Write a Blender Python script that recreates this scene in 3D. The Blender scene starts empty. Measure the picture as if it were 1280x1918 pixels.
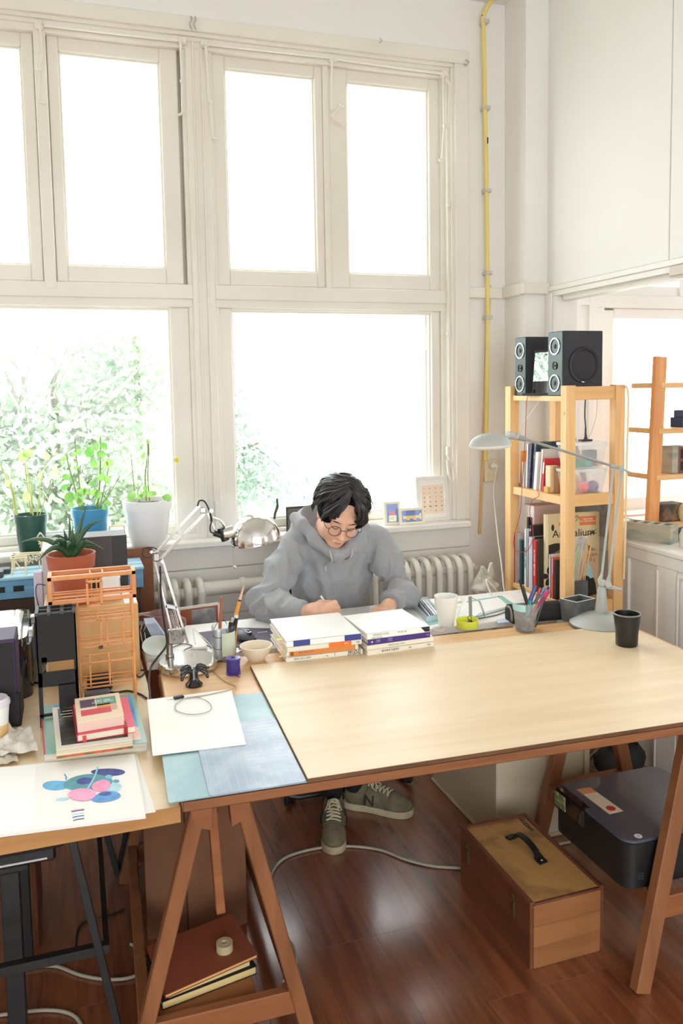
import bpy, bmesh, math, random
import numpy as np
from mathutils import Vector, Matrix, Euler, noise as mnoise
random.seed(7)
SC = bpy.context.scene
COL = SC.collection
PI = math.pi
def rgb(r, g, b):
    return tuple(((c/255)/12.92 if c/255 <= .04045 else ((c/255+.055)/1.055)**2.4) for c in (r, g, b))

# ---------------------------------------------------------------- camera (28 mm lens, slight vertical correction)
FPX, CXP, CYP, EYE = 1514.6, 640.0, 856.8, 1.65
yaw, pit, rol = .3211, .0854, .0173
_f = Vector((math.sin(yaw)*math.cos(pit), math.cos(yaw)*math.cos(pit), -math.sin(pit)))
_r = Vector((math.cos(yaw), -math.sin(yaw), 0)); _d = _f.cross(_r)
_r2 = _r*math.cos(rol)+_d*math.sin(rol); _d2 = -_r*math.sin(rol)+_d*math.cos(rol)
cam = bpy.data.cameras.new('camera'); camo = bpy.data.objects.new('camera', cam); COL.objects.link(camo)
camo.matrix_world = Matrix(((_r2.x, -_d2.x, -_f.x, 0), (_r2.y, -_d2.y, -_f.y, 0), (_r2.z, -_d2.z, -_f.z, EYE), (0, 0, 0, 1)))
cam.sensor_fit = 'VERTICAL'; cam.sensor_height = 36; cam.lens = FPX/1918*36
cam.shift_y = -(959-CYP)/1918; cam.clip_start = .05; cam.clip_end = 200
SC.camera = camo
# ---------------------------------------------------------------- sky, exposure
SC.view_settings.view_transform = 'Standard'; SC.view_settings.look = 'None'
SC.view_settings.gamma = 1; SC.view_settings.use_curve_mapping = False
SC.view_settings.exposure = 0.82
SC.cycles.use_denoising = True
SC.cycles.max_bounces = 14; SC.cycles.diffuse_bounces = 8; SC.cycles.glossy_bounces = 6
SC.cycles.transparent_max_bounces = 16; SC.cycles.transmission_bounces = 8
SC.cycles.sample_clamp_indirect = 12; SC.cycles.caustics_reflective = False; SC.cycles.caustics_refractive = False
W = bpy.data.worlds.new('overcast_sky'); SC.world = W; W.use_nodes = True
W.node_tree.nodes['Background'].inputs[0].default_value = (.955, .985, 1.0, 1)
W.node_tree.nodes['Background'].inputs[1].default_value = 3.8
def portal(loc, rot, sx, sy):
    l = bpy.data.lights.new('window_portal', 'AREA'); l.shape = 'RECTANGLE'; l.size = sx; l.size_y = sy
    l.cycles.is_portal = True
    o = bpy.data.objects.new('window_portal', l); o.location = loc; o.rotation_euler = rot; COL.objects.link(o)
portal((.25, 3.93, 2.1), (-PI/2, 0, 0), 3.4, 2.4)
portal((-1.85, 3.93, 2.1), (-PI/2, 0, 0), 1.75, 2.25)
portal((3.9, 3.93, 2.1), (-PI/2, 0, 0), 2.3, 2.3)
portal((4.9, -3.48, 2.0), (PI/2, 0, 0), 1.4, 2.2)
portal((5.88, 2.3, 2.0), (0, PI/2, 0), 2.2, 1.8)
portal((-.2, -3.48, 1.75), (PI/2, 0, 0), 4.2, 2.7)

# ---------------------------------------------------------------- pixel rays of the photograph (only to read off real positions)
def ray(x, y):
    return _r2*((x-CXP)/FPX)+_d2*((y-CYP)/FPX)+_f
def Pz(x, y, z):
    d = ray(x, y); return Vector((0, 0, EYE))+d*((z-EYE)/d.z)
def Py(x, y, Y):
    d = ray(x, y); return Vector((0, 0, EYE))+d*(Y/d.y)
def Px(x, y, X):
    d = ray(x, y); return Vector((0, 0, EYE))+d*(X/d.x)

# ---------------------------------------------------------------- materials
MATS = {}
def M(name, col, rough=.5, metal=0.0, spec=.5, noise=None, bump=None, trans=0, coat=0, sheen=0, alpha=1, sss=0, emit=0):
    if name in MATS: return MATS[name]
    m = bpy.data.materials.new(name); m.use_nodes = True; nt = m.node_tree; b = nt.nodes['Principled BSDF']
    b.inputs['Base Color'].default_value = (*col, 1); b.inputs['Roughness'].default_value = rough
    b.inputs['Metallic'].default_value = metal; b.inputs['Specular IOR Level'].default_value = spec
    b.inputs['Transmission Weight'].default_value = trans; b.inputs['Coat Weight'].default_value = coat
    b.inputs['Sheen Weight'].default_value = sheen; b.inputs['Alpha'].default_value = alpha
    if sss:
        b.inputs['Subsurface Weight'].default_value = sss; b.inputs['Subsurface Radius'].default_value = (.012, .005, .003)
    if emit:
        b.inputs['Emission Color'].default_value = (*col, 1); b.inputs['Emission Strength'].default_value = emit
    if noise or bump:
        tc = nt.nodes.new('ShaderNodeTexCoord')
    if noise:                                   # (scale, second colour, contrast lo, hi[, stretch])
        n = nt.nodes.new('ShaderNodeTexNoise'); n.inputs['Scale'].default_value = noise[0]; n.inputs['Detail'].default_value = 5
        mp = nt.nodes.new('ShaderNodeMapping'); mp.inputs['Scale'].default_value = noise[4] if len(noise) > 4 else (1, 1, 1)
        nt.links.new(tc.outputs['Object'], mp.inputs[0]); nt.links.new(mp.outputs[0], n.inputs['Vector'])
        r = nt.nodes.new('ShaderNodeValToRGB'); r.color_ramp.elements[0].position = noise[2]; r.color_ramp.elements[1].position = noise[3]
        r.color_ramp.elements[0].color = (*col, 1); r.color_ramp.elements[1].color = (*noise[1], 1)
        nt.links.new(n.outputs[0], r.inputs[0]); nt.links.new(r.outputs[0], b.inputs['Base Color'])
    if bump:                                    # (scale, strength)
        n = nt.nodes.new('ShaderNodeTexNoise'); n.inputs['Scale'].default_value = bump[0]; n.inputs['Detail'].default_value = 4
        nt.links.new(tc.outputs['Object'], n.inputs['Vector'])
        u = nt.nodes.new('ShaderNodeBump'); u.inputs['Strength'].default_value = bump[1]; u.inputs['Distance'].default_value = .01
        nt.links.new(n.outputs[0], u.inputs['Height']); nt.links.new(u.outputs[0], b.inputs['Normal'])
    MATS[name] = m; return m
def wood(name, c1, c2, axis='x', scale=3.0, rough=.45, knots=None, coat=0, c3=None):
    """grain stretched along one axis, plus optional knots"""
    if name in MATS: return MATS[name]
    m = bpy.data.materials.new(name); m.use_nodes = True; nt = m.node_tree; b = nt.nodes['Principled BSDF']
    b.inputs['Roughness'].default_value = rough; b.inputs['Coat Weight'].default_value = coat
    tc = nt.nodes.new('ShaderNodeTexCoord'); mp = nt.nodes.new('ShaderNodeMapping')
    mp.inputs['Scale'].default_value = {'x': (.9, 11, 11), 'y': (11, .9, 11), 'z': (11, 11, .9)}[axis]
    oi = nt.nodes.new('ShaderNodeObjectInfo'); mm = nt.nodes.new('ShaderNodeVectorMath'); mm.operation = 'SCALE'
    mm.inputs[0].default_value = (37, 51, 23); nt.links.new(oi.outputs['Random'], mm.inputs['Scale'])
    ad = nt.nodes.new('ShaderNodeVectorMath'); nt.links.new(tc.outputs['Object'], mp.inputs[0])
    nt.links.new(mp.outputs[0], ad.inputs[0]); nt.links.new(mm.outputs[0], ad.inputs[1])
    n = nt.nodes.new('ShaderNodeTexNoise'); n.inputs['Scale'].default_value = scale; n.inputs['Detail'].default_value = 7
    n.inputs['Roughness'].default_value = .62; n.inputs['Distortion'].default_value = .6
    nt.links.new(ad.outputs[0], n.inputs['Vector'])
    r = nt.nodes.new('ShaderNodeValToRGB'); e = r.color_ramp.elements
    e[0].position = .36; e[0].color = (*c1, 1); e[1].position = .66; e[1].color = (*c2, 1)
    nt.links.new(n.outputs[0], r.inputs[0]); out = r.outputs[0]
    if knots:
        v = nt.nodes.new('ShaderNodeTexVoronoi'); v.inputs['Scale'].default_value = knots[0]
        mp2 = nt.nodes.new('ShaderNodeMapping'); mp2.inputs['Scale'].default_value = {'x': (.6, 1, 1), 'y': (1, .6, 1), 'z': (1, 1, .6)}[axis]
        nt.links.new(tc.outputs['Object'], mp2.inputs[0]); nt.links.new(mp2.outputs[0], v.inputs['Vector'])
        r2 = nt.nodes.new('ShaderNodeValToRGB'); r2.color_ramp.elements[0].position = knots[1]*.5; r2.color_ramp.elements[1].position = knots[1]
        r2.color_ramp.elements[0].color = (1, 1, 1, 1); r2.color_ramp.elements[1].color = (0, 0, 0, 1)
        mx = nt.nodes.new('ShaderNodeMix'); mx.data_type = 'RGBA'
        nt.links.new(v.outputs['Distance'], r2.inputs[0]); nt.links.new(r2.outputs[0], mx.inputs[0])
        nt.links.new(out, mx.inputs[6]); mx.inputs[7].default_value = (*knots[2], 1); out = mx.outputs[2]
    nt.links.new(out, b.inputs['Base Color'])
    bu = nt.nodes.new('ShaderNodeBump'); bu.inputs['Strength'].default_value = .12; bu.inputs['Distance'].default_value = .004
    nt.links.new(n.outputs[0], bu.inputs['Height']); nt.links.new(bu.outputs[0], b.inputs['Normal'])
    MATS[name] = m; return m
def pane(name, tint=(1, 1, 1), gloss=.5, rough=.0):
    """a thin sheet of glass or clear plastic: see-through with a fresnel reflection"""
    if name in MATS: return MATS[name]
    m = bpy.data.materials.new(name); m.use_nodes = True; nt = m.node_tree
    for n in list(nt.nodes): nt.nodes.remove(n)
    o = nt.nodes.new('ShaderNodeOutputMaterial'); t = nt.nodes.new('ShaderNodeBsdfTransparent'); t.inputs[0].default_value = (*tint, 1)
    g = nt.nodes.new('ShaderNodeBsdfGlossy'); g.inputs['Roughness'].default_value = rough
    f = nt.nodes.new('ShaderNodeLayerWeight'); f.inputs[0].default_value = .5
    p = nt.nodes.new('ShaderNodeMath'); p.operation = 'POWER'; p.inputs[1].default_value = 4.5
    k = nt.nodes.new('ShaderNodeMath'); k.operation = 'MULTIPLY_ADD'; k.inputs[1].default_value = .85*gloss; k.inputs[2].default_value = .045*gloss
    x = nt.nodes.new('ShaderNodeMixShader'); nt.links.new(f.outputs['Facing'], p.inputs[0]); nt.links.new(p.outputs[0], k.inputs[0]); nt.links.new(k.outputs[0], x.inputs[0])
    nt.links.new(t.outputs[0], x.inputs[1]); nt.links.new(g.outputs[0], x.inputs[2]); nt.links.new(x.outputs[0], o.inputs[0])
    MATS[name] = m; return m
def milky(name, col, amount=.4):
    """cloudy plastic: part see-through, part diffuse"""
    if name in MATS: return MATS[name]
    m = bpy.data.materials.new(name); m.use_nodes = True; nt = m.node_tree; b = nt.nodes['Principled BSDF']
    b.inputs['Base Color'].default_value = (*col, 1); b.inputs['Roughness'].default_value = .25; b.inputs['Alpha'].default_value = amount
    MATS[name] = m; return m
def leafmat(name, col, col2, scale=8):
    if name in MATS: return MATS[name]
    m = bpy.data.materials.new(name); m.use_nodes = True; nt = m.node_tree
    for n in list(nt.nodes): nt.nodes.remove(n)
    o = nt.nodes.new('ShaderNodeOutputMaterial'); d = nt.nodes.new('ShaderNodeBsdfDiffuse'); t = nt.nodes.new('ShaderNodeBsdfTranslucent')
    x = nt.nodes.new('ShaderNodeMixShader'); x.inputs[0].default_value = .5
    tc = nt.nodes.new('ShaderNodeTexCoord'); n = nt.nodes.new('ShaderNodeTexNoise'); n.inputs['Scale'].default_value = scale
    r = nt.nodes.new('ShaderNodeValToRGB'); r.color_ramp.elements[0].position = .35; r.color_ramp.elements[1].position = .65
    r.color_ramp.elements[0].color = (*col, 1); r.color_ramp.elements[1].color = (*col2, 1)
    nt.links.new(tc.outputs['Object'], n.inputs['Vector']); nt.links.new(n.outputs[0], r.inputs[0])
    for s in (d, t): nt.links.new(r.outputs[0], s.inputs[0])
    nt.links.new(d.outputs[0], x.inputs[1]); nt.links.new(t.outputs[0], x.inputs[2]); nt.links.new(x.outputs[0], o.inputs[0])
    MATS[name] = m; return m

# ---------------------------------------------------------------- mesh builder
def RZ(a): return Matrix.Rotation(a, 4, 'Z')
def RX(a): return Matrix.Rotation(a, 4, 'X')
def RY(a): return Matrix.Rotation(a, 4, 'Y')
def T3(x, y, z): return Matrix.Translation((x, y, z))
def frame(o, x, y, z):
    return Matrix(((x[0], y[0], z[0], o[0]), (x[1], y[1], z[1], o[1]), (x[2], y[2], z[2], o[2]), (0, 0, 0, 1)))
class MB:
    def __init__(s): s.v = []; s.f = []; s.m = []; s.X = None
    def add(s, vs, fs, mi=0, X=None):
        n = len(s.v)
        for p in vs:
            p = Vector(p)
            if X is not None: p = X @ p
            if s.X is not None: p = s.X @ p
            s.v.append(p)
        for f in fs: s.f.append([n+i for i in f]); s.m.append(mi)
        return s
    def box(s, c, d, bev=0, mi=0, X=None):
        hx, hy, hz = d[0]/2, d[1]/2, d[2]/2; Xc = T3(*c)
        if X is not None: Xc = X @ Xc
        if bev <= 0:
            vs = [(x, y, z) for x in (-hx, hx) for y in (-hy, hy) for z in (-hz, hz)]
            fs = [(0, 1, 3, 2), (4, 6, 7, 5), (0, 4, 5, 1), (2, 3, 7, 6), (0, 2, 6, 4), (1, 5, 7, 3)]
            return s.add(vs, fs, mi, Xc)
        b = min(bev, hx*.49, hy*.49, hz*.49); vs = []; idx = {}
        for sx in (-1, 1):
            for sy in (-1, 1):
                for sz in (-1, 1):
                    for k in range(3):
                        p = [sx*hx, sy*hy, sz*hz]
                        for j in range(3):
                            if j != k: p[j] -= (sx, sy, sz)[j]*b
                        idx[sx, sy, sz, k] = len(vs); vs.append(p)
        I = lambda a, k: idx[(*a, k)]
        fs = []
        for k in range(3):
            i, j = [q for q in range(3) if q != k]
            for sg in (-1, 1):
                q = []
                for a, b2 in ((-1, -1), (1, -1), (1, 1), (-1, 1)):
                    t = [0, 0, 0]; t[k] = sg; t[i] = a; t[j] = b2; q.append(I(t, k))
                fs.append(q)
            for a in (-1, 1):                       # edges parallel to axis k
                for b2 in (-1, 1):
                    t0 = [0, 0, 0]; t0[i] = a; t0[j] = b2; t1 = list(t0); t0[k] = -1; t1[k] = 1
                    fs.append([I(t0, i), I(t1, i), I(t1, j), I(t0, j)])
        for a in (-1, 1):
            for b2 in (-1, 1):
                for c2 in (-1, 1): fs.append([I((a, b2, c2), k) for k in range(3)])
        s.add(vs, fs, mi, Xc)
        return s
    def b2(s, lo, hi, bev=0, mi=0):
        return s.box([(a+b)/2 for a, b in zip(lo, hi)], [b-a for a, b in zip(lo, hi)], bev, mi)
    def bar(s, p, q, w, h, bev=0, mi=0, up=(0, 0, 1)):
        """a square bar from p to q, w across and h along up"""
        p = Vector(p); q = Vector(q); d = q-p; L = d.length; x = d.normalized(); u = Vector(up)
        y = u.cross(x)
        if y.length < 1e-4: y = Vector((0, 1, 0)).cross(x)
        y.normalize(); z = x.cross(y)
        return s.box((L/2, 0, 0), (L, w, h), bev, mi, frame(p, x, y, z))
    def prism(s, poly, h0, h1, mi=0, X=None, mi_side=None):
        n = len(poly); vs = [(x, y, h0) for x, y in poly]+[(x, y, h1) for x, y in poly]
        s.add(vs, [list(range(n))[::-1], list(range(n, 2*n))], mi, X)
        k = len(s.v)-2*n
        for i in range(n):
            j = (i+1) % n; s.f.append([k+i, k+j, k+n+j, k+n+i]); s.m.append(mi if mi_side is None else mi_side)
        return s
    def lathe(s, prof, seg=24, c=(0, 0, 0), mi=0, X=None, a0=0, a1=2*PI):
        full = abs(a1-a0-2*PI) < 1e-6; n = seg if full else seg+1; vs = []
        for r, z in prof:
            for k in range(n):
                a = a0+(a1-a0)*k/seg; vs.append((c[0]+r*math.cos(a), c[1]+r*math.sin(a), c[2]+z))
        fs = []
        for i in range(len(prof)-1):
            for k in range(seg):
                k2 = (k+1) % n if full else k+1
                fs.append((i*n+k, i*n+k2, (i+1)*n+k2, (i+1)*n+k))
        if full:
            if prof[0][0] > 1e-6: fs.append(tuple(range(n))[::-1]) if s_cap(prof, 0) else None
            if prof[-1][0] > 1e-6: fs.append(tuple((len(prof)-1)*n+k for k in range(n))) if s_cap(prof, -1) else None
        return s.add(vs, [f for f in fs if f], mi, X)
    def tube(s, pts, r, seg=8, mi=0, closed=False, caps=True):
        P = [Vector(p) for p in pts]; n = len(P); R = r if isinstance(r, (list, tuple)) else [r]*n
        tang = []
        for i in range(n):
            a = P[(i-1) % n] if (closed or i > 0) else P[i]; b = P[(i+1) % n] if (closed or i < n-1) else P[i]
            t = b-a; tang.append(t.normalized() if t.length > 1e-9 else Vector((0, 0, 1)))
        u = tang[0].orthogonal().normalized(); vs = []
        for i in range(n):
            u = (u-tang[i]*u.dot(tang[i]))
            u = u.normalized() if u.length > 1e-6 else tang[i].orthogonal().normalized()
            w = tang[i].cross(u)
            for k in range(seg):
                a = 2*PI*k/seg; vs.append(P[i]+(u*math.cos(a)+w*math.sin(a))*R[i])
        fs = []; m = n if closed else n-1
        for i in range(m):
            for k in range(seg):
                j = (i+1) % n; k2 = (k+1) % seg
                fs.append((i*seg+k, i*seg+k2, j*seg+k2, j*seg+k))
        if not closed and caps:
            fs.append(tuple(range(seg))[::-1]); fs.append(tuple((n-1)*seg+k for k in range(seg)))
        return s.add(vs, fs, mi)
    def cyl(s, p, q, r, r2=None, seg=16, mi=0):
        return s.tube([p, q], [r, r if r2 is None else r2], seg, mi)
    def ball(s, c, r, seg=14, rings=8, mi=0, X=None):
        r = r if isinstance(r, (tuple, list)) else (r, r, r); prof = []
        vs = [(c[0], c[1], c[2]-r[2])]
        for i in range(1, rings):
            t = -PI/2+PI*i/rings
            for k in range(seg):
                a = 2*PI*k/seg; vs.append((c[0]+r[0]*math.cos(t)*math.cos(a), c[1]+r[1]*math.cos(t)*math.sin(a), c[2]+r[2]*math.sin(t)))
        vs.append((c[0], c[1], c[2]+r[2])); fs = []
        for k in range(seg):
            k2 = (k+1) % seg; fs.append((0, 1+k2, 1+k)); b = 1+(rings-2)*seg; fs.append((b+k, b+k2, len(vs)-1))
        for i in range(rings-2):
            for k in range(seg):
                k2 = (k+1) % seg; fs.append((1+i*seg+k, 1+i*seg+k2, 1+(i+1)*seg+k2, 1+(i+1)*seg+k))
        return s.add(vs, fs, mi, X)
    def disc(s, c, r, nrm=(0, 0, 1), seg=20, mi=0, ry=None, th=.0006):
        z = Vector(nrm).normalized(); x = z.orthogonal().normalized() if abs(z.z) < .9 else Vector((1, 0, 0)); y = z.cross(x).normalized(); x = y.cross(z)
        poly = [(r*math.cos(2*PI*k/seg), (ry or r)*math.sin(2*PI*k/seg)) for k in range(seg)]
        return s.prism(poly, 0, th, mi, frame(c, x, y, z))
def s_cap(prof, i): return False
def smooth_path(pts, n=8):
    """Catmull-Rom through the points"""
    P = [Vector(p) for p in pts]; out = []
    for i in range(len(P)-1):
        a, b, c, d = P[max(i-1, 0)], P[i], P[i+1], P[min(i+2, len(P)-1)]
        for k in range(n):
            t = k/n; out.append(.5*((2*b)+(c-a)*t+(2*a-5*b+4*c-d)*t*t+(3*b-a-3*c+d)*t**3))
    out.append(P[-1]); return out
XF = {}
def _mesh(name, mb, mats, inv=None, ang=35):
    me = bpy.data.meshes.new(name)
    vs = [(inv @ p) if inv is not None else p for p in mb.v]
    me.from_pydata([tuple(p) for p in vs], [], mb.f)
    for m in (mats if isinstance(mats, (list, tuple)) else [mats]): me.materials.append(m)
    me.polygons.foreach_set('material_index', mb.m); me.polygons.foreach_set('use_smooth', [True]*len(mb.f))
    bm = bmesh.new(); bm.from_mesh(me); bmesh.ops.recalc_face_normals(bm, faces=bm.faces); bm.to_mesh(me); bm.free()
    me.set_sharp_from_angle(angle=math.radians(ang)); me.update()
    return me
def tag(o, label, cat=None, group=None, kind=None):
    if label: o['label'] = label
    if cat: o['category'] = cat
    if group: o['group'] = group
    if kind: o['kind'] = kind
    return o
def thing(name, label, cat, loc=(0, 0, 0), rz=0, group=None):
    """an Empty at the thing's base that parents its parts"""
    o = bpy.data.objects.new(name, None); COL.objects.link(o); o.empty_display_size = .05
    o.location = loc; o.rotation_euler = (0, 0, rz); XF[o.name] = T3(*loc) @ RZ(rz)
    return tag(o, label, cat, group)
def part(t, name, mb, mats, w=True, ang=35, label=None, kind=None):
    """a part; w: built in world coordinates, else in the thing's own"""
    X = XF[t.name]; o = bpy.data.objects.new(name, _mesh(name, mb, mats, X.inverted() if w else None, ang))
    COL.objects.link(o); o.parent = t; XF[o.name] = X
    if label: o['label'] = label
    if kind: o['kind'] = kind
    return o
def solo(name, label, cat, mb, mats, loc=(0, 0, 0), rz=0, w=True, group=None, ang=35, kind=None):
    """a thing that is one mesh"""
    X = T3(*loc) @ RZ(rz); o = bpy.data.objects.new(name, _mesh(name, mb, mats, X.inverted() if w else None, ang))
    COL.objects.link(o); o.location = loc; o.rotation_euler = (0, 0, rz); XF[o.name] = X
    return tag(o, label, cat, group, kind)
def struct(name, mb, mats, ang=35):
    o = solo(name, None, None, mb, mats, ang=ang); o['kind'] = 'structure'; return o
def text(t, name, body, size, mat, X, ext=.0004, align='CENTER', w=True):
    """flat lettering laid on a surface; X maps the letters' plane into place"""
    c = bpy.data.curves.new(name, 'FONT'); c.body = body; c.size = size; c.extrude = ext; c.align_x = align; c.align_y = 'CENTER'; c.resolution_u = 3
    o = bpy.data.objects.new('tmp', c); COL.objects.link(o)
    dg = bpy.context.evaluated_depsgraph_get(); me = bpy.data.meshes.new_from_object(o.evaluated_get(dg))
    bpy.data.objects.remove(o); me.name = name; inv = XF[t.name].inverted() if w else Matrix()
    me.transform(inv @ X); me.materials.clear(); me.materials.append(mat)
    p = bpy.data.objects.new(name, me); COL.objects.link(p); p.parent = t; XF[p.name] = XF[t.name]
    return p

# ---------------------------------------------------------------- common materials
white_paint = M('white_paint', rgb(231, 229, 224), .42, noise=(3, rgb(225, 222, 216), .4, .7), bump=(45, .05))
cream_paint = M('cream_paint', rgb(228, 224, 214), .38, noise=(2.2, rgb(222, 217, 206), .4, .7), bump=(60, .06))
wall_paint = M('wall_paint', rgb(231, 230, 227), .6, noise=(1.6, rgb(227, 225, 221), .35, .7), bump=(30, .06))
glass = pane('window_glass', (.99, 1, 1), .6)
chrome = M('chrome', (.70, .69, .67), .14, 1); steel = M('steel', (.55, .55, .54), .3, 1); dark_steel = M('dark_steel', (.2, .2, .19), .35, 1)
brass = M('brass', rgb(200, 160, 80), .3, 1)
black_plastic = M('black_plastic', (.012, .012, .013), .38); black_gloss = M('black_gloss', (.01, .01, .011), .08, coat=.5)
black_matt = M('black_matt', (.014, .013, .014), .8); black_metal = M('black_metal', (.012, .012, .012), .45)
white_plastic = M('white_plastic', rgb(238, 238, 235), .35); white_paper = M('white_paper', rgb(243, 242, 238), .75)
off_paper = M('off_paper', rgb(233, 226, 208), .8); grey_paper = M('grey_paper', rgb(196, 190, 186), .8)
grey_plastic = M('grey_plastic', rgb(176, 178, 174), .42); cable_black = M('cable_black', (.015, .015, .015), .5)
cable_grey = M('cable_grey', rgb(172, 166, 150), .55); cable_white = M('cable_white', rgb(232, 230, 224), .5)
ink = M('ink', (.02, .02, .025), .7); ink_grey = M('ink_grey', (.16, .16, .17), .7)
# ================================================================ THE ROOM
WY = 3.75                                                     # inner face of the window wall
floor_mat = wood('laminate', rgb(146, 86, 54), rgb(104, 58, 38), 'y', 2.2, .24, (2.1, .05, rgb(64, 34, 22)))
floor_mat.node_tree.nodes['Principled BSDF'].inputs['Specular IOR Level'].default_value = .8; floor_mat.node_tree.nodes['Principled BSDF'].inputs['Coat Weight'].default_value = .8; floor_mat.node_tree.nodes['Principled BSDF'].inputs['Coat Roughness'].default_value = .16
fl = struct('floor', MB().b2((-3, -3.6, -.1), (6, 3.95, -.004)), floor_mat)
pm = []
for k in range(3):
    me = _mesh('plank', MB().box((0, 0, -.006), (.1898, 1.2797, .012), .0003), floor_mat); pm.append(me)
for i in range(24):
    off = random.choice((.0, .31, .62, .93))
    for j in range(4):
        y = .25+off+j*1.28
        if y > 4.2: continue
        L = 1.278; y1 = min(y+.64, 3.93); y0 = y-.64
        o = bpy.data.objects.new('plank', pm[0]); COL.objects.link(o); o.parent = fl
        o.location = (-1.0+.19*i, (y0+y1)/2, 0); o.scale = (1, (y1-y0)/1.28, 1); XF[o.name] = Matrix()
struct('ceiling', MB().b2((-3, -3.6, 3.55), (6, 3.95, 3.65)), wall_paint)
# window wall, cut round the openings
b = MB()
b.b2((-3, WY, 0), (6, 3.95, .93)); b.b2((-3, WY, 3.24), (6, 3.95, 3.55)); b.b2((-.96, WY, .93), (-.72, 3.95, 3.24)); b.b2((-3, WY, .93), (-2.75, 3.95, 3.24))
b.b2((1.86, WY, .93), (2.72, 3.95, 3.24)); b.b2((5.0, WY, .93), (6, 3.95, 3.24))
wb = struct('wall_back', b, wall_paint)
for z0, z1, y in ((.822, .93, WY-.018), (.60, .818, WY-.010), (.36, .596, WY-.010), (.12, .356, WY-.010)):
    part(wb, 'panel', MB().b2((-1.2, y, z0), (1.94, WY+.002, z1), .003), white_paint)
# rest of the shell (left wall, wall behind the viewer with an added fill window, partition to the next room)
struct('wall_left', MB().b2((-3.1, -3.6, 0), (-3, 3.95, 3.55)), wall_paint)
b = MB(); b.b2((-3, -3.6, 0), (6, -3.5, .4)); b.b2((-3, -3.6, 3.1), (6, -3.5, 3.55)); b.b2((-3, -3.6, .4), (-2.3, -3.5, 3.1)); b.b2((1.9, -3.6, .4), (4.2, -3.5, 3.1)); b.b2((5.6, -3.6, .4), (6, -3.5, 3.1)); b.b2((4.2, -3.6, .4), (5.6, -3.5, .9))
struct('wall_front', b, wall_paint)
b = MB()
for i in range(5):
    x = -2.3+i*1.05; b.b2((x-.04, -3.58, .4), (x+.04, -3.5, 3.1))
w3 = struct('fill_window_3', b, white_paint)  # unseen window, sized to let in fill light
part(w3, 'pane', MB().b2((-2.26, -3.545, .4), (1.86, -3.541, 3.1)), glass)
b = MB(); b.b2((5.9, -3.5, 0), (6, 3.75, .9)); b.b2((5.9, -3.5, 3.1), (6, 3.75, 3.55)); b.b2((5.9, -3.5, .9), (6, 1.4, 3.1)); b.b2((5.9, 3.2, .9), (6, 3.75, 3.1))
struct('wall_far', b, wall_paint)
b = MB()
for i in range(3): b.b2((4.2+.66*i, -3.58, .9), (4.28+.66*i, -3.5, 3.1))
w5 = struct('fill_window_5', b, white_paint); part(w5, 'pane', MB().b2((4.2, -3.545, .9), (5.6, -3.541, 3.1)), glass)  # unseen window added to brighten the next room's camera-facing surfaces
b = MB()
for i in range(3): b.b2((5.9, 1.4+.86*i, .9), (5.98, 1.48+.86*i, 3.1))
w6 = struct('fill_window_6', b, white_paint); part(w6, 'pane', MB().b2((5.945, 1.4, .9), (5.949, 3.2, 3.1)), glass)  # another unseen opening, added for more light in the next room
# partition: big panels above a header beam, opening below it
b = MB(); b.b2((2.285, -3.5, 2.10), (2.38, 3.55, 3.55))
wr = struct('wall_right', b, wall_paint)
for y0, y1 in ((2.688, 3.55), (1.47, 2.682), (.25, 1.464), (-.97, .244), (-3.5, -.976)):
    part(wr, 'panel', MB().b2((2.278, y0, 2.135), (2.287, y1, 3.55), .002), wall_paint)
b = MB(); b.b2((2.262, -3.5, 2.108), (2.39, 3.55, 2.132), .002); b.b2((2.27, -3.5, 2.082), (2.38, 3.55, 2.108), .002); b.b2((2.30, -3.5, 2.06), (2.36, 3.45, 2.084))
struct('trim_2', b, white_paint)
b = MB(); b.b2((2.27, 3.455, 0), (2.39, 3.55, 2.082), .003); b.b2((2.262, 3.49, 0), (2.27, 3.55, 2.1), .002)
struct('trim_3', b, white_paint)
b = MB(); b.b2((2.255, 2.56, 2.062), (2.33, 2.66, 2.105), .006); b.b2((2.27, 2.50, 2.07), (2.31, 2.57, 2.092), .004)
struct('trim_4', b, M('aged_latch', rgb(205, 196, 184), .5))
# corner pillar
struct('wall_corner', MB().b2((2.153, 3.55, 0), (2.40, 3.75, 3.55)), wall_paint)
b = MB(); b.b2((1.93, 3.722, 2.094), (2.1255, 3.752, 2.15), .004); b.b2((2.126, 3.5535, 2.096), (2.156, 3.7515, 2.1515), .003); b.b2((2.125, 3.522, 2.096), (2.277, 3.553, 2.152), .004)
struct('trim_1', b, cream_paint)
# ---------------------------------------------------------------- the big window
b = MB()
def post(x0, x1, z0=.96, z1=3.2):
    b.b2((x0, 3.75, z0), (x1, 3.90, z1), .004)
post(.548, .652); b.b2((.530, 3.768, .96), (.67, 3.90, 3.2), .004); b.b2((.575, 3.738, .96), (.583, 3.752, 3.2), .003); b.b2((.612, 3.738, .96), (.620, 3.752, 3.2), .003)
post(-.086, -.036, 2.1); b.b2((-.115, 3.838, 2.1), (-.012, 3.898, 3.18)); b.b2((.49, 3.838, .96), (.71, 3.898, 3.18)); b.b2((1.74, 3.838, .96), (1.862, 3.898, 3.18)); b.b2((1.17, 3.838, 2.1), (1.25, 3.898, 3.18)); post(-.72, -.64); post(1.822, 1.864); b.b2((1.80, 3.768, .96), (1.83, 3.90, 3.2), .004)
b.b2((1.193, 3.77, 2.1), (1.222, 3.90, 3.2), .003)
b.b2((-.70, 3.752, 2.066), (.55, 3.90, 2.132), .004); b.b2((.65, 3.752, 2.066), (1.83, 3.90, 2.132), .004)
b.b2((-.70, 3.765, 2.03), (.55, 3.90, 2.07), .003); b.b2((.65, 3.765, 2.03), (1.83, 3.90, 2.07), .003)
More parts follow.
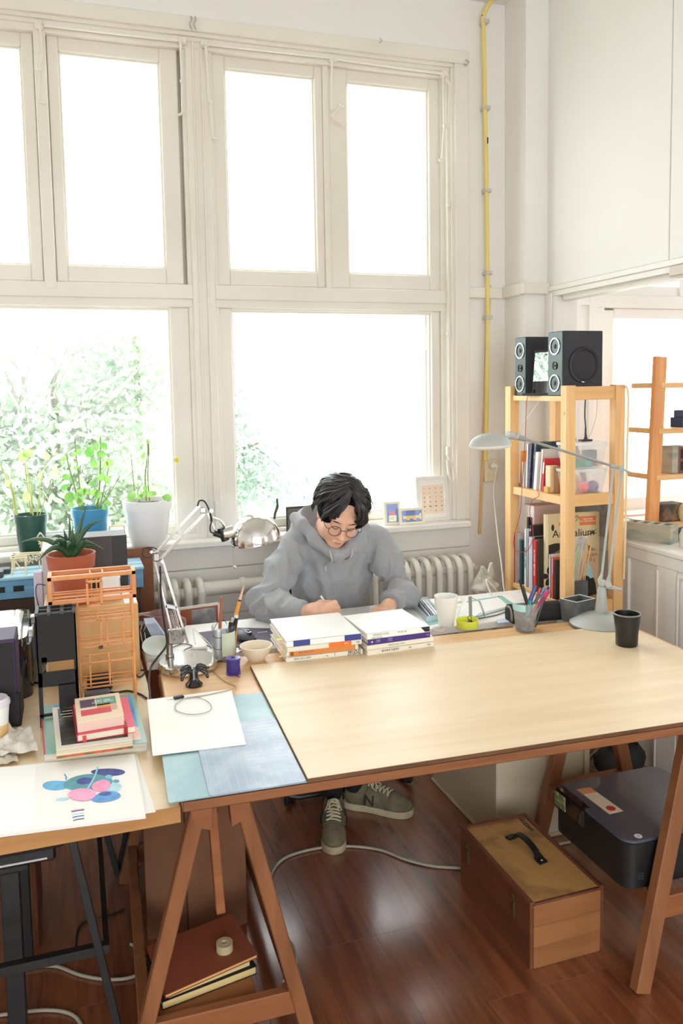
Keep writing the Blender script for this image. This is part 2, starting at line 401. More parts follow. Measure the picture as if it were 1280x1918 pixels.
b.b2((-.72, 3.7485, 3.165), (1.8635, 3.899, 3.24), .004)
b.b2((-.72, 3.7488, .93), (1.8638, 3.899, .985), .003)
win = struct('window_1', b, cream_paint)
b = MB()
for d, y in ((0, 3.712), (.016, 3.728), (.034, 3.742)):            # stepped casing
    b.b2((1.855-d, y, .967), (1.930-d*1.4, WY+.005, 3.2275-d), .003); b.b2((-.80+d, y-.0004, 3.228-d), (1.930-d*1.4, WY+.005, 3.29-d*1.2), .003)
b.b2((-.81, 3.7125, .967), (-.72, WY+.005, 3.2275), .003)
part(win, 'casing', b, cream_paint)
part(win, 'sill', MB().b2((-1.0, 3.645, .935), (1.905, 3.80, .967), .006), white_paint)
def sash(x0, x1, z0, z1, px0, px1, pz0, pz1, y0=3.785, frost=False, tilt=0):
    b = MB()
    b.b2((x0, y0, z0), (px0, y0+.05, z1), .004); b.b2((px1, y0, z0), (x1, y0+.05, z1), .004)
    b.b2((px0, y0+.002, z0), (px1, y0+.05, pz0), .004); b.b2((px0, y0+.002, pz1), (px1, y0+.05, z1), .004)
    for (a, c) in (((px0-.001, pz0), (px0+.008, pz1)), ((px1-.008, pz0), (px1+.001, pz1)), ((px0+.0082, pz0-.001), (px1-.0082, pz0+.008)), ((px0+.0082, pz1-.008), (px1-.0082, pz1+.001))):
        b.b2((a[0], y0+.018, a[1]), (c[0], y0+.04, c[1]))
    s = part(win, 'sash', b, cream_paint)
    g = MB().b2((px0, y0+.028, pz0), (px1, y0+.032, pz1))
    o = part(win, 'pane', g, pane('frosted_glass', (.93, .95, .94), .5, .4) if frost else glass); o.parent = s
sash(-.65, -.088, 2.135, 3.17, -.535, -.137, 2.205, 3.112, frost=True)
sash(-.034, .515, 2.135, 3.17, .012, .437, 2.207, 3.110)
sash(.665, 1.194, 2.135, 3.17, .728, 1.155, 2.207, 3.115)
sash(1.222, 1.81, 2.135, 3.17, 1.318, 1.746, 2.207, 3.115)
sash(-.64, .532, .985, 2.032, -.58, .445, 1.025, 2.026)
sash(.668, 1.80, .985, 2.032, .729, 1.753, 1.025, 2.021)
# fanlight opening gear
def rod(p, q, r=.0055, y=3.72): return [Py(*p, y), Py(*q, y)]
b = MB(); b.tube(rod((82, 47), (345, 77)), .007); b.tube(rod((385, 82), (622, 108)), .007); b.tube(rod((628, 110), (830, 138)), .007)
part(win, 'opener_rod', b, cream_paint)
for pts in ([(74, 45), (80, 100), (70, 128)], [(72, 128), (73, 190), (86, 193)], [(338, 78), (341, 145), (340, 152)], [(341, 152), (342, 212), (334, 216)], [(385, 82), (392, 190)], [(394, 190), (398, 258), (408, 261)],
            [(622, 110), (622, 205)], [(640, 197), (622, 216), (646, 234)], [(830, 138), (833, 235)], [(833, 235), (829, 298), (822, 300)], [(836, 150), (843, 158), (841, 240)]):
    b = MB(); P = [Py(x, y, 3.715) for x, y in pts]
    for p, q in zip(P[:-1], P[1:]): b.bar(p, q, .011, .007, .002, up=(0, 1, 0))
    b.ball(P[0], .010, 8, 6); part(win, 'opener_arm', b, cream_paint)
for x, y in ((73, 46), (342, 77), (383, 82), (624, 110), (832, 138)):
    p = Py(x, y, 3.73); part(win, 'bracket', MB().box(p, (.035, .03, .03), .005), cream_paint)
P = [Py(838, 300, 3.73), Py(843, 840, 3.73)]; b = MB().tube(P, .004)
for y in (385, 625): b.box(Py(840, y, 3.735), (.02, .02, .022), .004)
part(win, 'bolt_rod', b, cream_paint)
b = MB(); b.box(Py(840, 845, 3.715), (.022, .02, .05), .005); b.tube(smooth_path([Py(838, 850, 3.705), Py(848, 872, 3.70), Py(852, 893, 3.70), Py(848, 903, 3.70), Py(842, 890, 3.70), Py(838, 862, 3.705)], 5), .006)
part(win, 'window_handle', b, cream_paint)
b = MB()
for x in (358, 366): b.tube(smooth_path([Py(x, 30, 3.71), Py(x+1, 38, 3.69), Py(x-3, 44, 3.69), Py(x+2, 56, 3.70)], 4), .0025, 6)
b.tube(smooth_path([Py(712, 72, 3.71), Py(716, 76, 3.69), Py(711, 80, 3.69)], 4), .0025, 6)
b.tube(smooth_path([Py(873, 112, 3.71), Py(879, 116, 3.69), Py(873, 122, 3.69), Py(870, 119, 3.69)], 4), .003, 6)
part(win, 'cup_hook', b, steel)
part(win, 'sticker', MB().disc(Py(331, 862, 3.767), .011, (0, -1, 0)), M('yellow_sticker', rgb(236, 214, 60), .6))
b = MB()
for x in (-2.72, -1.87, -.98): b.b2((x-.045, 3.765, .93), (x+.045, 3.90, 3.24), .004)
for z in (.96, 2.09, 3.2): b.b2((-2.75, 3.77, z-.045), (-.96, 3.89, z+.045), .004)
w4 = struct('fill_window_4', b, cream_paint); part(w4, 'pane', MB().b2((-2.7, 3.82, .96), (-1.0, 3.824, 3.2)), glass)  # unseen extra bay added for light from the left
# ---------------------------------------------------------------- next room's window
b = MB(); b.b2((2.66, 3.74, .90), (2.70, 3.90, 3.24), .004); b.b2((2.70, 3.755, .9), (2.77, 3.90, 3.24), .004); b.b2((2.77, 3.77, .97), (2.84, 3.88, 2.05), .004)
b.b2((2.70, 3.752, 2.06), (5, 3.90, 2.13), .004); b.b2((2.84, 3.77, 2.005), (5, 3.88, 2.06), .003); b.b2((2.77, 3.77, 2.13), (5, 3.88, 2.185), .003); b.b2((2.77, 3.77, 2.1855), (2.93, 3.88, 3.2), .003)
b.b2((3.27, 3.76, 2.13), (3.36, 3.88, 3.2), .003); b.b2((2.70, 3.75, .9), (5, 3.90, 1.01), .003); b.b2((4.3, 3.76, .97), (4.4, 3.9, 3.2), .003)
w2 = struct('window_2', b, white_paint)
part(w2, 'pane', MB().b2((2.84, 3.82, 1.0), (5.0, 3.824, 3.2)), glass)
part(w2, 'sill', MB().b2((2.60, 3.60, .915), (5.0, 3.79, .945), .005), white_paint)
b = MB(); b.b2((2.40, 3.735, 2.07), (2.66, 3.752, 2.13), .003); b.b2((2.52, 3.70, .0), (2.58, 3.752, 2.07), .004)
struct('trim_5', b, white_paint)
# ---------------------------------------------------------------- pipe, batten, socket
t = thing('conduit_pipe', 'yellow conduit pipe running down the wall right of the big window', 'pipe', (2.03, 3.74, 1.27))
P = [Py(930, -8, 3.715), Py(915, 10, 3.715), Py(906, 30, 3.715), Py(906, 45, 3.715), Py(909, 205, 3.715), Py(912, 360, 3.715), Py(913.5, 513, 3.715), Py(914, 600, 3.715), Py(912, 760, 3.715), Py(910, 862, 3.715)]
part(t, 'pipe', MB().tube(smooth_path(P, 4), .011, 10), M('yellow_pvc', rgb(226, 206, 122), .45))
for y, x in ((42, 908), (204, 910), (358, 912), (512, 913.5), (595, 913.5)):
    c = Py(x, y, 3.725); part(t, 'clip', MB().b2((c.x-.018, 3.70, c.z-.010), (c.x+.018, 3.752, c.z+.010), .004), M('clip_grey', rgb(196, 192, 180), .5))
c = Py(914, 263, 3.703); part(t, 'marking', MB().box(c, (.006, .002, .03)), ink)
b = MB(); b.bar(Py(918, 535, 3.742), Py(899, 1000, 3.742), .014, .012, .001, up=(0, 1, 0))
solo('wooden_batten', 'thin pale wooden batten leaning beside the yellow pipe', 'batten', b, wood('batten_wood', rgb(226, 188, 140), rgb(212, 172, 122), 'z', 3, .6), (2.0, 3.742, .88))
c0, c1 = Py(905, 862, WY), Py(928, 901, WY)
t = thing('wall_socket', 'cream double wall socket with a white plug in it', 'socket', (c0.x, WY, c1.z))
part(t, 'plate', MB().b2((c0.x, WY-.022, c1.z), (c1.x, WY+.001, c0.z), .004), M('socket_cream', rgb(226, 217, 190), .4))
for z in (c0.z-.028, c1.z+.028):
    part(t, 'outlet', MB().lathe([(.021, 0), (.021, .004), (.017, .004), (.015, -.004), (0, -.004)], 18, X=frame(((c0.x+c1.x)/2, WY-.022, z), (1, 0, 0), (0, 0, 1), (0, -1, 0))), M('socket_cream', rgb(226, 217, 190), .4))
X = (c0.x+c1.x)/2
b = MB().lathe([(.016, 0), (.017, .012), (.011, .03), (.006, .045), (0, .045)], 14, X=frame((X+.008, WY-.026, c0.z-.028), (1, 0, 0), (0, 0, 1), (0, -1, 0)))
t2 = thing('white_cable', 'white lamp cable hanging from the wall socket to the table', 'cable', (X, WY-.05, 1.2))
part(t2, 'plug', b, white_plastic)
P = [(X+.008, WY-.07, c0.z-.03), Py(925, 915, 3.69), Py(928, 960, 3.6), Py(934, 1015, 3.45), Py(940, 1060, 3.36), Py(944, 1100, 3.30), Py(950, 1128, 3.22), (1.70, 3.12, .80), (1.72, 3.08, .70)]
part(t2, 'cord', MB().tube(smooth_path(P, 6), .0035, 7), cable_white)
P = [Py(930, 838, 3.69), Py(922, 850, 3.70), Py(918, 868, 3.715)]
part(t2, 'spare_lead', MB().tube(smooth_path(P, 5), .003, 6), cable_white)
# ---------------------------------------------------------------- radiators
rad_white = M('radiator_white', rgb(232, 230, 222), .35)
sec = MB()
for y in (-.07, 0, .07):
    sec.tube(smooth_path([(0, y, .16), (0, y, .2), (0, y, .70), (0, y*.93, .755), (0, y*.6, .787), (0, 0, .795)], 4), .0165, 8)
for y in (-.07, .07): sec.tube([(0, y, .16), (0, -y*.0, .13)], .0165, 8)
sec.tube([(-.0275, 0, .735), (.0275, 0, .735)], .028, 10); sec.tube([(-.0275, 0, .2), (.0275, 0, .2)], .028, 10)
secm = _mesh('section', sec, rad_white, None, 50)
def radiator(name, label, xs, y, group=None):
    t = thing(name, label, 'radiator', (xs[0], y, 0))
    for x in xs:
        o = bpy.data.objects.new('section', secm); COL.objects.link(o); o.parent = t; o.location = (x-xs[0], 0, 0)
    b = MB()
    for x in (xs[0], xs[-1]): b.b2((x-.012, y-.05, 0), (x+.012, y+.05, .15), .003); b.b2((x-.01, y+.06, .6), (x+.01, WY-.012, .63), .003)
    part(t, 'foot', b, rad_white); return t
t = radiator('radiator', 'long white column radiator under the window behind the person', [1.85-.0565*i for i in range(19)], 3.625)
b = MB().tube([(1.87, 3.625, .735), (1.905, 3.625, .735)], .02, 10); b.tube([(1.905, 3.60, .735), (1.905, 3.65, .735)], .012, 8); part(t, 'valve', b, rad_white)
t = radiator('radiator', 'short white column radiator at the left behind the chrome desk lamp', [.515-.0565*i for i in range(8)], 3.625)
b = MB().tube([(.53, 3.625, .752), (.82, 3.625, .752)], .032, 14); b.tube([(.70, 3.625, .752), (.725, 3.625, .752)], .04, 14); part(t, 'connecting_pipe', b, rad_white)
# ================================================================ FURNITURE
beam_wood = wood('table_pine', rgb(216, 164, 108), rgb(198, 142, 88), 'x', 2.4, .42, (5.5, .05, rgb(120, 68, 36)))
top_wood = wood('top_pine', rgb(226, 186, 136), rgb(210, 164, 112), 'x', 2.2, .38, (4.0, .04, rgb(150, 96, 56)))
ply_face = wood('birch_ply', rgb(227, 207, 173), rgb(217, 193, 156), 'x', 1.3, .42)
ply_edge = wood('ply_edge', rgb(120, 84, 54), rgb(86, 56, 34), 'x', 5, .6)
birch = wood('birch', rgb(230, 208, 170), rgb(220, 196, 154), 'x', 1.4, .4)
birch_edge = wood('birch_edge', rgb(190, 142, 88), rgb(178, 128, 76), 'x', 2.2, .5)
trestle_wood = wood('trestle_wood', rgb(152, 100, 64), rgb(130, 82, 50), 'z', 1.7, .5)
beech = wood('beech', rgb(156, 98, 60), rgb(136, 82, 48), 'x', 1.7, .5)
RT = -.047; TX = T3(.197, 1.767, 0) @ RZ(RT)                  # wooden table frame: origin front-left corner
def L(x, y, z): return TX @ Vector((x, y, z))
t = thing('work_table', 'large pine work table standing on two wooden trestles', 'table', (.197, 1.767, .69), RT)
b = MB(); b.X = TX; b.b2((0, 0, .717), (1.735, .925, .74), .003); part(t, 'tabletop', b, top_wood)
b = MB(); b.X = TX; b.b2((0, -.018, .716), (1.735, 0, .7385), .003); part(t, 'front_lipping', b, wood('lip_pine_shaded', rgb(150, 97, 60), rgb(126, 78, 47), 'x', 2.2, .45, (3.4, .045, rgb(60, 28, 16))))  # dark stain, deepened in colour for the shaded front face
b = MB(); b.X = TX; b.b2((.286, -.016, .7405), (1.70, .795, .7515), .0015)
t = thing('plywood_sheet', 'pale birch plywood sheet laid flat on the work table', 'board', L(.286, 0, .7405)[:], RT)
part(t, 'sheet', b, ply_face)
b = MB(); b.X = TX
b.b2((.286, -.0168, .7410), (1.70, -.0160, .7510)); b.b2((.2852, -.016, .7410), (.286, .795, .7510)); part(t, 'cut_edge', b, ply_edge)
def trestle(name, label, fl, fr, bl, br, top, w=.038, h=.062, z_bar=.10, stretch=.22, post=False, lw=.048):
    """four legs from feet to the head beam"""
    c = [(sum(p[i] for p in (fl, fr, bl, br))/4) for i in range(2)]
    t = thing(name, label, 'trestle', (c[0], c[1], 0))
    (x0, y0), (x1, y1) = top; zt = .679
    b = MB(); b.bar((x0, y0-.03, zt+.0185), (x1, y1+.03, zt+.0185), .16, .037, .003); part(t, 'head_beam', b, trestle_wood)
    lines = {}
    for nm, f, s, (tx, ty) in (('fl', fl, -1, top[0]), ('fr', fr, 1, top[0]), ('bl', bl, -1, top[1]), ('br', br, 1, top[1])):
        p = Vector((f[0], f[1], 0)); q = Vector((tx+s*.048, ty, zt)); lines[nm] = (p, q)
        b = MB(); b.bar(p, q, lw, .034, .003, up=(0, 1, 0)); part(t, 'leg', b, trestle_wood)
    at = lambda nm, z: lines[nm][0].lerp(lines[nm][1], z/zt)
    for a, c2, z in (('fl', 'fr', z_bar), ('bl', 'br', z_bar)):
        p, q = at(a, z), at(c2, z); s = -.026 if a == 'fl' else .026
        b = MB(); b.bar(p+Vector((0, s*0, 0)), q, .028, .062, .003); part(t, 'crossbar', b, beech)
    for a, c2 in (('fl', 'bl'), ('fr', 'br')):
        p, q = at(a, stretch), at(c2, stretch); b = MB(); b.bar(p, q, .03, .05, .003); part(t, 'side_rail', b, trestle_wood)
    for (px, py), s in ((top[0], 1), (top[1], -1)):
        b = MB(); X = frame((px, py+s*.002, 0), (1, 0, 0), (0, 0, 1), (0, -1, 0))
        b.prism([(-.075, .679), (-.062, .624), (-.025, .609), (-.020, .679)], -.02, .02, 0, X); part(t, 'gusset', b, beech)
        b = MB(); b.prism([(.075, .679), (.062, .624), (.025, .609), (.020, .679)], -.02, .02, 0, X); part(t, 'gusset', b, beech)
    if post:
        b = MB(); b.bar((top[0][0]-.005, top[0][1]+.01, .385), (top[0][0]-.018, top[0][1]+.01, .655), .022, .028, .002, up=(0, 1, 0)); part(t, 'adjusting_post', b, beech)
        b = MB(); b.bar((top[0][0]-.018, top[0][1]+.01, .6), (top[1][0], top[1][1], .62), .02, .03, .002); part(t, 'rib', b, trestle_wood)
    return t, at
tl, atl = trestle('trestle', 'wooden trestle under the left end of the work table', (.075, 1.90), (.51, 1.89), (.10, 2.71), (.53, 2.71), ((.297, 1.865), (.315, 2.64)), post=True, stretch=.115, lw=.037)
tr, atr = trestle('trestle', 'wooden trestle under the right end of the work table beside the toolbox', (1.40, 1.715), (1.93, 1.715), (1.50, 2.395), (1.93, 2.395), ((1.655, 1.775), (1.70, 2.36)), z_bar=.215, stretch=.222)
b = MB(); b.bar(atl('fl', .10)+Vector((.02, .03, .0)), atl('bl', .10)+Vector((.02, 0, .0)), .0, .0) if False else None
b = MB(); b.b2((.14, 1.92, .100), (.385, 2.22, .114), .002)
part(tl, 'shelf_board', b, beech)
# ---------------------------------------------------------------- left desk and its black trestles
t = thing('desk', 'birch topped desk at the left edge carrying models and magazines', 'desk', (.195, 1.785, .665))
part(t, 'desktop', MB().b2((-1.25, 1.787, .676), (.195, 3.50, .7145), .002), birch)
part(t, 'front_edge', MB().b2((-1.25, 1.7855, .6765), (.195, 1.787, .714)), birch_edge)
for k, (x, y) in enumerate(((.02, 1.95), (.02, 2.75), (-1.05, 1.95), (-1.05, 2.75))):
    pass
def black_trestle(label, x):
    t = thing('metal_trestle', label, 'trestle', (x, 2.3, 0))
    for p, q in (((x+.079, 1.95, 0), (x-.033, 1.95, .656)), ((x+.103, 2.75, 0), (x-.03, 2.75, .656)), ((x+.107, 2.78, 0), (x+.20, 2.78, .42)), ((x+.20, 2.78, .42), (x+.20, 2.78, .675))):
        b = MB(); b.bar(p, q, .018, .018, .001, up=(0, 1, 0)); part(t, 'leg', b, black_metal)
    b = MB(); b.bar((x-.03, 1.93, .6655), (x-.03, 2.80, .6655), .02, .02); part(t, 'head_bar', b, black_metal)
    b = MB(); b.bar((x+.045, 1.95, .30), (x+.045, 2.78, .30), .014, .02); part(t, 'side_bar', b, black_metal)
    return t
black_trestle('black metal trestle at the left under the birch desk', -.02)
b = MB(); b.bar((-1.1, 1.96, .305), (.03, 1.96, .300), .022, .022, .001)
solo('steel_rail', 'black steel rail running between the legs under the left desk', 'rail', b, black_metal, (-.5, 1.96, .3))
# ---------------------------------------------------------------- white desk in front of the person
t = thing('desk', 'white desk behind the work table where the person sits', 'desk', (1.07, 2.93, 0))
part(t, 'desktop', MB().b2((.205, 2.735, .71), (1.88, 3.13, .737), .002), M('white_laminate', rgb(240, 239, 236), .3))
for x in (.50, 1.84):
    for y in (2.78, 3.09): part(t, 'leg', MB().b2((x-.018, y-.018, 0), (x+.018, y+.018, .71), .003), white_paint)
# ---------------------------------------------------------------- filing pedestal under the table
ped = M('pedestal_beige', rgb(205, 194, 168), .45)
t = thing('filing_pedestal', 'beige office pedestal standing on the floor under the table', 'cabinet', (1.56, 2.72, 0))
part(t, 'body', MB().b2((1.375, 2.452, .012), (1.755, 2.99, .60), .004), ped)
part(t, 'plinth', MB().b2((1.368, 2.447, 0), (1.760, 2.995, .014), .003), M('plinth_cream', rgb(200, 182, 150), .5))
part(t, 'side_panel', MB().b2((1.735, 2.444, .012), (1.758, 2.454, .60), .002), ped)
# ---------------------------------------------------------------- person's chair (cantilever, mostly hidden)
t = thing('chair', 'black tubular chair the person in the grey hoodie sits on', 'chair', (1.02, 3.3, 0))
part(t, 'seat', MB().box((1.02, 3.29, .385), (.42, .40, .04), .015), M('seat_black', (.02, .02, .02), .6))
part(t, 'backrest', MB().box((1.02, 3.515, .72), (.38, .025, .20), .01), M('seat_black', (.02, .02, .02), .6))
b = MB(); b.tube(smooth_path([(.82, 3.51, .82), (.82, 3.50, .41), (.82, 3.46, .355), (.82, 3.12, .355), (.80, 3.0, .345), (.775, 2.985, .30), (.74, 2.985, .05), (.75, 3.0, .018), (.79, 3.08, .014), (.80, 3.40, .014), (.84, 3.46, .014), (1.2, 3.46, .014), (1.24, 3.40, .014), (1.25, 3.08, .014), (1.26, 3.0, .018), (1.27, 2.985, .05), (1.25, 2.985, .30), (1.24, 3.0, .345), (1.22, 3.12, .355), (1.22, 3.46, .355), (1.22, 3.50, .41), (1.22, 3.51, .82)], 4), .011, 8)
part(t, 'frame', b, black_metal)
b = MB(); b.tube([Pz(535, 1490, .03), Pz(560, 1493, .02), Pz(650, 1478, .025)], .011, 8); part(t, 'foot_bar', b, black_metal)
# ================================================================ ON THE LEFT DESK (top z = .7145)
DZ = .7145; TZ = .740; PZ = .7515; WZ = .737
def poly_px(pts, z): return [(p.x, p.y) for p in (Pz(x, y, z) for x, y in pts)]
# --- black printer, dark box, blue crate
t = thing('printer', 'black printer with a glossy lid at the left edge beside the dark purple box', 'printer', (-.40, 2.80, DZ))
def rrect(x0, y0, x1, y1, r, n=5):
    out = []
    for cx, cy, a in ((x1-r, y1-r, 0), (x0+r, y1-r, PI/2), (x0+r, y0+r, PI), (x1-r, y0+r, 1.5*PI)):
        for k in range(n+1): out.append((cx+r*math.cos(a+PI/2*k/n), cy+r*math.sin(a+PI/2*k/n)))
    return out
part(t, 'body', MB().prism(rrect(-.62, 2.60, -.150, 3.0, .05), DZ, DZ+.165), black_gloss)
part(t, 'lid', MB().prism(rrect(-.61, 2.61, -.162, 2.99, .045), DZ+.165, DZ+.185), black_gloss)
part(t, 'lid_reflection', MB().prism(rrect(-.59, 2.635, -.185, 2.97, .03), DZ+.185, DZ+.187), M('reflection_pale', rgb(205, 210, 205), .08, coat=1))  # pale sheet on the black lid, a reflection put into the colour
for y in (2.70, 2.86): part(t, 'hinge', MB().b2((-.163, y, DZ+.163), (-.146, y+.04, DZ+.188), .003), steel)
t = thing('storage_box', 'dark purple black cardboard box at the left edge of the desk', 'box', (-.29, 2.46, DZ))
b = MB(); b.b2((-.42, 2.388, DZ), (-.172, 2.53, DZ+.10), .003); part(t, 'base', b, M('box_black', rgb(26, 21, 27), .7))
b = MB(); b.b2((-.42, 2.383, DZ+.10), (-.177, 2.52, DZ+.255), .004); part(t, 'lid', b, M('box_purple', rgb(62, 45, 78), .6))
b = MB(); b.b2((-.42, 2.380, DZ+.10), (-.183, 2.3835, DZ+.245)); part(t, 'front_panel', b, M('box_black', rgb(26, 21, 27), .7))
blue_w = wood('blue_timber', rgb(110, 160, 194), rgb(84, 136, 176), 'x', 2.5, .6); blue_l = wood('blue_slat', rgb(164, 200, 218), rgb(138, 182, 206), 'x', 2.5, .6)
t = thing('storage_cabinet', 'dark brown low box that carries the blue crate', 'box', (-.45, 3.40, DZ))
part(t, 'body', MB().b2((-.75, 3.305, DZ), (.235, 3.48, .864), .004), wood('dark_brown', rgb(72, 46, 36), rgb(52, 32, 26), 'x', 2, .5))
t = thing('blue_crate', 'blue painted wooden crate with slots by the window sill', 'crate', (-.45, 3.40, .864))
b = MB(); b.b2((-.75, 3.30, .864), (.246, 3.315, .935), .002); part(t, 'front_board', b, blue_w)
b = MB()
for x in (-.29, -.222, -.40): b.b2((x-.019, 3.298, .892), (x+.019, 3.301, .914))
part(t, 'slot', b, black_matt, kind='stuff')
b = MB(); b.b2((.232, 3.315, .864), (.246, 3.50, .935), .002); part(t, 'end_board', b, blue_w)
for k in range(3):
    y = 3.295+k*.07; part(t, 'slat', MB().b2((-.75, y, .936), (.250, y+.062, .948), .003), blue_l)
for i, (x0, x1, y, z) in enumerate(((-.34, -.255, 3.40, .018), (-.33, -.276, 3.335, .022))):
    solo('small_box', ('small black box lying flat at the back on the blue crate', 'small black box at the front on the blue crate')[i], 'box', MB().b2((x0, y-.025, .9485), (x1, y+.025, .9485+z), .002), M('charcoal_card', (.05, .055, .065), .6), (x0, y, .9485))
# --- tiny wire models
wire = M('pale_wire', rgb(240, 226, 184), .5)
def wires(name, label, segs, r, mat, loc, grp=None):
    b = MB()
    for p, q in segs: b.bar(p, q, r*2, r*2)
    return solo(name, label, 'model', b, mat, loc, group=grp, kind=None)
def cube_segs(c, s):
    x, y, z = c; a = [(x-s[0]/2, x+s[0]/2), (y-s[1]/2, y+s[1]/2), (z, z+s[2])]; out = []
    for i in (0, 1):
        for j in (0, 1):
            out += [((a[0][0], a[1][i], a[2][j]), (a[0][1], a[1][i], a[2][j])), ((a[0][i], a[1][0], a[2][j]), (a[0][i], a[1][1], a[2][j])), ((a[0][i], a[1][j], a[2][0]), (a[0][i], a[1][j], a[2][1]))]
    return out
c = Py(37, 1082, 3.345); sg = []
for dx in (-.026, .026):
    for dy in (-.022, .022): sg.append(((c.x+dx, c.y+dy, .9485), (c.x+dx*.9, c.y+dy, 1.015)))
sg += [((c.x-.03, c.y-.022, 1.015), (c.x+.03, c.y-.022, 1.018)), ((c.x-.03, c.y+.022, 1.015), (c.x+.03, c.y+.022, 1.018)), ((c.x-.028, c.y-.022, 1.012), (c.x-.028, c.y+.022, 1.012)), ((c.x+.028, c.y-.022, 1.012), (c.x+.028, c.y+.022, 1.012)), ((c.x-.02, c.y-.02, .975), (c.x+.02, c.y-.02, .975)), ((c.x-.012, c.y, 1.0), (c.x+.012, c.y, .96))]
wires('wire_stool', 'tiny cream wire stool model standing on the blue crate', sg, .002, wire, (c.x, c.y, .9485))
sg = []
for x0, x1 in ((22, 76),):
    p, q = Py(22, 1040, 3.45), Py(76, 1037, 3.45); z0 = .9485
    sg += [(p, q), (p+Vector((0, .035, 0)), q+Vector((0, .035, 0))), (p, p+Vector((0, .035, 0))), (q, q+Vector((0, .035, 0)))]
    for s in (p, q):
        for dy in (0, .035):
            u = s.lerp((p+q)/2, .12); sg.append(((u.x, u.y+dy, z0), (u.x, u.y+dy, s.z)))
    for k in range(7):
        u, v = p.lerp(q, k/7), p.lerp(q, (k+1)/7); sg.append((u-Vector((0, 0, .002)), v-Vector((0, 0, .012+.028*math.sin(PI*(k+.5)/7)))))
    sg.append((p.lerp(q, .1)-Vector((0, 0, .005)), p.lerp(q, .5)-Vector((0, 0, .04)))); sg.append((p.lerp(q, .9)-Vector((0, 0, .005)), p.lerp(q, .5)-Vector((0, 0, .04))))
wires('wire_table', 'tiny cream wire table model behind the wire stool on the blue crate', sg, .0022, wire, (p.x, p.y, z0))
V = [Py(x, y, 3.66) for x, y in ((48, 998), (76, 996), (83, 1008), (44, 1018), (79, 1016), (52, 1036), (78, 1034), (60, 1003), (67, 1006), (60, 1020), (68, 1035))]
for k in (1, 4, 6, 8): V[k] = V[k]+Vector((0, -.03, 0))
for k in (5, 6, 10): V[k] = Vector((V[k].x, V[k].y, .970))
E_ = ((0, 1), (1, 2), (0, 3), (3, 4), (3, 5), (5, 6), (2, 4), (4, 6), (0, 8), (8, 4), (9, 10), (9, 5), (4, 10), (8, 1), (9, 3))
wires('wire_polyhedron', 'cream wire polyhedron model leaning at the dark green pot', [(V[i], V[j]) for i, j in E_], .003, wire, (V[5].x, 3.66, .967))
for lb, (x0, x1, y0, y1) in (('pale wire frame model below the blue pot', (150, 194, 991, 1006)), ('pale wire frame model between the blue and white pots', (206, 233, 989, 1008))):
    a, c2 = Py(x0, y1, 3.655), Py(x1, y0, 3.655)
    wires('wire_box_model', lb, cube_segs(((a.x+c2.x)/2, 3.662, .968), (c2.x-a.x, .03, c2.z-.968+.01)), .0022, wire, (a.x, 3.66, .967))
# --- boxes behind the aloe
t = thing('archive_box', 'light grey archive box standing upright left behind the aloe', 'box', (-.09, 3.02, DZ))
part(t, 'box', MB().b2((-.122, 2.975, DZ), (-.058, 3.19, 1.098), .003), M('grey_board', rgb(204, 198, 198), .8)); part(t, 'spine', MB().b2((-.150, 2.965, DZ), (-.122, 2.985, 1.03), .002), M('lilac_board', rgb(206, 198, 216), .8))
t = thing('document_box', 'black and brown upright box behind the terracotta pot', 'box', (.06, 3.0, DZ))
part(t, 'box', MB().b2((-.055, 2.975, DZ), (.168, 3.10, 1.138), .003), M('brown_black', rgb(66, 58, 56), .5)); part(t, 'spine', MB().b2((.118, 2.972, DZ), (.1685, 2.976, 1.138)), M('near_black', rgb(34, 32, 34), .5))
b = MB(); b.prism([(-.06, 1.04), (.0, 1.04), (.03, 1.11), (-.06, 1.09)], 0, .004, 0, frame((0, 2.973, 0), (1, 0, 0), (0, 0, 1), (0, -1, 0))); part(t, 'pink_flap', b, M('pink_card', rgb(186, 122, 110), .7))
t = thing('plywood_box', 'tan plywood box carrying the terracotta aloe pot', 'box', (.04, 2.8, DZ))
part(t, 'box', MB().b2((-.105, 2.70, DZ), (.181, 2.94, .955), .002), wood('tan_ply', rgb(222, 178, 122), rgb(212, 164, 106), 'z', 1.4, .5))
part(t, 'left_edge', MB().b2((-.113, 2.70, DZ), (-.105, 2.94, .955), .001), birch)
b = MB().b2((.16, 3.505, .60), (.305, 3.520, .985), .002)
solo('brown_board', 'reddish brown board standing by the radiator behind the blue crate', 'board', b, M('brown_mdf', rgb(134, 84, 58), .7), (.2, 3.51, .60))
t = thing('white_carton', 'small white carton with a black side right of the aloe pot', 'box', (.10, 2.80, .955))
part(t, 'carton', MB().b2((.068, 2.77, .955), (.132, 2.83, 1.035), .006), white_plastic); part(t, 'side', MB().b2((.1318, 2.772, .957), (.1345, 2.828, 1.03), .001), black_plastic)
solo('paper_sheet', 'white paper lying on the plywood box beside the white carton', 'paper', MB().b2((.138, 2.71, .955), (.178, 2.90, .957)), white_paper, (.158, 2.8, .955))
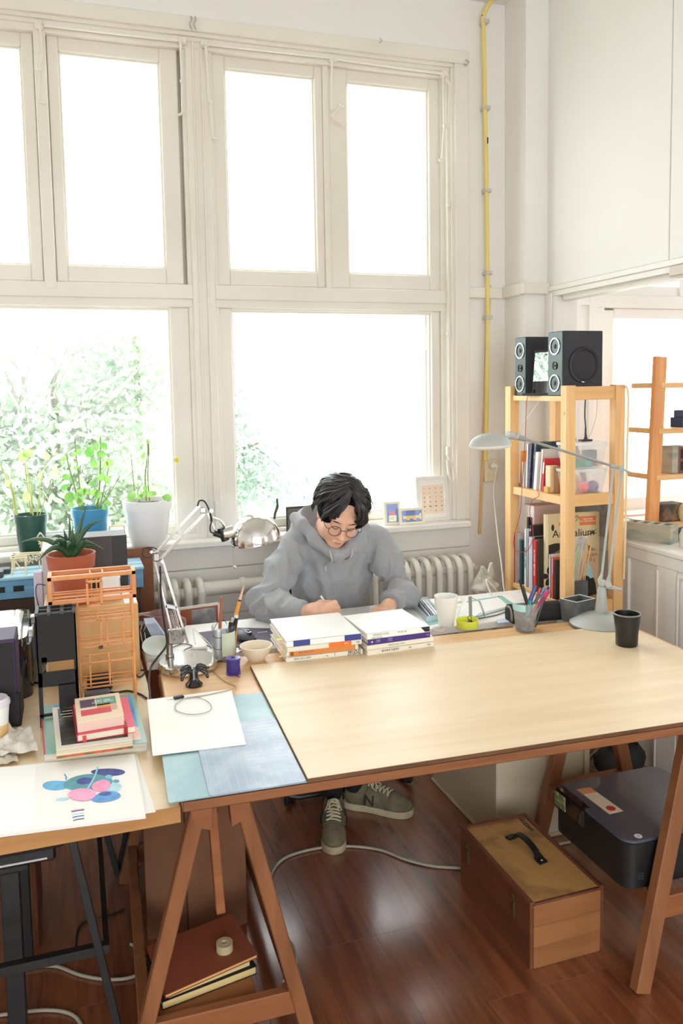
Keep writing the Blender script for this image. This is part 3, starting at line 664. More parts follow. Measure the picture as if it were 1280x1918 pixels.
# --- aloe in its terracotta pot
terra = M('terracotta', rgb(178, 92, 62), .7, noise=(9, rgb(160, 76, 50), .35, .7), bump=(40, .08))
t = thing('potted_aloe', 'spiky dark green aloe in a terracotta pot on the plywood box', 'plant', (-.022, 2.80, .955))
part(t, 'pot', MB().lathe([(.05, .0), (.052, .004), (.066, .115), (.074, .118), (.079, .165), (.073, .165), (.067, .14), (0, .14)], 30), terra, w=False)
part(t, 'saucer', MB().lathe([(.062, 0), (.072, .03), (.068, .03), (.060, .004), (0, .004)], 30), terra, w=False)
part(t, 'soil', MB().lathe([(0, .146), (.04, .148), (.0665, .142), (.0665, .14)], 20), M('soil', rgb(58, 40, 30), .95, bump=(60, .5)), w=False)
aloe = M('aloe_green', rgb(44, 78, 50), .4, noise=(14, rgb(72, 108, 70), .45, .65))
c = Vector((-.022, 2.80, 1.098))
for dx, dy, h, bend, w in ((-.15, -.06, .10, .02, .016), (-.10, -.09, .07, .05, .018), (-.055, -.06, .08, .01, .019), (-.02, .03, .10, 0, .016), (.01, -.03, .115, 0, .017), (.035, .05, .09, .01, .016), (.05, -.05, .075, .0, .018), (.055, .02, .17, 0, .015), (.11, .0, .145, .02, .015), (.09, -.06, .065, .02, .017), (.105, -.02, .04, .01, .014), (-.06, .05, .09, .02, .016), (-.01, -.07, .07, .02, .018), (.0, .06, .14, 0, .013), (.055, .06, .05, 0, .015), (-.035, -.03, .06, 0, .017)):
    P = []; R = []
    for k in range(9):
        u = k/8; P.append(c+Vector((dx*u**1.15, dy*u**1.15, h*u-bend*u*u+.03*math.sin(PI*u)*(1 if bend else 0)))); R.append(max(.0008, w*(.62+.5*u if u < .3 else .77*(1-((u-.3)/.7)**1.7))*.78))
    part(t, 'leaf', MB().tube(P, R, 7), aloe, ang=60)
# --- orange strip-wood model
owood = M('model_wood', rgb(220, 150, 88), .5, noise=(25, rgb(206, 132, 72), .35, .7))
FY = 2.42; tlz = Py(92, 1080, FY); trz = Py(250, 1070, FY)
x0, x1, zt = tlz.x, trz.x, (tlz.z+trz.z)/2; zb = (Py(97, 1131, FY).z+Py(253, 1120, FY).z)/2; BY = FY+.075
t = thing('wooden_frame_model', 'orange strip wood frame model shaped like a T before the plywood box', 'model', (.07, 2.46, DZ))
b = MB(); r = .0115
for z in (zb+.005, zt-.005):
    for y in (FY, BY): b.box(((x0+x1)/2, y, z), (x1-x0+r, r, r), .0008)
    for x in (x0, x1): b.box((x, (FY+BY)/2, z), (r, BY-FY, r), .0008)
for x in (x0, x1):
    for y in (FY, BY): b.box((x, y, (zt+zb)/2), (r, r, zt-zb), .0008)
for y, z in ((FY, zb+.018), (BY, zb+.016), (FY+.02, zt-.004)): b.box(((x0+x1)/2, y, z), (x1-x0, .005, .004))
b.box(((x0+x1)/2+.03, (FY+BY)/2, zt-.005), (.005, BY-FY, .006)); b.box(((x0+x1)/2-.005, (FY+BY)/2, zt-.005), (.004, BY-FY, .006))
part(t, 'upper_frame', b, owood)
b = MB(); cx = (Py(155, 1085, FY-.03).x+Py(196, 1085, FY-.03).x)/2; w2 = .038; zc1 = Py(155, 1090, FY-.03).z; zc0 = Py(155, 1135, FY-.03).z
for x in (cx-w2/2, cx+w2/2):
    for y in (FY-.035, FY+.012): b.box((x, y, (zc0+zc1)/2), (.006, .006, zc1-zc0), .0006)
for z in (zc0, zc1):
    for y in (FY-.035, FY+.012): b.box((cx, y, z), (w2+.006, .006, .006))
    for x in (cx-w2/2, cx+w2/2): b.box((x, FY-.012, z), (.006, .05, .006))
for dx in (-.006, .008): b.box((cx+dx, FY+.012, (zc0+zc1)/2), (.004, .004, zc1-zc0))
part(t, 'small_box_frame', b, owood)
b = MB(); xa, xb = -.008, .146; FT = FY+.005; BT = FY+.075
for x in (xa, xb):
    for y in (FT, BT): b.box((x, y, (DZ+zb)/2), (.0065, .0065, zb-DZ), .0006)
for z, dz in ((Py(200, 1160, FT).z, .012), (Py(200, 1208, FT).z, .010), (Py(200, 1238, FT).z, .0), (Py(200, 1284, FT).z, .010)):
    for y in (FT, BT):
        b.box(((xa+xb)/2, y, z), (xb-xa, .004, .0045))
        if dz: b.box(((xa+xb)/2, y+.002, z+dz), (xb-xa, .004, .003))
    for x in (xa, xb): b.box((x, (FT+BT)/2, z), (.004, BT-FT, .004))
zl = [Py(200, y, FT).z for y in (1160, 1208, 1238, 1284)]
for x, z0, z1 in ((.055, zl[1], zl[0]), (.072, zl[1], zl[0]), (.046, zl[0], zl[0]+.035), (.118, zl[1], zl[0]), (.020, zl[3], zl[2]), (.075, zl[3], zl[2])):
    for y in (FT, BT-.012): b.box((x, y, (z0+z1)/2), (.004, .004, z1-z0))
for x in (.020, .075):
    for z in (zl[3], zl[2]): b.box((x, (FT+BT)/2, z), (.004, BT-FT, .004))
part(t, 'tower_frame', b, owood)
part(t, 'clip', MB().box((.052, FT-.003, zl[1]-.004), (.012, .006, .008)), black_plastic)
# --- black card model
t = thing('card_model', 'tall black card model with open window holes beside the orange frame', 'model', (-.065, 2.40, DZ))
y0, y1, xa, xb, zt = 2.355, 2.445, -.121, -.014, 1.035
b = MB(); b.b2((xa, y0, .90), (xb, y0+.006, zt), .001); b.b2((xa, y0, .845), (xa+.012, y0+.006, .90)); b.b2((xb-.008, y0, .80), (xb, y0+.006, .90)); b.b2((xa, y0, DZ), (xa+.011, y0+.006, .85)); b.b2((xa, y0, .83), (xb, y0+.006, .872), .001)
b.b2((-.068, y0, DZ), (xb, y0+.006, .835), .001); b.b2((xa, y0, .745), (-.066, y0+.006, .752)); b.b2((xa+.012, y0, .895), (-.095, y0+.006, .915))
part(t, 'front_panel', b, black_matt)
b = MB(); b.b2((xb-.005, y0, .80), (xb, y1, zt), .001); b.b2((xb-.005, y0, DZ), (xb, y0+.05, .80)); part(t, 'right_panel', b, black_matt)
b = MB(); b.b2((xa, y0, .87), (xa+.005, y1, zt), .001); b.b2((xa, y1-.01, DZ), (xa+.006, y1, .88)); part(t, 'left_panel', b, black_matt)
b = MB(); b.b2((xa, y1-.006, .93), (xb, y1, zt), .001); b.b2((xb-.01, y1-.006, DZ), (xb, y1, .93)); part(t, 'back_panel', b, black_matt)
b = MB()
for y in (y0+.006, (y0+y1)/2, y1-.008): b.b2((xa, y-.004, zt), (xb, y+.004, zt+.006), .001)
for x in (xa+.004, -.085, -.05, xb-.004): b.b2((x-.005, y0, zt-.002), (x+.005, y1, zt+.007), .001)
part(t, 'top_ribs', b, M('charcoal_rib', (.06, .06, .065), .6), kind='stuff')
# --- cables on the left desk
def cable(name, label, pts, r, mat, n=6): 
    b = MB().tube(smooth_path(pts, n), r, 7); return solo(name, label, 'cable', b, mat, tuple(Vector(pts[0])), ang=80)
z = DZ+.004
cable('power_cable', 'black cable running behind the black card model to the orange frame', [Pz(x, y, z) for x, y in ((58, 1255), (60, 1275), (80, 1281), (105, 1283), (118, 1276), (98, 1262), (84, 1258), (95, 1272), (120, 1285))], .0028, cable_black)
cable('power_cable', 'black cable crossing the left desk behind the magazines to the table edge', [Pz(x, y, z) for x, y in ((152, 1288), (185, 1294), (215, 1297), (240, 1294), (262, 1300), (275, 1308))], .003, cable_black)
cable('power_cable', 'black cable looping from the adapter towards the chrome lamp', [Pz(x, y, z) for x, y in ((196, 1268), (225, 1266), (250, 1257), (272, 1256), (262, 1268), (252, 1262), (240, 1257))]+[], .0025, cable_black)
t = thing('power_adapter', 'black power adapter on the desk behind the orange frame', 'adapter', (.055, 2.58, DZ))
part(t, 'block', MB().b2((.01, 2.575, DZ), (.085, 2.625, DZ+.05), .008), black_plastic); part(t, 'plug', MB().b2((.0, 2.52, DZ), (.075, 2.555, DZ+.02), .004), M('plug_grey', (.12, .12, .13), .5))
P = [Py(86, 1088, 3.0)+Vector((0, -.07, 0)), Py(70, 1095, 2.95), Py(67, 1110, 2.95), Py(71, 1130, 2.95), Py(74, 1150, 2.95), Py(74, 1180, 2.95)]
cable('thin_cable', 'thin black lead hanging beside the grey archive box', P, .0016, cable_black)
# --- cup, papers
p = Pz(4, 1391, DZ); t = thing('paper_cup', 'white paper cup with a lid and kraft sleeve at the left edge', 'cup', (p.x-.018, p.y+.03, DZ))
part(t, 'cup', MB().lathe([(.030, 0), (.039, .1), (.037, .1), (.03, .003), (0, .003)], 24), white_plastic, w=False)
part(t, 'sleeve', MB().lathe([(.0322, .006), (.0352, .045), (.0345, .045), (.0316, .006)], 24), M('kraft', rgb(222, 184, 128), .8), w=False)
part(t, 'lid', MB().lathe([(.0405, .095), (.042, .1), (.041, .108), (.037, .110), (.035, .116), (0, .114)], 24), M('lid_lilac', rgb(226, 220, 228), .4), w=False)
def crumple(name, label, pts, h, mat, loc, seed=0, folds=3):
    n = 16; P = [Vector((x, y, 0)) for x, y in pts]; vs = []; fs = []
    for i in range(n+1):
        for j in range(n+1):
            u, v = i/n, j/n; q = (P[0]*(1-u)+P[1]*u)*(1-v)+(P[3]*(1-u)+P[2]*u)*v
            z = h*abs(mnoise.noise(Vector((u*folds, v*folds, seed))))*1.7+h*.5*u*(1-v)
            vs.append((q.x, q.y, loc[2]+.002+z))
    for i in range(n):
        for j in range(n): fs.append((i*(n+1)+j, (i+1)*(n+1)+j, (i+1)*(n+1)+j+1, i*(n+1)+j+1))
    return solo(name, label, 'paper', MB().add(vs, fs), mat, loc, ang=25)
crumple('crumpled_paper', 'creased white paper in front of the paper cup', poly_px(((-30, 1425), (72, 1418), (55, 1362), (-30, 1390)), DZ), .03, M('crease_paper', rgb(226, 220, 212), .8), (-.17, 2.22, DZ), 3)
crumple('crumpled_paper', 'creased paper scrap lying under the other creased paper', poly_px(((-30, 1437), (35, 1433), (30, 1405), (-30, 1405)), DZ), .008, M('crease_paper2', rgb(214, 204, 186), .8), (-.2, 2.13, DZ), 7)
# --- magazine stack
def quad_slab(b, q, z0, z1, mi=0): return b.prism([tuple(p) for p in q], z0, z1, mi)
def shrink(q, d):
    c = (sum(p[0] for p in q)/4, sum(p[1] for p in q)/4); return [(p[0]+(c[0]-p[0])*d, p[1]+(c[1]-p[1])*d) for p in q]
def bil(q, u, v): 
    a = [Vector((*p, 0)) for p in q]; w_ = (a[0]*(1-u)+a[1]*u)*(1-v)+(a[3]*(1-u)+a[2]*u)*v; return (w_.x, w_.y)
def sub(q, u0, v0, u1, v1): return [bil(q, u0, v0), bil(q, u1, v0), bil(q, u1, v1), bil(q, u0, v1)]
pages = M('pages', rgb(226, 220, 206), .8, noise=(220, rgb(196, 188, 176), .4, .6, (.02, .02, 1)))
q = [(-.104, 2.115), (.150, 2.096), (.146, 2.46), (-.125, 2.46)]          # counter-clockwise from front-left
t = thing('magazine', 'thick magazine with a green and blue cover, lowest of the left desk stack', 'magazine', (.02, 2.28, DZ))
part(t, 'pages', quad_slab(MB(), shrink(q, .01), DZ, DZ+.024), pages)
part(t, 'cover', quad_slab(MB(), q, DZ+.024, DZ+.0255), M('cover_green', rgb(140, 186, 172), .35))
b = MB(); quad_slab(b, sub(q, .15, .06, .95, .96), DZ+.0255, DZ+.0258); part(t, 'blue_picture', b, M('cover_blue', rgb(36, 140, 214), .35, noise=(5, rgb(90, 180, 226), .4, .6)))
b = MB(); quad_slab(b, sub(q, .15, .06, .95, .30), DZ+.0258, DZ+.0261); part(t, 'sand_picture', b, M('cover_sand', rgb(236, 190, 168), .4, noise=(60, rgb(244, 220, 204), .4, .6, (1, 6, 1))))
b = MB(); quad_slab(b, sub(q, 0, 0, .018, 1), DZ+.0255, DZ+.0259); part(t, 'red_edge', b, M('spine_red', rgb(206, 60, 64), .5))
for k in range(5):
    b = MB(); quad_slab(b, sub(q, .20, .40+.018*k, .33, .407+.018*k), DZ+.0258, DZ+.0260); part(t, 'print', b, M('print_blue', rgb(20, 80, 150), .5))
b = MB(); quad_slab(b, sub(q, .29, .52, .36, .56), DZ+.0258, DZ+.0260); part(t, 'print', b, white_paper)
z1 = DZ+.0262
q = [(-.072, 2.075), (.112, 2.07), (.108, 2.36), (-.088, 2.37)]
t = thing('magazine', 'magazine with a dark photographic cover, second from the bottom of the stack', 'magazine', (.02, 2.22, z1))
part(t, 'pages', quad_slab(MB(), q, z1, z1+.022), M('pages_cream', rgb(226, 214, 188), .8, noise=(260, rgb(198, 184, 156), .4, .6, (.02, .02, 1))))
part(t, 'coloured_edge', quad_slab(MB(), [(-.0725, 2.0742), (.1125, 2.0692), (.112, 2.075), (-.072, 2.08)], z1+.001, z1+.007), M('edge_orange', rgb(206, 96, 58), .7, noise=(40, rgb(120, 100, 50), .5, .6)))
part(t, 'cover', quad_slab(MB(), q, z1+.022, z1+.0228), M('cover_pale', rgb(226, 220, 210), .45))
part(t, 'dark_picture', quad_slab(MB(), sub(q, .07, .08, .95, .95), z1+.0228, z1+.0231), M('dark_photo', rgb(44, 42, 40), .35, noise=(26, rgb(84, 92, 66), .5, .72, (.5, 2, 1))))
for k, (a, c2) in enumerate(((.13, .3), (.1, .36), (.12, .26))):
    b = MB(); quad_slab(b, sub(q, a, .86-.07*k, c2, .872-.07*k), z1+.0231, z1+.0233); part(t, 'print', b, white_paper)
z2 = z1+.0234
q = [(-.022, 2.105), (.122, 2.112), (.116, 2.33), (-.034, 2.32)]
t = thing('notebook', 'pink hardcover notebook with a red ribbon under the small beige book', 'notebook', (.05, 2.2, z2))
part(t, 'pages', quad_slab(MB(), shrink(q, .012), z2+.0015, z2+.0165), M('pages_cream2', rgb(232, 222, 200), .8))
b = MB(); quad_slab(b, q, z2, z2+.0015); quad_slab(b, q, z2+.0165, z2+.018); quad_slab(b, sub(q, 0, 0, .012, 1), z2, z2+.018); part(t, 'cover', b, M('cover_pink', rgb(226, 84, 108), .45))
a = bil(q, .12, -.005); b = MB(); b.bar((a[0], a[1], z2+.014), (a[0]+.002, a[1]-.012, z2-.024), .009, .001, up=(0, 1, 0)); part(t, 'ribbon', b, M('ribbon_red', rgb(204, 34, 34), .5))
b = MB(); quad_slab(b, sub(q, .80, -.008, .87, .2), z2+.018, z2+.0186); quad_slab(b, sub(q, .80, -.008, .87, 0), z2, z2+.0186); part(t, 'elastic_band', b, M('ribbon_dark_red', rgb(170, 24, 40), .5))
z3 = z2+.0187
q = [(-.020, 2.118), (.096, 2.128), (.092, 2.298), (-.026, 2.292)]
t = thing('book', 'small beige paperback with coloured squares on top of the magazine stack', 'book', (.03, 2.2, z3))
part(t, 'pages', quad_slab(MB(), shrink(q, .008), z3+.001, z3+.025), M('pages_pink', rgb(226, 198, 184), .8))
b = MB(); quad_slab(b, q, z3, z3+.001); quad_slab(b, q, z3+.025, z3+.0262); quad_slab(b, sub(q, 0, 0, .01, 1), z3, z3+.026); part(t, 'cover', b, M('cover_beige', rgb(238, 218, 188), .6))
for nm, (u0, v0, u1, v1), cc in (('plum_square', (.10, .55, .44, .88), (92, 72, 100)), ('green_square', (.46, .55, .90, .88), (108, 164, 142)), ('orange_square', (.46, .46, .76, .60), (228, 160, 76)), ('red_square', (.10, .22, .76, .45), (216, 80, 96)), ('tan_square', (.77, .28, .90, .56), (212, 170, 152))):
    part(t, nm, quad_slab(MB(), sub(q, u0, v0, u1, v1), z3+.0262, z3+.0265), M(nm, rgb(*cc), .6))
a = bil(q, .6, .72); text(t, 'title', 'PIST ON\nARTS 20TH', .0115, white_paper, T3(a[0], a[1], z3+.0266) @ RZ(.05))
# --- sketch pad with a painting
t = thing('sketch_pad', 'white sketch pad with a blue and pink painting at the desk front', 'sketchbook', (-.1, 1.93, DZ))
q = poly_px(((-140, 1582), (273, 1529), (252, 1413), (-130, 1452)), DZ+.006)
part(t, 'pages', quad_slab(MB(), q, DZ+.0008, DZ+.008), white_paper)
part(t, 'cover_sheet', quad_slab(MB(), poly_px(((-140, 1574), (60, 1547), (68, 1432), (-130, 1448)), DZ+.0085), DZ+.008, DZ+.0088), M('white_paper2', rgb(248, 248, 247), .7))
zp = DZ+.0082
def blob(name, cx, cy, rx, ry, rot, col, dz, wob=.08, seed=0):
    pts = []
    for k in range(28):
        a = 2*PI*k/28; w_ = 1+wob*math.sin(2*a+seed)+wob*.6*math.sin(3*a+seed*2.1); x, y = rx*w_*math.cos(a), ry*w_*math.sin(a)
        X, Y = cx+x*math.cos(rot)-y*math.sin(rot), cy+x*math.sin(rot)+y*math.cos(rot); pts.append((X*.2656, 1260+Y*.2656))
    part(t, name, MB().prism(poly_px(pts[::-1], zp), zp+dz, zp+dz+.0002), M('paint_'+name, rgb(*col), .6, noise=(60, tuple(min(1, c_*1.15+.02) for c_ in rgb(*col)), .4, .6)))
blob('light_blue_shape', 405, 795, 100, 36, -.08, (98, 172, 212), .0002, .1, 1); blob('navy_shape', 765, 702, 115, 27, .02, (58, 72, 140), .0002, .05, 2)
blob('teal_shape', 620, 775, 172, 56, -.13, (84, 152, 164), .0005, .06, 0); blob('inner_navy_shape', 600, 765, 58, 24, -.12, (62, 74, 148), .0008, .04, 1)
blob('pale_teal_shape', 795, 808, 62, 33, 0, (166, 208, 220), .0005, .06, 2); blob('blue_shape', 750, 877, 100, 36, -.1, (86, 148, 206), .0008, .08, 3); blob('dark_blue_shape', 742, 857, 44, 14, -.05, (54, 82, 164), .0011, .04, 3)
blob('pink_shape', 580, 862, 95, 46, 0, (240, 164, 196), .0011, .05, 2); blob('rose_shape', 715, 800, 70, 38, -.2, (238, 150, 186), .0011, .05, 5)
blob('pale_drop', 440, 893, 46, 11, -.12, (160, 208, 216), .0002, .05, 0); blob('small_cyan_drop', 768, 736, 26, 13, 0, (120, 190, 214), .0008, .03, 0); blob('small_blue_drop', 820, 765, 22, 10, 0, (80, 150, 190), .0008, .03, 0)
def stroke(name, pts, w, col, dz=.0014):
    P = [Pz(x*.2656, 1260+y*.2656, zp+dz) for x, y in pts]; b = MB()
    for p, q_ in zip(P[:-1], P[1:]): b.bar(p, q_, w, .0002)
    part(t, name, b, M('paint_%s_%d_%d' % (name, col[0], col[2]), rgb(*col), .6))
stroke('pale_blue_stem', ((690, 665), (672, 725), (645, 775), (620, 815)), .0042, (160, 212, 236)); stroke('blue_stem', ((455, 715), (468, 735), (466, 756)), .003, (90, 150, 190), .0003)
for k, (y, cc) in enumerate(((968, (238, 168, 176)), (975, (76, 92, 170)), (996, (196, 214, 230)), (1015, (60, 84, 160)), (1036, (44, 60, 136)))):
    stroke('swatch_line', ((500+4*k, y+6), (548, y-3), (594, y-8)), .0034, cc, .0003)
b = MB(); quad_slab(b, poly_px(((240, 1530), (292, 1521), (256, 1413), (225, 1415)), DZ), DZ, DZ+.0005)
solo('paper_sheet', 'loose white sheet slipped under the sketch pad at its right', 'paper', b, white_paper, (.1, 1.9, DZ))
# ================================================================ ON THE WORK TABLE, LEFT END
q = [L(.0-.03, .015, 0), L(.30, .015, 0), L(.30, .575, 0), L(-.03, .575, 0)]
t = thing('cutting_mat', 'teal cutting mat lying under the blue grey one on the table', 'cutting mat', L(.1, .3, TZ)[:], RT)
b = MB(); b.X = TX; b.prism(rrect(-.030, -.013, .302, .572, .004, 2), .7405, .7430); part(t, 'mat', b, M('mat_teal', rgb(142, 178, 186), .38, noise=(7, rgb(164, 198, 202), .4, .65)))
t = thing('cutting_mat', 'blue grey cutting mat with a fine grid beside the plywood sheet', 'cutting mat', L(.17, .19, .744)[:], RT)
b = MB(); b.X = TX; b.prism(rrect(.060, -.016, .283, .365, .008, 3), .7431, .7460); part(t, 'mat', b, M('mat_blue', rgb(150, 168, 188), .33, noise=(9, rgb(188, 202, 214), .4, .7)))
b = MB(); b.X = TX
for i in range(11): b.b2((.0705+.020*i, -.004, .7460), (.0710+.020*i, .353, .7462))
for j in range(18): b.b2((.0705, -.004+.021*j, .7460), (.271, -.0035+.021*j, .7462))
part(t, 'grid', b, M('mat_grid', rgb(206, 216, 224), .4), kind='stuff')
b = MB(); b.prism(poly_px(((286, 1415), (461, 1394), (433, 1291), (276, 1311)), .7475), .7463, .7485)
sh = solo('white_board', 'white foam board lying over the two cutting mats', 'board', b, M('foam_board', rgb(246, 245, 240), .5), (.29, 2.17, .7475))
t = thing('bracelet_cable', 'grey ring of wire with a black clip lying on the white board', 'cable', Pz(362, 1322, .7485)[:])
ring = [Pz(362+34*math.cos(a)+3*math.sin(2*a), 1322+16*math.sin(a), .7487+.003) for a in [2*PI*k/36 for k in range(36)]]
part(t, 'ring', MB().tube(ring, .0013, 6, closed=True), M('wire_grey', rgb(160, 158, 152), .5))
p = Pz(335, 1308, .7487); part(t, 'clip', MB().box((p.x, p.y, .7525), (.030, .014, .007), .002, X=T3(p.x, p.y, 0) @ RZ(.2) @ T3(-p.x, -p.y, 0)), black_plastic)
part(t, 'clear_tip', MB().bar(Pz(312, 1309, .751), Pz(327, 1307, .751), .006, .004, .001), white_plastic)
P = [Pz(392, 1222, .7375+.004), Pz(399, 1245, TZ+.003), Pz(402, 1258, TZ+.003), Pz(420, 1275, TZ+.003), Pz(441, 1285, TZ+.003), Pz(430, 1292, .7505), Pz(385, 1302, .7505), Pz(350, 1307, .7505)]
part(t, 'lead', MB().tube(smooth_path(P, 6), .0016, 6), M('wire_beige', rgb(176, 164, 132), .5))
# --- chrome architect lamp
LC = Vector((.330, 2.635, TZ)); LY = 2.66
t = thing('desk_lamp', 'chrome architect lamp with a round dome shade on the work table', 'lamp', LC[:])
part(t, 'base', MB().lathe([(.096, 0), (.098, .004), (.097, .022), (.094, .027), (.05, .029), (0, .029)], 48, LC), chrome, ang=25)
p0 = Py(318, 1222, LY+.02); p0.z = TZ+.029
b = MB(); b.cyl(p0, (p0.x, p0.y, TZ+.075), .011, seg=14); b.cyl((p0.x, p0.y, TZ+.03), (p0.x, p0.y, TZ+.04), .015, seg=14); b.bar((p0.x-.02, p0.y, TZ+.055), (p0.x, p0.y, TZ+.055), .006, .006); b.box((p0.x+.02, p0.y, TZ+.095), (.055, .028, .05), .006)
b.cyl((p0.x+.04, p0.y-.02, TZ+.09), (p0.x+.04, p0.y+.02, TZ+.09), .009)
part(t, 'pivot', b, M('worn_chrome', (.36, .34, .32), .35, 1))
A0, A1 = Py(326, 1200, LY), Py(288, 1042, LY); B0, B1 = Py(352, 1205, LY), Py(302, 1045, LY)
b = MB(); b.bar(A0, A1, .0085, .008, .001, up=(0, 1, 0)); b.bar(B0, B1, .0085, .008, .001, up=(0, 1, 0)); b.bar(A0.lerp(A1, .42), B0.lerp(B1, .42), .012, .008, .001, up=(0, 1, 0))
part(t, 'lower_arm', b, chrome)
b = MB()
for s in (-.012, .012):
    P = []
    for k in range(120):
        u = k/119; c_ = A0.lerp(B0, .5).lerp(A1.lerp(B1, .5), .06+.32*u); a = u*2*PI*22; P.append(c_+Vector((s*.5+.004*math.cos(a), s*.4+.004*math.sin(a), 0)))
    b.tube(P, .0009, 4)
part(t, 'spring', b, steel)
b = MB(); b.box(Py(293, 1043, LY), (.024, .018, .030), .005); b.cyl(Py(284, 1034, LY-.016), Py(284, 1034, LY+.016), .005); b.cyl(Py(304, 1052, LY-.016), Py(304, 1052, LY+.016), .005); part(t, 'elbow_joint', b, M('worn_chrome', (.36, .34, .32), .35, 1))
C0, C1 = Py(292, 1035, LY), Py(374, 947, LY); D0, D1 = Py(302, 1046, LY), Py(384, 962, LY)
b = MB(); b.bar(C0, C1, .0085, .008, .001, up=(0, 1, 0)); b.bar(D0, D1, .0085, .008, .001, up=(0, 1, 0)); b.bar(C0.lerp(C1, .5), D0.lerp(D1, .5), .011, .007, up=(0, 1, 0)); part(t, 'upper_arm', b, chrome)
b = MB(); b.box(Py(380, 955, LY), (.022, .018, .022), .004); b.cyl(Py(396, 957, LY-.018), Py(396, 957, LY+.018), .006); b.bar(Py(390, 962, LY), Py(403, 992, LY), .009, .009, .001, up=(0, 1, 0)); b.tube(smooth_path([Py(398, 970, LY), Py(412, 975, LY), Py(420, 985, LY)], 5), .004, 8); part(t, 'head_link', b, chrome)
b = MB(); b.cyl(Py(400, 998, LY), Py(418, 1004, LY), .010); b.cyl(Py(414, 988, LY), Py(423, 1012, LY), .014, seg=14); part(t, 'black_joint', b, black_plastic)
part(t, 'collar', MB().cyl(Py(418, 999, LY), Py(436, 995, LY), .019, .022, 20), chrome)
P = [Py(370, 948, LY-.012), Py(374, 938, LY-.012), Py(384, 940, LY-.014), Py(393, 958, LY-.014), Py(397, 975, LY-.014), Py(394, 985, LY-.014), Py(395, 996, LY-.014), Py(402, 999, LY-.012)]
part(t, 'flex', MB().tube(smooth_path(P, 5), .0028, 7), cable_black)
P = [Py(283, 1030, LY+.01), Py(270, 1026, LY+.01), Py(268, 1040, LY+.01), Py(280, 1044, LY+.01), Py(296, 1032, LY+.01), Py(288, 1026, LY+.01), Py(276, 1025, LY+.01)]
part(t, 'flex_loop', MB().tube(smooth_path(P, 5), .002, 6), cable_black)
P = [Py(300, 1060, LY), Py(302, 1120, LY-.005), Py(310, 1180, LY-.008), Py(312, 1208, LY-.01), Py(295, 1232, LY-.03), Py(283, 1250, LY-.05), Pz(279, 1275, TZ+.01), Pz(281, 1300, DZ+.02), Pz(280, 1318, DZ+.01)]
part(t, 'power_cord', MB().tube(smooth_path(P, 6), .0035, 8), cable_black)
dc = (Py(437, 1021, LY)+Py(521, 1000, LY))/2; tilt = -math.atan2(Py(521, 1000, LY).z-Py(437, 1021, LY).z, Py(521, 1000, LY).x-Py(437, 1021, LY).x)
prof = [(.0845*math.cos(a), .088*math.sin(a)) for a in [PI/2*k/14 for k in range(15)]]; prof[-1] = (0, .088)
part(t, 'shade', MB().lathe([(.0815, -.002), (.0855, -.002), (.0855, .002)]+prof[0:1]+prof[1:]+[(0, .086)]+[(r_*.97, z_*.97) for r_, z_ in prof[::-1][1:]], 48, X=T3(*dc) @ RX(.06) @ RY(tilt)), chrome, ang=40)
part(t, 'bulb', MB().ball(dc+Vector((0, 0, .03)), .028, 14, 10), M('bulb_white', rgb(240, 238, 230), .3))
b = MB(); b.cyl(Py(437, 1018, LY-.01), Py(440, 1060, LY-.01), .0022, seg=8); b.ball(Py(440, 1062, LY-.01), .006, 10, 6); part(t, 'guide_pin', b, steel)
# --- small things round the lamp
p = Pz(365, 1287, TZ)
t = thing('palm_figurine', 'glossy black palm shaped figurine before the chrome lamp base', 'figurine', (p.x, p.y+.015, TZ))
part(t, 'foot', MB().lathe([(0, 0), (.026, 0), (.027, .006), (.018, .014), (.012, .028), (.014, .05), (.012, .055), (0, .056)], 20), black_gloss, w=False)
for s in (-1, 1):
    for k in range(3):
        b = MB(); P = [(s*.004, -.004*k, .046), (s*(.014+.004*k), -.006*k, .062-.006*k), (s*(.030+.003*k), -.009*k, .060-.010*k), (s*(.040), -.012*k, .050-.012*k)]
        b.tube(smooth_path(P, 4), [.004]*4+[.0065]*4+[.005]*4+[.0015], 8); part(t, 'frond', b, black_gloss, w=False, ang=60)
p = Pz(440, 1266, TZ)
t = thing('thread_spool', 'dark purple thread spool between the jar and plywood', 'spool', (p.x, p.y+.022, TZ))
part(t, 'thread', MB().lathe([(.021, .005), (.0225, .012), (.0215, .030), (.0225, .043), (.021, .048)], 24), M('thread_purple', rgb(62, 46, 126), .6, bump=(150, .3)), w=False)
part(t, 'reel', MB().lathe([(0, 0), (.0245, 0), (.0245, .005), (.02, .006), (.02, .047), (.0245, .048), (.0245, .053), (.007, .054), (.006, .048), (0, .048)], 24), M('reel_purple', rgb(70, 54, 140), .3), w=False)
part(t, 'thread_end', MB().tube(smooth_path([(.0, -.02, .005), (.006, -.032, .002), (.014, -.042, .002)], 4), .0012, 5), ink, w=False)
p = Pz(484, 1241, TZ)
t = thing('bowl', 'small white ceramic bowl left of the stacked white books', 'bowl', (p.x, p.y+.028, TZ))
part(t, 'bowl', MB().lathe([(0, 0), (.026, 0), (.028, .004), (.045, .026), (.0545, .048), (.0555, .052), (.0535, .052), (.043, .028), (.026, .008), (0, .006)], 40), M('bowl_glaze', rgb(232, 222, 200), .3), w=False)
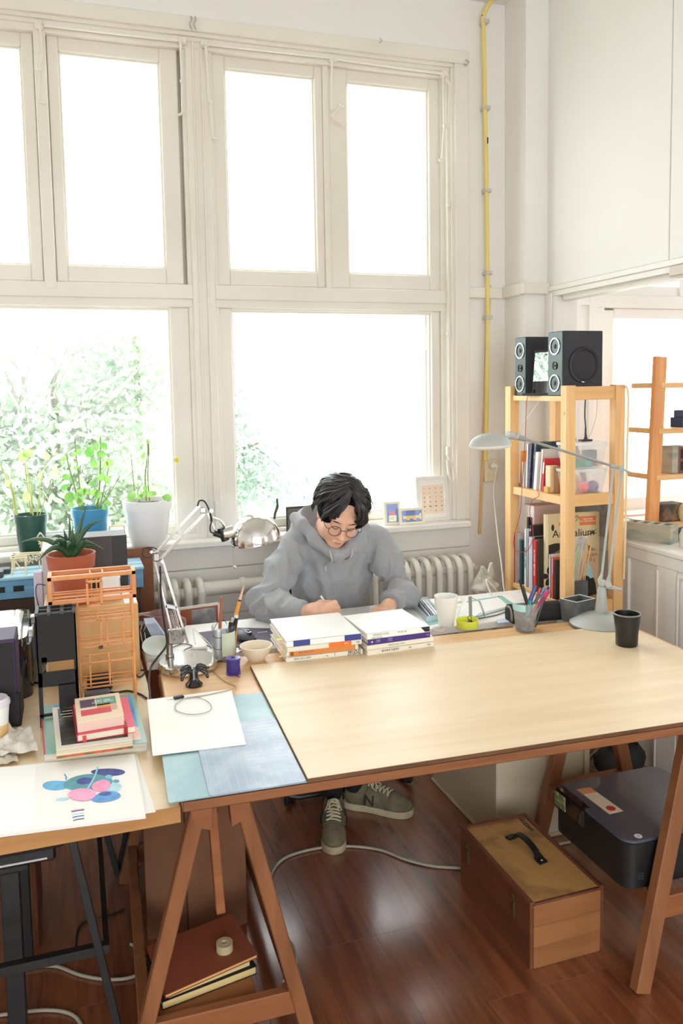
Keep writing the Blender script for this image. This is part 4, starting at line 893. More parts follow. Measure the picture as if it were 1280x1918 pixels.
# jar with tools
p = Pz(424, 1240, TZ); JC = Vector((p.x, p.y+.035, TZ))
t = thing('tool_jar', 'glass jar of tools with a pale green label behind the purple spool', 'jar', JC[:])
part(t, 'jar', MB().lathe([(0, .002), (.038, .0), (.040, .005), (.040, .115), (.038, .118), (.0375, .115), (.0375, .006), (0, .006)], 28), pane('jar_glass', (.93, .95, .95), 1.0), w=False)
part(t, 'label', MB().lathe([(.0408, .02), (.0408, .10)], 14, a0=-1.9, a1=-.5), M('label_green', rgb(200, 208, 186), .7), w=False)
part(t, 'silver_tube', MB().lathe([(0, .006), (.017, .006), (.017, .10), (.0155, .108), (0, .108)], 16, (-.019, -.004, 0)), M('foil', (.75, .75, .76), .4, .5), w=False)
b = MB()
for z in (.045, .085): b.tube([(-.019+.0185*math.cos(a), -.004+.0185*math.sin(a), z+.004*math.sin(a)) for a in [2*PI*k/20 for k in range(20)]], .0009, 5, closed=True)
b.tube(smooth_path([(-.035, -.004, .105), (-.02, -.004, .128), (.0, -.004, .135), (.012, -.004, .12)], 5), .0009, 5); part(t, 'wire', b, ink, w=False)
def held(name, label, cat, segs, loc):
    """a stick-like tool made of (from, to, r0, r1, material, part) pieces"""
    t = thing(name, label, cat, loc)
    for p_, q_, r0, r1, m_, nm in segs: part(t, nm, MB().cyl(p_, q_, r0, r1, 10), m_)
    return t
red_wood = M('red_wood', rgb(170, 92, 58), .5)
J = lambda x, y, dy=0: Py(x, y, JC.y+dy)
held('paint_brush', 'reddish wooden brush handle standing in the tool jar', 'brush', [(J(413, 1232), J(412, 1180), .006, .006, red_wood, 'handle'), (J(412, 1180), J(415, 1118), .006, .0035, red_wood, 'tip')], J(413, 1232)[:])
held('cutter_knife', 'black cutter knife standing in the jar, left one', 'knife', [(J(424, 1232, -.012), J(434, 1165, -.01), .008, .009, black_plastic, 'body'), (J(434, 1165, -.01), J(437, 1158, -.01), .006, .006, steel, 'end_cap')], J(424, 1232)[:])
held('cutter_knife', 'black cutter knife standing in the jar, right one', 'knife', [(J(430, 1232, .012), J(442, 1157, .012), .009, .009, black_plastic, 'body'), (J(442, 1157, .012), J(443, 1152, .012), .007, .007, white_plastic, 'end_cap')], J(430, 1232)[:])
held('paint_brush', 'brush with an orange handle and pale tip in the tool jar', 'brush', [(J(440, 1225, .015), J(442, 1152, .015), .005, .006, M('orange_handle', rgb(232, 150, 62), .4), 'stem'), (J(442, 1152, .015), J(449, 1126, .015), .0065, .006, M('orange_handle', rgb(232, 150, 62), .4), 'handle'), (J(449, 1126, .015), J(449.5, 1123, .015), .006, .006, ink, 'ferrule'), (J(449.5, 1123, .015), J(457, 1097, .015), .0055, .0015, M('bristle_tan', rgb(220, 190, 150), .7), 'tip')], J(440, 1225)[:])
# ================================================================ ON THE WHITE DESK, LEFT
p = Pz(311, 1187, WZ)
t = thing('pouring_bowl', 'mauve brown pouring bowl with a spout behind the chrome lamp', 'bowl', (p.x, p.y+.035, WZ))
b = MB(); prof = [(0, .0), (.036, 0), (.04, .004), (.056, .04), (.061, .072), (.058, .072), (.052, .04), (.036, .008), (0, .007)]
seg = 40; vs = []; 
for r_, z_ in prof:
    for k in range(seg):
        a = 2*PI*k/seg; d_ = math.cos(a-PI*1.08); k2 = max(0, d_)**18*(z_/.072)**3; vs.append(((r_+.024*k2)*math.cos(a), (r_+.024*k2)*math.sin(a), z_+.006*k2))
b.add(vs, [(i*seg+k, i*seg+(k+1) % seg, (i+1)*seg+(k+1) % seg, (i+1)*seg+k) for i in range(len(prof)-1) for k in range(seg)])
part(t, 'bowl', b, M('mauve_glaze', rgb(142, 106, 100), .3), w=False)
part(t, 'handle', MB().tube(smooth_path([(.05, -.02, .055), (.072, -.028, .045), (.068, -.028, .02), (.048, -.02, .02)], 5), .006, 8), M('mauve_glaze', rgb(142, 106, 100), .3), w=False)
p = Pz(297, 1236, WZ)
t = thing('plate', 'pale grey green dish leaning behind the chrome lamp', 'dish', (p.x, p.y+.03, WZ))
part(t, 'dish', MB().lathe([(0, .0), (.024, .0), (.042, .014), (.050, .022), (.0515, .025), (.0485, .025), (.039, .014), (.023, .005), (0, .005)], 40, X=T3(0, .0, .022) @ RX(.42)), M('celadon', rgb(200, 210, 204), .3), w=False)
t = thing('tool_pouch', 'black pouch with chrome prongs beside the plywood box', 'pouch', (.22, 2.90, .7375))
part(t, 'pouch', MB().b2((.190, 2.865, .738), (.246, 2.925, .832), .005), M('pouch_black', (.02, .02, .022), .7)); part(t, 'cloth', MB().add([(.214, 2.862, .834), (.252, 2.862, .836), (.285, 2.87, .775), (.250, 2.860, .752), (.214, 2.93, .838), (.250, 2.93, .838), (.287, 2.94, .775), (.252, 2.93, .75)], [(0, 1, 2, 3), (0, 4, 5, 1), (1, 5, 6, 2), (4, 7, 6, 5), (2, 6, 7, 3), (0, 3, 7, 4)]), M('cloth_bluegrey', rgb(166, 176, 198), .85, bump=(60, .5)))
b = MB()
for x in (.200, .213): b.tube(smooth_path([(x+.004, 2.866, .834), (x-.003, 2.861, .815), (x-.001, 2.861, .785), (x+.004, 2.862, .762)], 4), .0020, 7)
part(t, 'prongs', b, chrome, kind='stuff'); part(t, 'knob', MB().ball((.207, 2.860, .812), .006, 10, 8), black_gloss)
t = thing('picture_frame', 'brown cork board in a pale metal frame standing behind the white desk', 'frame', (.35, 3.17, .40))
tl_, tr_2 = Py(258, 1151, 3.19), Py(409, 1130, 3.19); a, c2, d2, e2 = Vector((tl_.x, 3.165, .40)), Vector((tr_2.x, 3.165, .40)), Vector((tr_2.x, 3.19, tr_2.z)), Vector((tl_.x, 3.19, tl_.z))
def slab(q, th, nrm):
    n_ = Vector(nrm).normalized()*th; b = MB(); vs = [Vector(p_) for p_ in q]+[Vector(p_)+n_ for p_ in q]
    return b.add(vs, [(0, 1, 2, 3), (7, 6, 5, 4)]+[(i, (i+1) % 4, 4+(i+1) % 4, 4+i) for i in range(4)])
lerp4 = lambda u, v: (a.lerp(c2, u)).lerp(e2.lerp(d2, u), v)
nb = (0, -1, .06)
part(t, 'board', slab([a, c2, d2, e2], .004, nb), M('cork_brown', rgb(150, 78, 46), .7))
part(t, 'photo', slab([lerp4(.66, .06), lerp4(.96, .06), lerp4(.96, .97), lerp4(.655, .97)], .005, nb), M('grey_photo', rgb(112, 112, 114), .35, noise=(22, rgb(158, 158, 160), .45, .7)))
b = MB()
for p_, q_ in ((a, c2), (c2, d2), (d2, e2), (e2, a)): b.bar(p_+Vector((0, -.004, 0)), q_+Vector((0, -.004, 0)), .008, .010, .001)
part(t, 'rim', b, M('pale_metal', rgb(206, 198, 188), .4))
t = thing('mouse_pad', 'dark purple mouse pad on the white desk behind the white bowl', 'mouse pad', Pz(440, 1195, WZ)[:])
part(t, 'pad', MB().prism(poly_px(((396, 1214), (372, 1186), (440, 1177), (506, 1178), (514, 1188), (516, 1206), (470, 1212)), WZ), WZ, WZ+.003), M('pad_purple', rgb(84, 76, 94), .6))
b = MB(); p = Pz(492, 1184, WZ+.003); text(t, 'lettering', 'MACE', .014, white_paper, T3(p.x, p.y, WZ+.0032) @ RZ(-.05))
p = Pz(462, 1202, WZ+.003)
t = thing('computer_mouse', 'black computer mouse with a grey back on the purple pad', 'mouse', (p.x, p.y+.03, WZ+.003), .25)
part(t, 'shell', MB().ball((0, 0, .012), (.032, .055, .026), 20, 12), M('mouse_grey', rgb(92, 94, 106), .4), w=False); part(t, 'base', MB().prism(rrect(-.030, -.05, .030, .052, .02), .0, .013), black_plastic, w=False)
part(t, 'wheel', MB().cyl((-.004, -.028, .034), (.004, -.028, .034), .009, seg=14), black_gloss, w=False); part(t, 'button_strip', MB().b2((-.007, -.05, .026), (.007, -.012, .0385), .003), black_gloss, w=False)
p = Pz(376, 1226, TZ)
t = thing('charger', 'white square charger with a cable behind the chrome lamp base', 'charger', (p.x, p.y+.02, TZ))
part(t, 'block', MB().b2((-.025, -.02, 0), (.025, .02, .026), .005), white_plastic, w=False)
part(t, 'lead', MB().tube(smooth_path([(-.01, .02, .02), (-.014, .04, .06), (-.012, .05, .075), (.0, .05, .06), (.03, .03, .03), (.05, .01, .004)], 6), .0018, 6), cable_white, w=False)
z = WZ+.004
cable('usb_cable', 'black cable tangled on the white desk behind the charger', [Pz(x, y, z) for x, y in ((300, 1222), (318, 1215), (342, 1206), (360, 1210), (345, 1218), (352, 1222), (372, 1208), (390, 1210), (396, 1214))], .0018, cable_black)
cable('usb_cable', 'black cable running from under the mouse to the jar', [Pz(x, y, z) for x, y in ((452, 1205), (448, 1214), (455, 1218), (448, 1222))], .0018, cable_black)
# ================================================================ BOOK STACKS
def book(name, label, cx, cy, z, w, d, h, rz, cover, spine_bits=(), pg=None, grp=None, soft=False):
    """lies flat, spine towards the viewer (-y)"""
    t = thing(name, label, 'book', (cx, cy, z), rz, grp)
    part(t, 'pages', MB().b2((-w/2+.003, -d/2+.004, .001), (w/2-.003, d/2-.002, h-.001)), pg or M('book_pages', rgb(238, 233, 222), .8, noise=(300, rgb(222, 215, 202), .4, .6, (.02, .02, 1))), w=False)
    b = MB(); b.b2((-w/2, -d/2, 0), (w/2, d/2, .0012)); b.b2((-w/2, -d/2, h-.0012), (w/2, d/2, h)); b.b2((-w/2, -d/2, 0), (w/2, -d/2+.0014, h)); part(t, 'cover', b, cover, w=False)
    for k, (nm, x0, x1, m_) in enumerate(spine_bits): part(t, nm, MB().b2((-w/2+x0*w, -d/2-.0004, .0004), (-w/2+x1*w, -d/2+.0004, h-.0004)), m_, w=False)
    return t
def spine_text(t, body, u, w, d, h, size, mat, align='LEFT', v=.5): return text(t, 'title', body, size, mat, frame((-w/2+u*w, -d/2-.0006, h*v), (1, 0, 0), (0, 0, 1), (0, -1, 0)), align=align, w=False, ext=.0002)
cw = M('cover_white', rgb(246, 245, 242), .4); cc = M('cover_cream', rgb(236, 230, 214), .5); co = M('cover_orange', rgb(226, 140, 62), .45); cor = M('spine_orange', rgb(240, 120, 40), .45); cnb = M('spine_blue', rgb(52, 66, 140), .4); cpu = M('cover_violet', rgb(72, 48, 128), .4); cbk = M('spine_black', rgb(28, 30, 36), .45)
bx, by, w, d = .7725, 2.662, .258, .272; r1 = -.035; z = PZ
t = book('book', 'white paperback with black specks on the spine, lowest of the left stack', bx+.002, by-.002, z, w+.006, d, .016, r1, cc, (('dark_patch', .80, .98, M('speck_print', rgb(60, 52, 46), .5, noise=(300, rgb(230, 222, 206), .45, .55))), ('speck_band', .44, .66, M('speck_print2', rgb(236, 230, 214), .5, noise=(220, rgb(40, 40, 40), .6, .63)))))
spine_text(t, '새로운 글자 그림책', .08, w, d, .016, .0075, ink_grey); z += .0162
t = book('book', 'orange spined paperback, second from below in the left stack', bx, by+.002, z, w-.012, d-.01, .0165, r1-.02, cc, (('orange_spine', .03, .96, co), ('red_patch', .05, .09, M('spine_darkred', rgb(150, 44, 40), .5))))
spine_text(t, '풍경 건축 이야기', .16, w-.012, d-.01, .0165, .0075, ink_grey); z += .0167
t = book('book', 'cream paperback with a bright orange spine block in the left stack', bx+.002, by+.001, z, w, d, .017, r1+.01, cc, (('orange_block', .55, .86, cor),))
spine_text(t, '도시', .76, w, d, .017, .008, white_paper); spine_text(t, '서울', .92, w, d, .017, .007, ink_grey); z += .0172
t = book('book', 'white paperback with navy blue spine ends, top of the left stack', bx+.001, by, z, w+.002, d+.002, .0205, r1, cw, (('blue_end', .09, .31, cnb), ('blue_end', .77, .995, cnb)))
spine_text(t, '3', .07, w, d, .0205, .012, ink); spine_text(t, '디자인 수업', .13, w, d, .0205, .008, M('pale_blue_ink', rgb(150, 170, 220), .5)); spine_text(t, '가나다 그림\n이야기 모음', .34, w, d, .0205, .0055, ink_grey); spine_text(t, '문학', .9, w, d, .0205, .009, white_paper)
n = poly_px(((520, 1236), (536, 1242), (540, 1225), (524, 1222)), PZ)
for k, (x, y, cc_) in enumerate(((516, 1192, (246, 240, 110)), (518, 1202, (250, 196, 190)), (519, 1212, (248, 222, 120)), (521, 1224, (240, 238, 236)))):
    p = Py(x+5, y, 2.60); m_ = M('note_%s' % ('yellow', 'pink', 'amber', 'white')[k], rgb(*cc_), .7)
    solo('sticky_note', ('yellow', 'pink', 'amber', 'white')[k]+' sticky note poking out of the left book stack', 'note', MB().box((.640, 2.60-.03*k*.3, PZ+.058-.0165*k), (.034, .012, .0006), X=None), m_, (.64, 2.6, PZ+.058-.0165*k))
bx, by, w, d = 1.026, 2.618, .240, .235; z = PZ; r2 = .02
t = book('book', 'cream paperback with a grey title, lowest of the right stack', bx+.004, by+.004, z, w+.008, d+.01, .0175, r2+.01, cc); spine_text(t, '종이책과 꾸밈까지', .20, w, d+.011, .0175, .0085, ink); spine_text(t, 'ABC', .62, w, d+.011, .0175, .006, ink_grey); spine_text(t, '나무', .91, w, d+.011, .0175, .007, ink); z += .0177
t = book('book', 'cream paperback with a faint title, second from below in the right stack', bx+.003, by+.004, z, w+.010, d+.01, .017, r2+.015, cc); spine_text(t, '그림으로 보는 디자인', .3, w, d+.011, .017, .007, M('faint_ink', rgb(160, 150, 132), .7)); z += .0172
t = book('book', 'violet hardcover book under the white top one of the right stack', bx, by, z, w-.008, d, .0185, r2, cpu, pg=M('book_pages', rgb(238, 233, 222), .8))
part(t, 'white_dot', MB().disc((-.100, -d/2-.0004, .009), .0028, (0, -1, 0), 14), white_paper, w=False); spine_text(t, '사물들\n이야기', .14, w, d, .0185, .006, M('lilac_ink', rgb(190, 180, 220), .6)); spine_text(t, '사람과\n디자인', .32, w, d, .0185, .0065, M('lilac_ink', rgb(190, 180, 220), .6)); spine_text(t, '민음', .92, w, d, .0185, .006, M('lilac_ink', rgb(190, 180, 220), .6)); z += .0187
t = book('book', 'white paperback with a black spine corner, top of the right stack', bx-.001, by+.001, z, w-.008, d+.002, .0205, r2, cw)
b = MB(); b.prism([(w/2-.038, .0195), (w/2-.0045, .0195), (w/2-.0045, .002), (w/2-.022, .002)], .0, .0006, 0, frame((0, -(d+.002)/2-.0002, 0), (1, 0, 0), (0, 0, 1), (0, -1, 0))); part(t, 'black_corner', b, cbk, w=False)
spine_text(t, '디자인의 디자인', .10, w, d+.003, .0205, .0088, ink_grey, v=.62); spine_text(t, '하라 글 그림', .48, w, d+.003, .0205, .0065, ink_grey, v=.62); spine_text(t, 'DESIGN OF DESIGN', .08, w, d+.003, .0205, .0045, ink_grey, v=.2)
# ================================================================ ON THE WHITE DESK, RIGHT
t = thing('drawing_pad', 'pale grey drawing pad under the hands of the person', 'pad', (.97, 2.9, WZ))
part(t, 'pad', MB().b2((.72, 2.785, WZ), (1.215, 2.985, WZ+.014), .002), M('pad_board', rgb(214, 212, 208), .6)); part(t, 'sheet', MB().b2((.74, 2.80, WZ+.014), (1.20, 2.975, WZ+.0145)), white_paper)
t = thing('pen_tray', 'clear blue tray of pens on the white desk right of the person', 'tray', Pz(797, 1150, WZ)[:])
q = poly_px(((800, 1166), (829, 1160), (800, 1128), (770, 1133)), WZ)
part(t, 'tray', MB().prism(q, WZ, WZ+.004), milky('tray_blue', rgb(150, 206, 214), .8))
b = MB()
for i in range(4):
    p_, q_ = q[i], q[(i+1) % 4]; b.bar((*p_, WZ+.012), (*q_, WZ+.012), .003, .024)
part(t, 'rim', b, milky('tray_clear', rgb(222, 238, 240), .5))
for k, (u, cc_) in enumerate(((.15, (40, 46, 90)), (.33, (200, 206, 220)), (.5, (50, 54, 70)), (.67, (230, 232, 236)), (.84, (214, 226, 232)))):
    p_, q_ = bil(q, u, .12), bil(q, u+.02, .9); m_ = M('pen_%d_shade' % k, rgb(*cc_), .35)
    t2 = thing('pen', ('navy pen', 'pale grey pen', 'charcoal pen', 'white pen', 'ice blue pen')[k]+' lying in the clear blue tray', 'pen', (*p_, WZ+.01))
    part(t2, 'barrel', MB().cyl((*p_, WZ+.011), Vector((*p_, WZ+.011)).lerp(Vector((*q_, WZ+.016)), .7), .005, seg=8), m_); part(t2, 'cap', MB().cyl(Vector((*p_, WZ+.011)).lerp(Vector((*q_, WZ+.016)), .68), (*q_, WZ+.016), .0058, seg=8), M('pen_cap_%d_shade' % k, tuple(min(1, c_*.8) for c_ in rgb(*cc_)), .35))
solo('glass_slab', 'thin teal sheet lying under the clear pen tray', 'sheet', MB().prism(poly_px(((803, 1172), (832, 1166), (828, 1154), (795, 1160)), WZ), WZ-.0, WZ+.0006), M('teal_sheet', rgb(150, 196, 196), .3), Pz(810, 1168, WZ)[:])
b = MB().b2((1.28, 3.03, WZ), (1.55, 3.10, WZ+.010), .002)
solo('paper_stack', 'white paper stack along the back edge of the white desk', 'paper', b, white_paper, (1.4, 3.06, WZ))
p = Pz(842, 1176, WZ)
t = thing('mug', 'white tapered mug on the white desk behind the right book stack', 'mug', (p.x, p.y+.028, WZ))
part(t, 'body', MB().lathe([(0, 0), (.028, 0), (.030, .003), (.034, .045), (.043, .095), (.0455, .118), (.0435, .118), (.041, .095), (.031, .045), (.027, .006), (0, .005)], 36), M('mug_white', rgb(238, 237, 232), .25), w=False)
part(t, 'handle', MB().tube(smooth_path([(.040, -.004, .106), (.06, -.006, .108), (.070, -.007, .095), (.062, -.006, .075), (.039, -.004, .072)], 6), .0048, 10), M('mug_white', rgb(238, 237, 232), .25), w=False)
p = Pz(884, 1179, WZ)
t = thing('yellow_cup', 'lime yellow round dish holding a black clip beside the white mug', 'dish', (p.x, p.y+.035, WZ))
part(t, 'dish', MB().lathe([(0, .0), (.040, .0), (.043, .030), (.041, .030), (.038, .004), (0, .004)], 32), M('lime_plastic', rgb(226, 232, 84), .35), w=False)
t2 = thing('binder_clip', 'black binder clip lying in the lime yellow dish', 'clip', (p.x+.01, p.y+.03, WZ+.004))
part(t2, 'jaw', MB().prism([(-.012, 0), (.012, 0), (0, .014)], -.008, .008, 0, T3(0, 0, .012) @ RX(PI/2)), black_plastic, w=False); part(t2, 'lever', MB().tube([(-.008, 0, .024), (-.012, 0, .036), (.0, 0, .040), (.006, 0, .026)], .0014, 6), black_plastic, w=False)
part(t, 'lump', MB().ball((.0, -.002, .010), (.014, .012, .010), 10, 8), M('amber_lump', rgb(190, 150, 40), .5), w=False)
p = Pz(822, 1180, WZ)
t = thing('tape_ring', 'clear ring of tape on the white desk before the mug', 'tape', (p.x, p.y, WZ)); part(t, 'ring', MB().lathe([(.020, 0), (.024, 0), (.024, .008), (.020, .008), (.020, 0)], 28), milky('tape_clear', rgb(232, 230, 224), .6), w=False)
t = thing('metal_bracket', 'grey metal desk bracket standing right of the white mug', 'bracket', Pz(884, 1160, WZ)[:])
by = Pz(884, 1160, WZ).y; b = MB()
for p_, q_ in (((881, 1117), (882, 1160)), ((881, 1119), (898, 1126)), ((898, 1125), (915, 1172)), ((888, 1154), (900, 1146))): b.bar(Py(*p_, by), Py(*q_, by), .014, .003, .0008, up=(0, 0, 1) if p_[0] != 881 or q_[0] != 882 else (0, 1, 0))
for q_ in ((882, 1160), (915, 1172)):
    c_ = Py(*q_, by); b.bar(c_, (c_.x, c_.y, WZ), .012, .003)
part(t, 'strips', b, M('galvanised', rgb(176, 180, 182), .35, .7))
t = thing('light_pad', 'white light pad with a teal sheet border on the right of the white desk', 'tablet', Pz(915, 1140, WZ)[:])
q = poly_px(((858, 1160), (978, 1128), (948, 1113), (866, 1125)), WZ+.012)
part(t, 'under_sheet', MB().prism(shrink(q, -.03), WZ, WZ+.003), M('teal_mat', rgb(120, 176, 172), .5)); part(t, 'body', MB().prism(q, WZ+.003, WZ+.012), M('pad_white', rgb(244, 245, 243), .35))
part(t, 'teal_strip', MB().prism(sub(q, .78, .06, .88, .92), WZ+.012, WZ+.0124), M('teal_ink', rgb(142, 190, 184), .5)); b = MB(); b.prism(sub(q, .10, .84, .82, .93), WZ+.012, WZ+.0124); part(t, 'teal_strip', b, M('teal_ink', rgb(142, 190, 184), .5))
cable('usb_cable', 'black cable along the front edge of the light pad', [Pz(x, y, WZ+.003) for x, y in ((868, 1163), (900, 1158), (930, 1152), (955, 1143), (970, 1138))], .002, cable_black)
p = Pz(985, 1175, WZ)
solo('paper_note', 'pale blue paper note beside the black pencil case', 'note', MB().prism(poly_px(((933, 1168), (955, 1165), (948, 1158), (930, 1161)), WZ), WZ, WZ+.001), M('pale_blue_paper', rgb(196, 216, 230), .7), p[:])
p = Pz(1008, 1169, WZ)
t = thing('pencil_case', 'black zipped pencil case behind the pen cup', 'case', (p.x+.02, p.y+.06, WZ), -.10)
b = MB(); b.prism([(-.033, 0), (.033, 0), (.037, .012), (.038, .028), (.034, .046), (.024, .060), (.009, .067), (-.009, .067), (-.024, .060), (-.034, .046), (-.038, .028), (-.037, .012)], -.105, .105, 0, frame((0, 0, 0), (0, 1, 0), (0, 0, 1), (1, 0, 0))); part(t, 'body', b, M('case_black', rgb(26, 25, 27), .75), w=False, ang=50)
b = MB(); P = [(-.106, y_, z_) for y_, z_ in ((-.030, .008), (-.033, .03), (-.022, .054), (0, .062), (.022, .054))]; b.tube(smooth_path(P, 5), .0016, 6); P = [(-.1065, y_*.7, z_*.86+.004) for _, y_, z_ in P]; b.tube(smooth_path(P, 5), .0012, 6); part(t, 'zip', b, M('zip_pale', rgb(200, 192, 180), .5), w=False)
# ================================================================ RIGHT END OF THE TABLE
p = Pz(995, 1187, TZ); PC = Vector((p.x, p.y+.040, TZ))
t = thing('pen_cup', 'clear plastic cup full of markers at the back of the work table', 'cup', PC[:])
part(t, 'cup', MB().lathe([(0, .002), (.034, 0), (.036, .004), (.047, .108), (.049, .110), (.0465, .110), (.0345, .006), (0, .005)], 32), milky('cup_clear', rgb(226, 230, 228), .16), w=False)
part(t, 'graphite_dust', MB().lathe([(0, .006), (.0335, .006), (.0385, .05), (.03, .060), (0, .055)], 24), M('dust_dark', rgb(50, 46, 44), .8, noise=(40, rgb(130, 120, 108), .5, .68)), w=False)
part(t, 'torn_label', MB().lathe([(.0445, .082), (.0478, .108)], 10, a0=2.6, a1=4.2), M('label_aqua', rgb(176, 220, 222), .5), w=False)
C = lambda x, y, dy=0: Py(x, y, PC.y+dy)
def marker(label, foot, mid, top, r, body, cap, dy=0, name='marker_pen'):
    f_, m_, t_ = C(*foot, dy*.4), C(*mid, dy), C(*top, dy); f_.z = max(f_.z, TZ+.008)
    t = thing(name, label, 'pen', f_[:]); part(t, 'barrel', MB().cyl(f_, m_, r*.92, seg=10), body); part(t, 'cap', MB().cyl(m_, t_, r, r*.92, seg=10), cap)
mk = lambda n_, c_: M('marker_'+n_, rgb(*c_), .35)
marker('black pencil leaning left out of the pen cup', (1000, 1180), (985, 1125), (973, 1085), .0045, black_plastic, black_plastic, .018, 'pencil')
marker('second black pencil leaning left in the pen cup', (1003, 1182), (990, 1135), (980, 1098), .005, black_plastic, M('graphite_cap', (.05, .04, .04), .5), .008, 'pencil')
marker('teal marker with a navy and pale blue cap in the pen cup', (985, 1178), (994, 1124), (1004, 1097), .0085, mk('teal', (40, 140, 150)), mk('navy', (52, 66, 132)), -.006)
marker('dark grey marker with a magenta cap in the pen cup', (990, 1180), (1017, 1123), (1028, 1106), .0085, mk('grey', (92, 90, 94)), mk('magenta', (196, 40, 104)), -.012)
marker('maroon marker in front in the pen cup', (984, 1178), (1004, 1138), (1022, 1118), .007, mk('maroon', (128, 40, 76)), mk('maroon2', (150, 50, 90)), -.022)
marker('red capped marker in the middle of the pen cup', (998, 1182), (1006, 1120), (1013, 1101), .006, mk('greydark', (70, 66, 66)), mk('red', (204, 40, 44)), .02)
marker('sky blue capped marker at the back of the pen cup', (1000, 1182), (1014, 1122), (1020, 1101), .006, mk('silver', (170, 170, 172)), mk('sky', (110, 180, 220)), .028)
marker('black marker at the right back of the pen cup', (1002, 1182), (1021, 1120), (1028, 1099), .0055, black_plastic, black_plastic, .012)
marker('grey marker with a tan band in the pen cup', (992, 1182), (1002, 1130), (1012, 1112), .0065, mk('tan', (170, 150, 126)), mk('dim', (86, 80, 80)), -.016)
# grey desk lamp
GC = Vector((1.862, 2.525, TZ)); GY = 2.525
lampgrey = M('lamp_grey', rgb(172, 175, 170), .4)
t = thing('desk_lamp', 'grey long armed desk lamp with an oval head at the table back corner', 'lamp', GC[:])
part(t, 'base', MB().lathe([(.112, 0), (.117, .006), (.117, .014), (.112, .018), (.085, .036), (.05, .048), (.02, .053), (0, .053)], 48, GC), lampgrey, ang=50)
part(t, 'rubber_rim', MB().lathe([(.108, -.0), (.118, .003), (.1185, .011), (.1165, .0125)], 48, GC), M('rim_grey', rgb(104, 104, 98), .6))
part(t, 'hub', MB().lathe([(.022, .044), (.0225, .066), (.0205, .070), (.0185, .105), (.0165, .135), (.012, .150), (0, .152)], 24, GC), lampgrey)
top = GC+Vector((0, 0, .152)); b = MB(); b.ball(top+Vector((.0, 0, .008)), .013, 12, 8); b.cyl(Py(1124, 1088, GY), Py(1140, 1094, GY), .010); b.cyl(Py(1140, 1094, GY-.018), Py(1140, 1094, GY+.018), .012); b.cyl(Py(1140, 1096, GY), Py(1163, 1104-.0, GY), .004) if False else None
b.cyl(Py(1134, 1100, GY-.01), Py(1160, 1104, GY-.01), .004); b.tube(smooth_path([Py(1140, 1098, GY-.01), Py(1152, 1092, GY-.01), Py(1164, 1101 if False else 1104, GY-.01)], 4), .004) if False else None
b.cyl(Py(1143, 1092, GY), Py(1162, 1106-.0, GY), .003) if False else None
part(t, 'lower_joint', b, lampgrey)
b = MB(); b.cyl(Py(1138, 1096, GY-.006), Py(1163, 1104, GY-.006), .0045); b.ball(Py(1163, 1104, GY-.006), .006, 8, 6); part(t, 'lever', b, lampgrey)
b = MB(); b.cyl(Py(1124, 1088, GY), Py(1128, 1075, GY), .009, .005); b.cyl(Py(1128, 1075, GY), Py(1149, 885, GY), .0045); b.cyl(Py(1149, 890, GY), Py(1150, 876, GY), .005, .009); part(t, 'rear_arm', b, lampgrey)
b = MB(); b.cyl(Py(1139, 1094, GY), Py(1142, 1078, GY), .010, .0055); b.cyl(Py(1142, 1078, GY), Py(1164, 890, GY), .005); b.cyl(Py(1163, 895, GY), Py(1165, 876, GY), .0055, .010); part(t, 'front_arm', b, lampgrey)
b = MB(); b.cyl(Py(1165, 876, GY-.016), Py(1165, 876, GY+.016), .010); b.bar(Py(1144, 872, GY), Py(1166, 877, GY), .012, .014, .003, up=(0, 1, 0)); b.cyl(Py(1166, 878, GY), Py(1178, 884, GY), .004); b.ball(Py(1178, 884, GY), .006, 8, 6); part(t, 'upper_joint', b, lampgrey)
b = MB(); b.cyl(Py(1146, 872, GY), Py(985, 823, GY), .005); b.cyl(Py(985, 823, GY), Py(967, 818, GY), .009, .011); part(t, 'head_arm', b, M('lamp_grey_dark', rgb(148, 150, 146), .4))
b = MB(); b.ball(Py(966, 817, GY), .014, 12, 8); b.cyl(Py(966, 817, GY), Py(952, 815, GY), .011, .016); part(t, 'head_joint', b, lampgrey)
hc = Py(919, 834, GY); u = (Py(960, 828, GY)-Py(878, 833, GY)).normalized(); X = frame(hc, u, (0, 1, 0), u.cross(Vector((0, 1, 0)))*1)
prof = [(math.cos(a), math.sin(a)) for a in [PI/2*k/12 for k in range(13)]]
b = MB(); seg = 40; vs = []
for c_, s_ in prof:
    for k in range(seg): a = 2*PI*k/seg; vs.append((.078*c_*math.cos(a), .055*c_*math.sin(a), .044*s_))
b.add(vs, [(i*seg+k, i*seg+(k+1) % seg, (i+1)*seg+(k+1) % seg, (i+1)*seg+k) for i in range(12) for k in range(seg)], 0, X); part(t, 'head', b, lampgrey, ang=60)
b = MB(); vs = []
for r_, z_ in ((1.0, 0), (.98, -.006), (.8, -.012), (.4, -.016), (.001, -.017)):
    for k in range(seg): a = 2*PI*k/seg; vs.append((.0785*r_*math.cos(a), .0555*r_*math.sin(a), z_))
b.add(vs, [(i*seg+k, i*seg+(k+1) % seg, (i+1)*seg+(k+1) % seg, (i+1)*seg+k) for i in range(4) for k in range(seg)], 0, X); part(t, 'diffuser', b, M('lamp_pale', rgb(226, 226, 222), .4), ang=60)
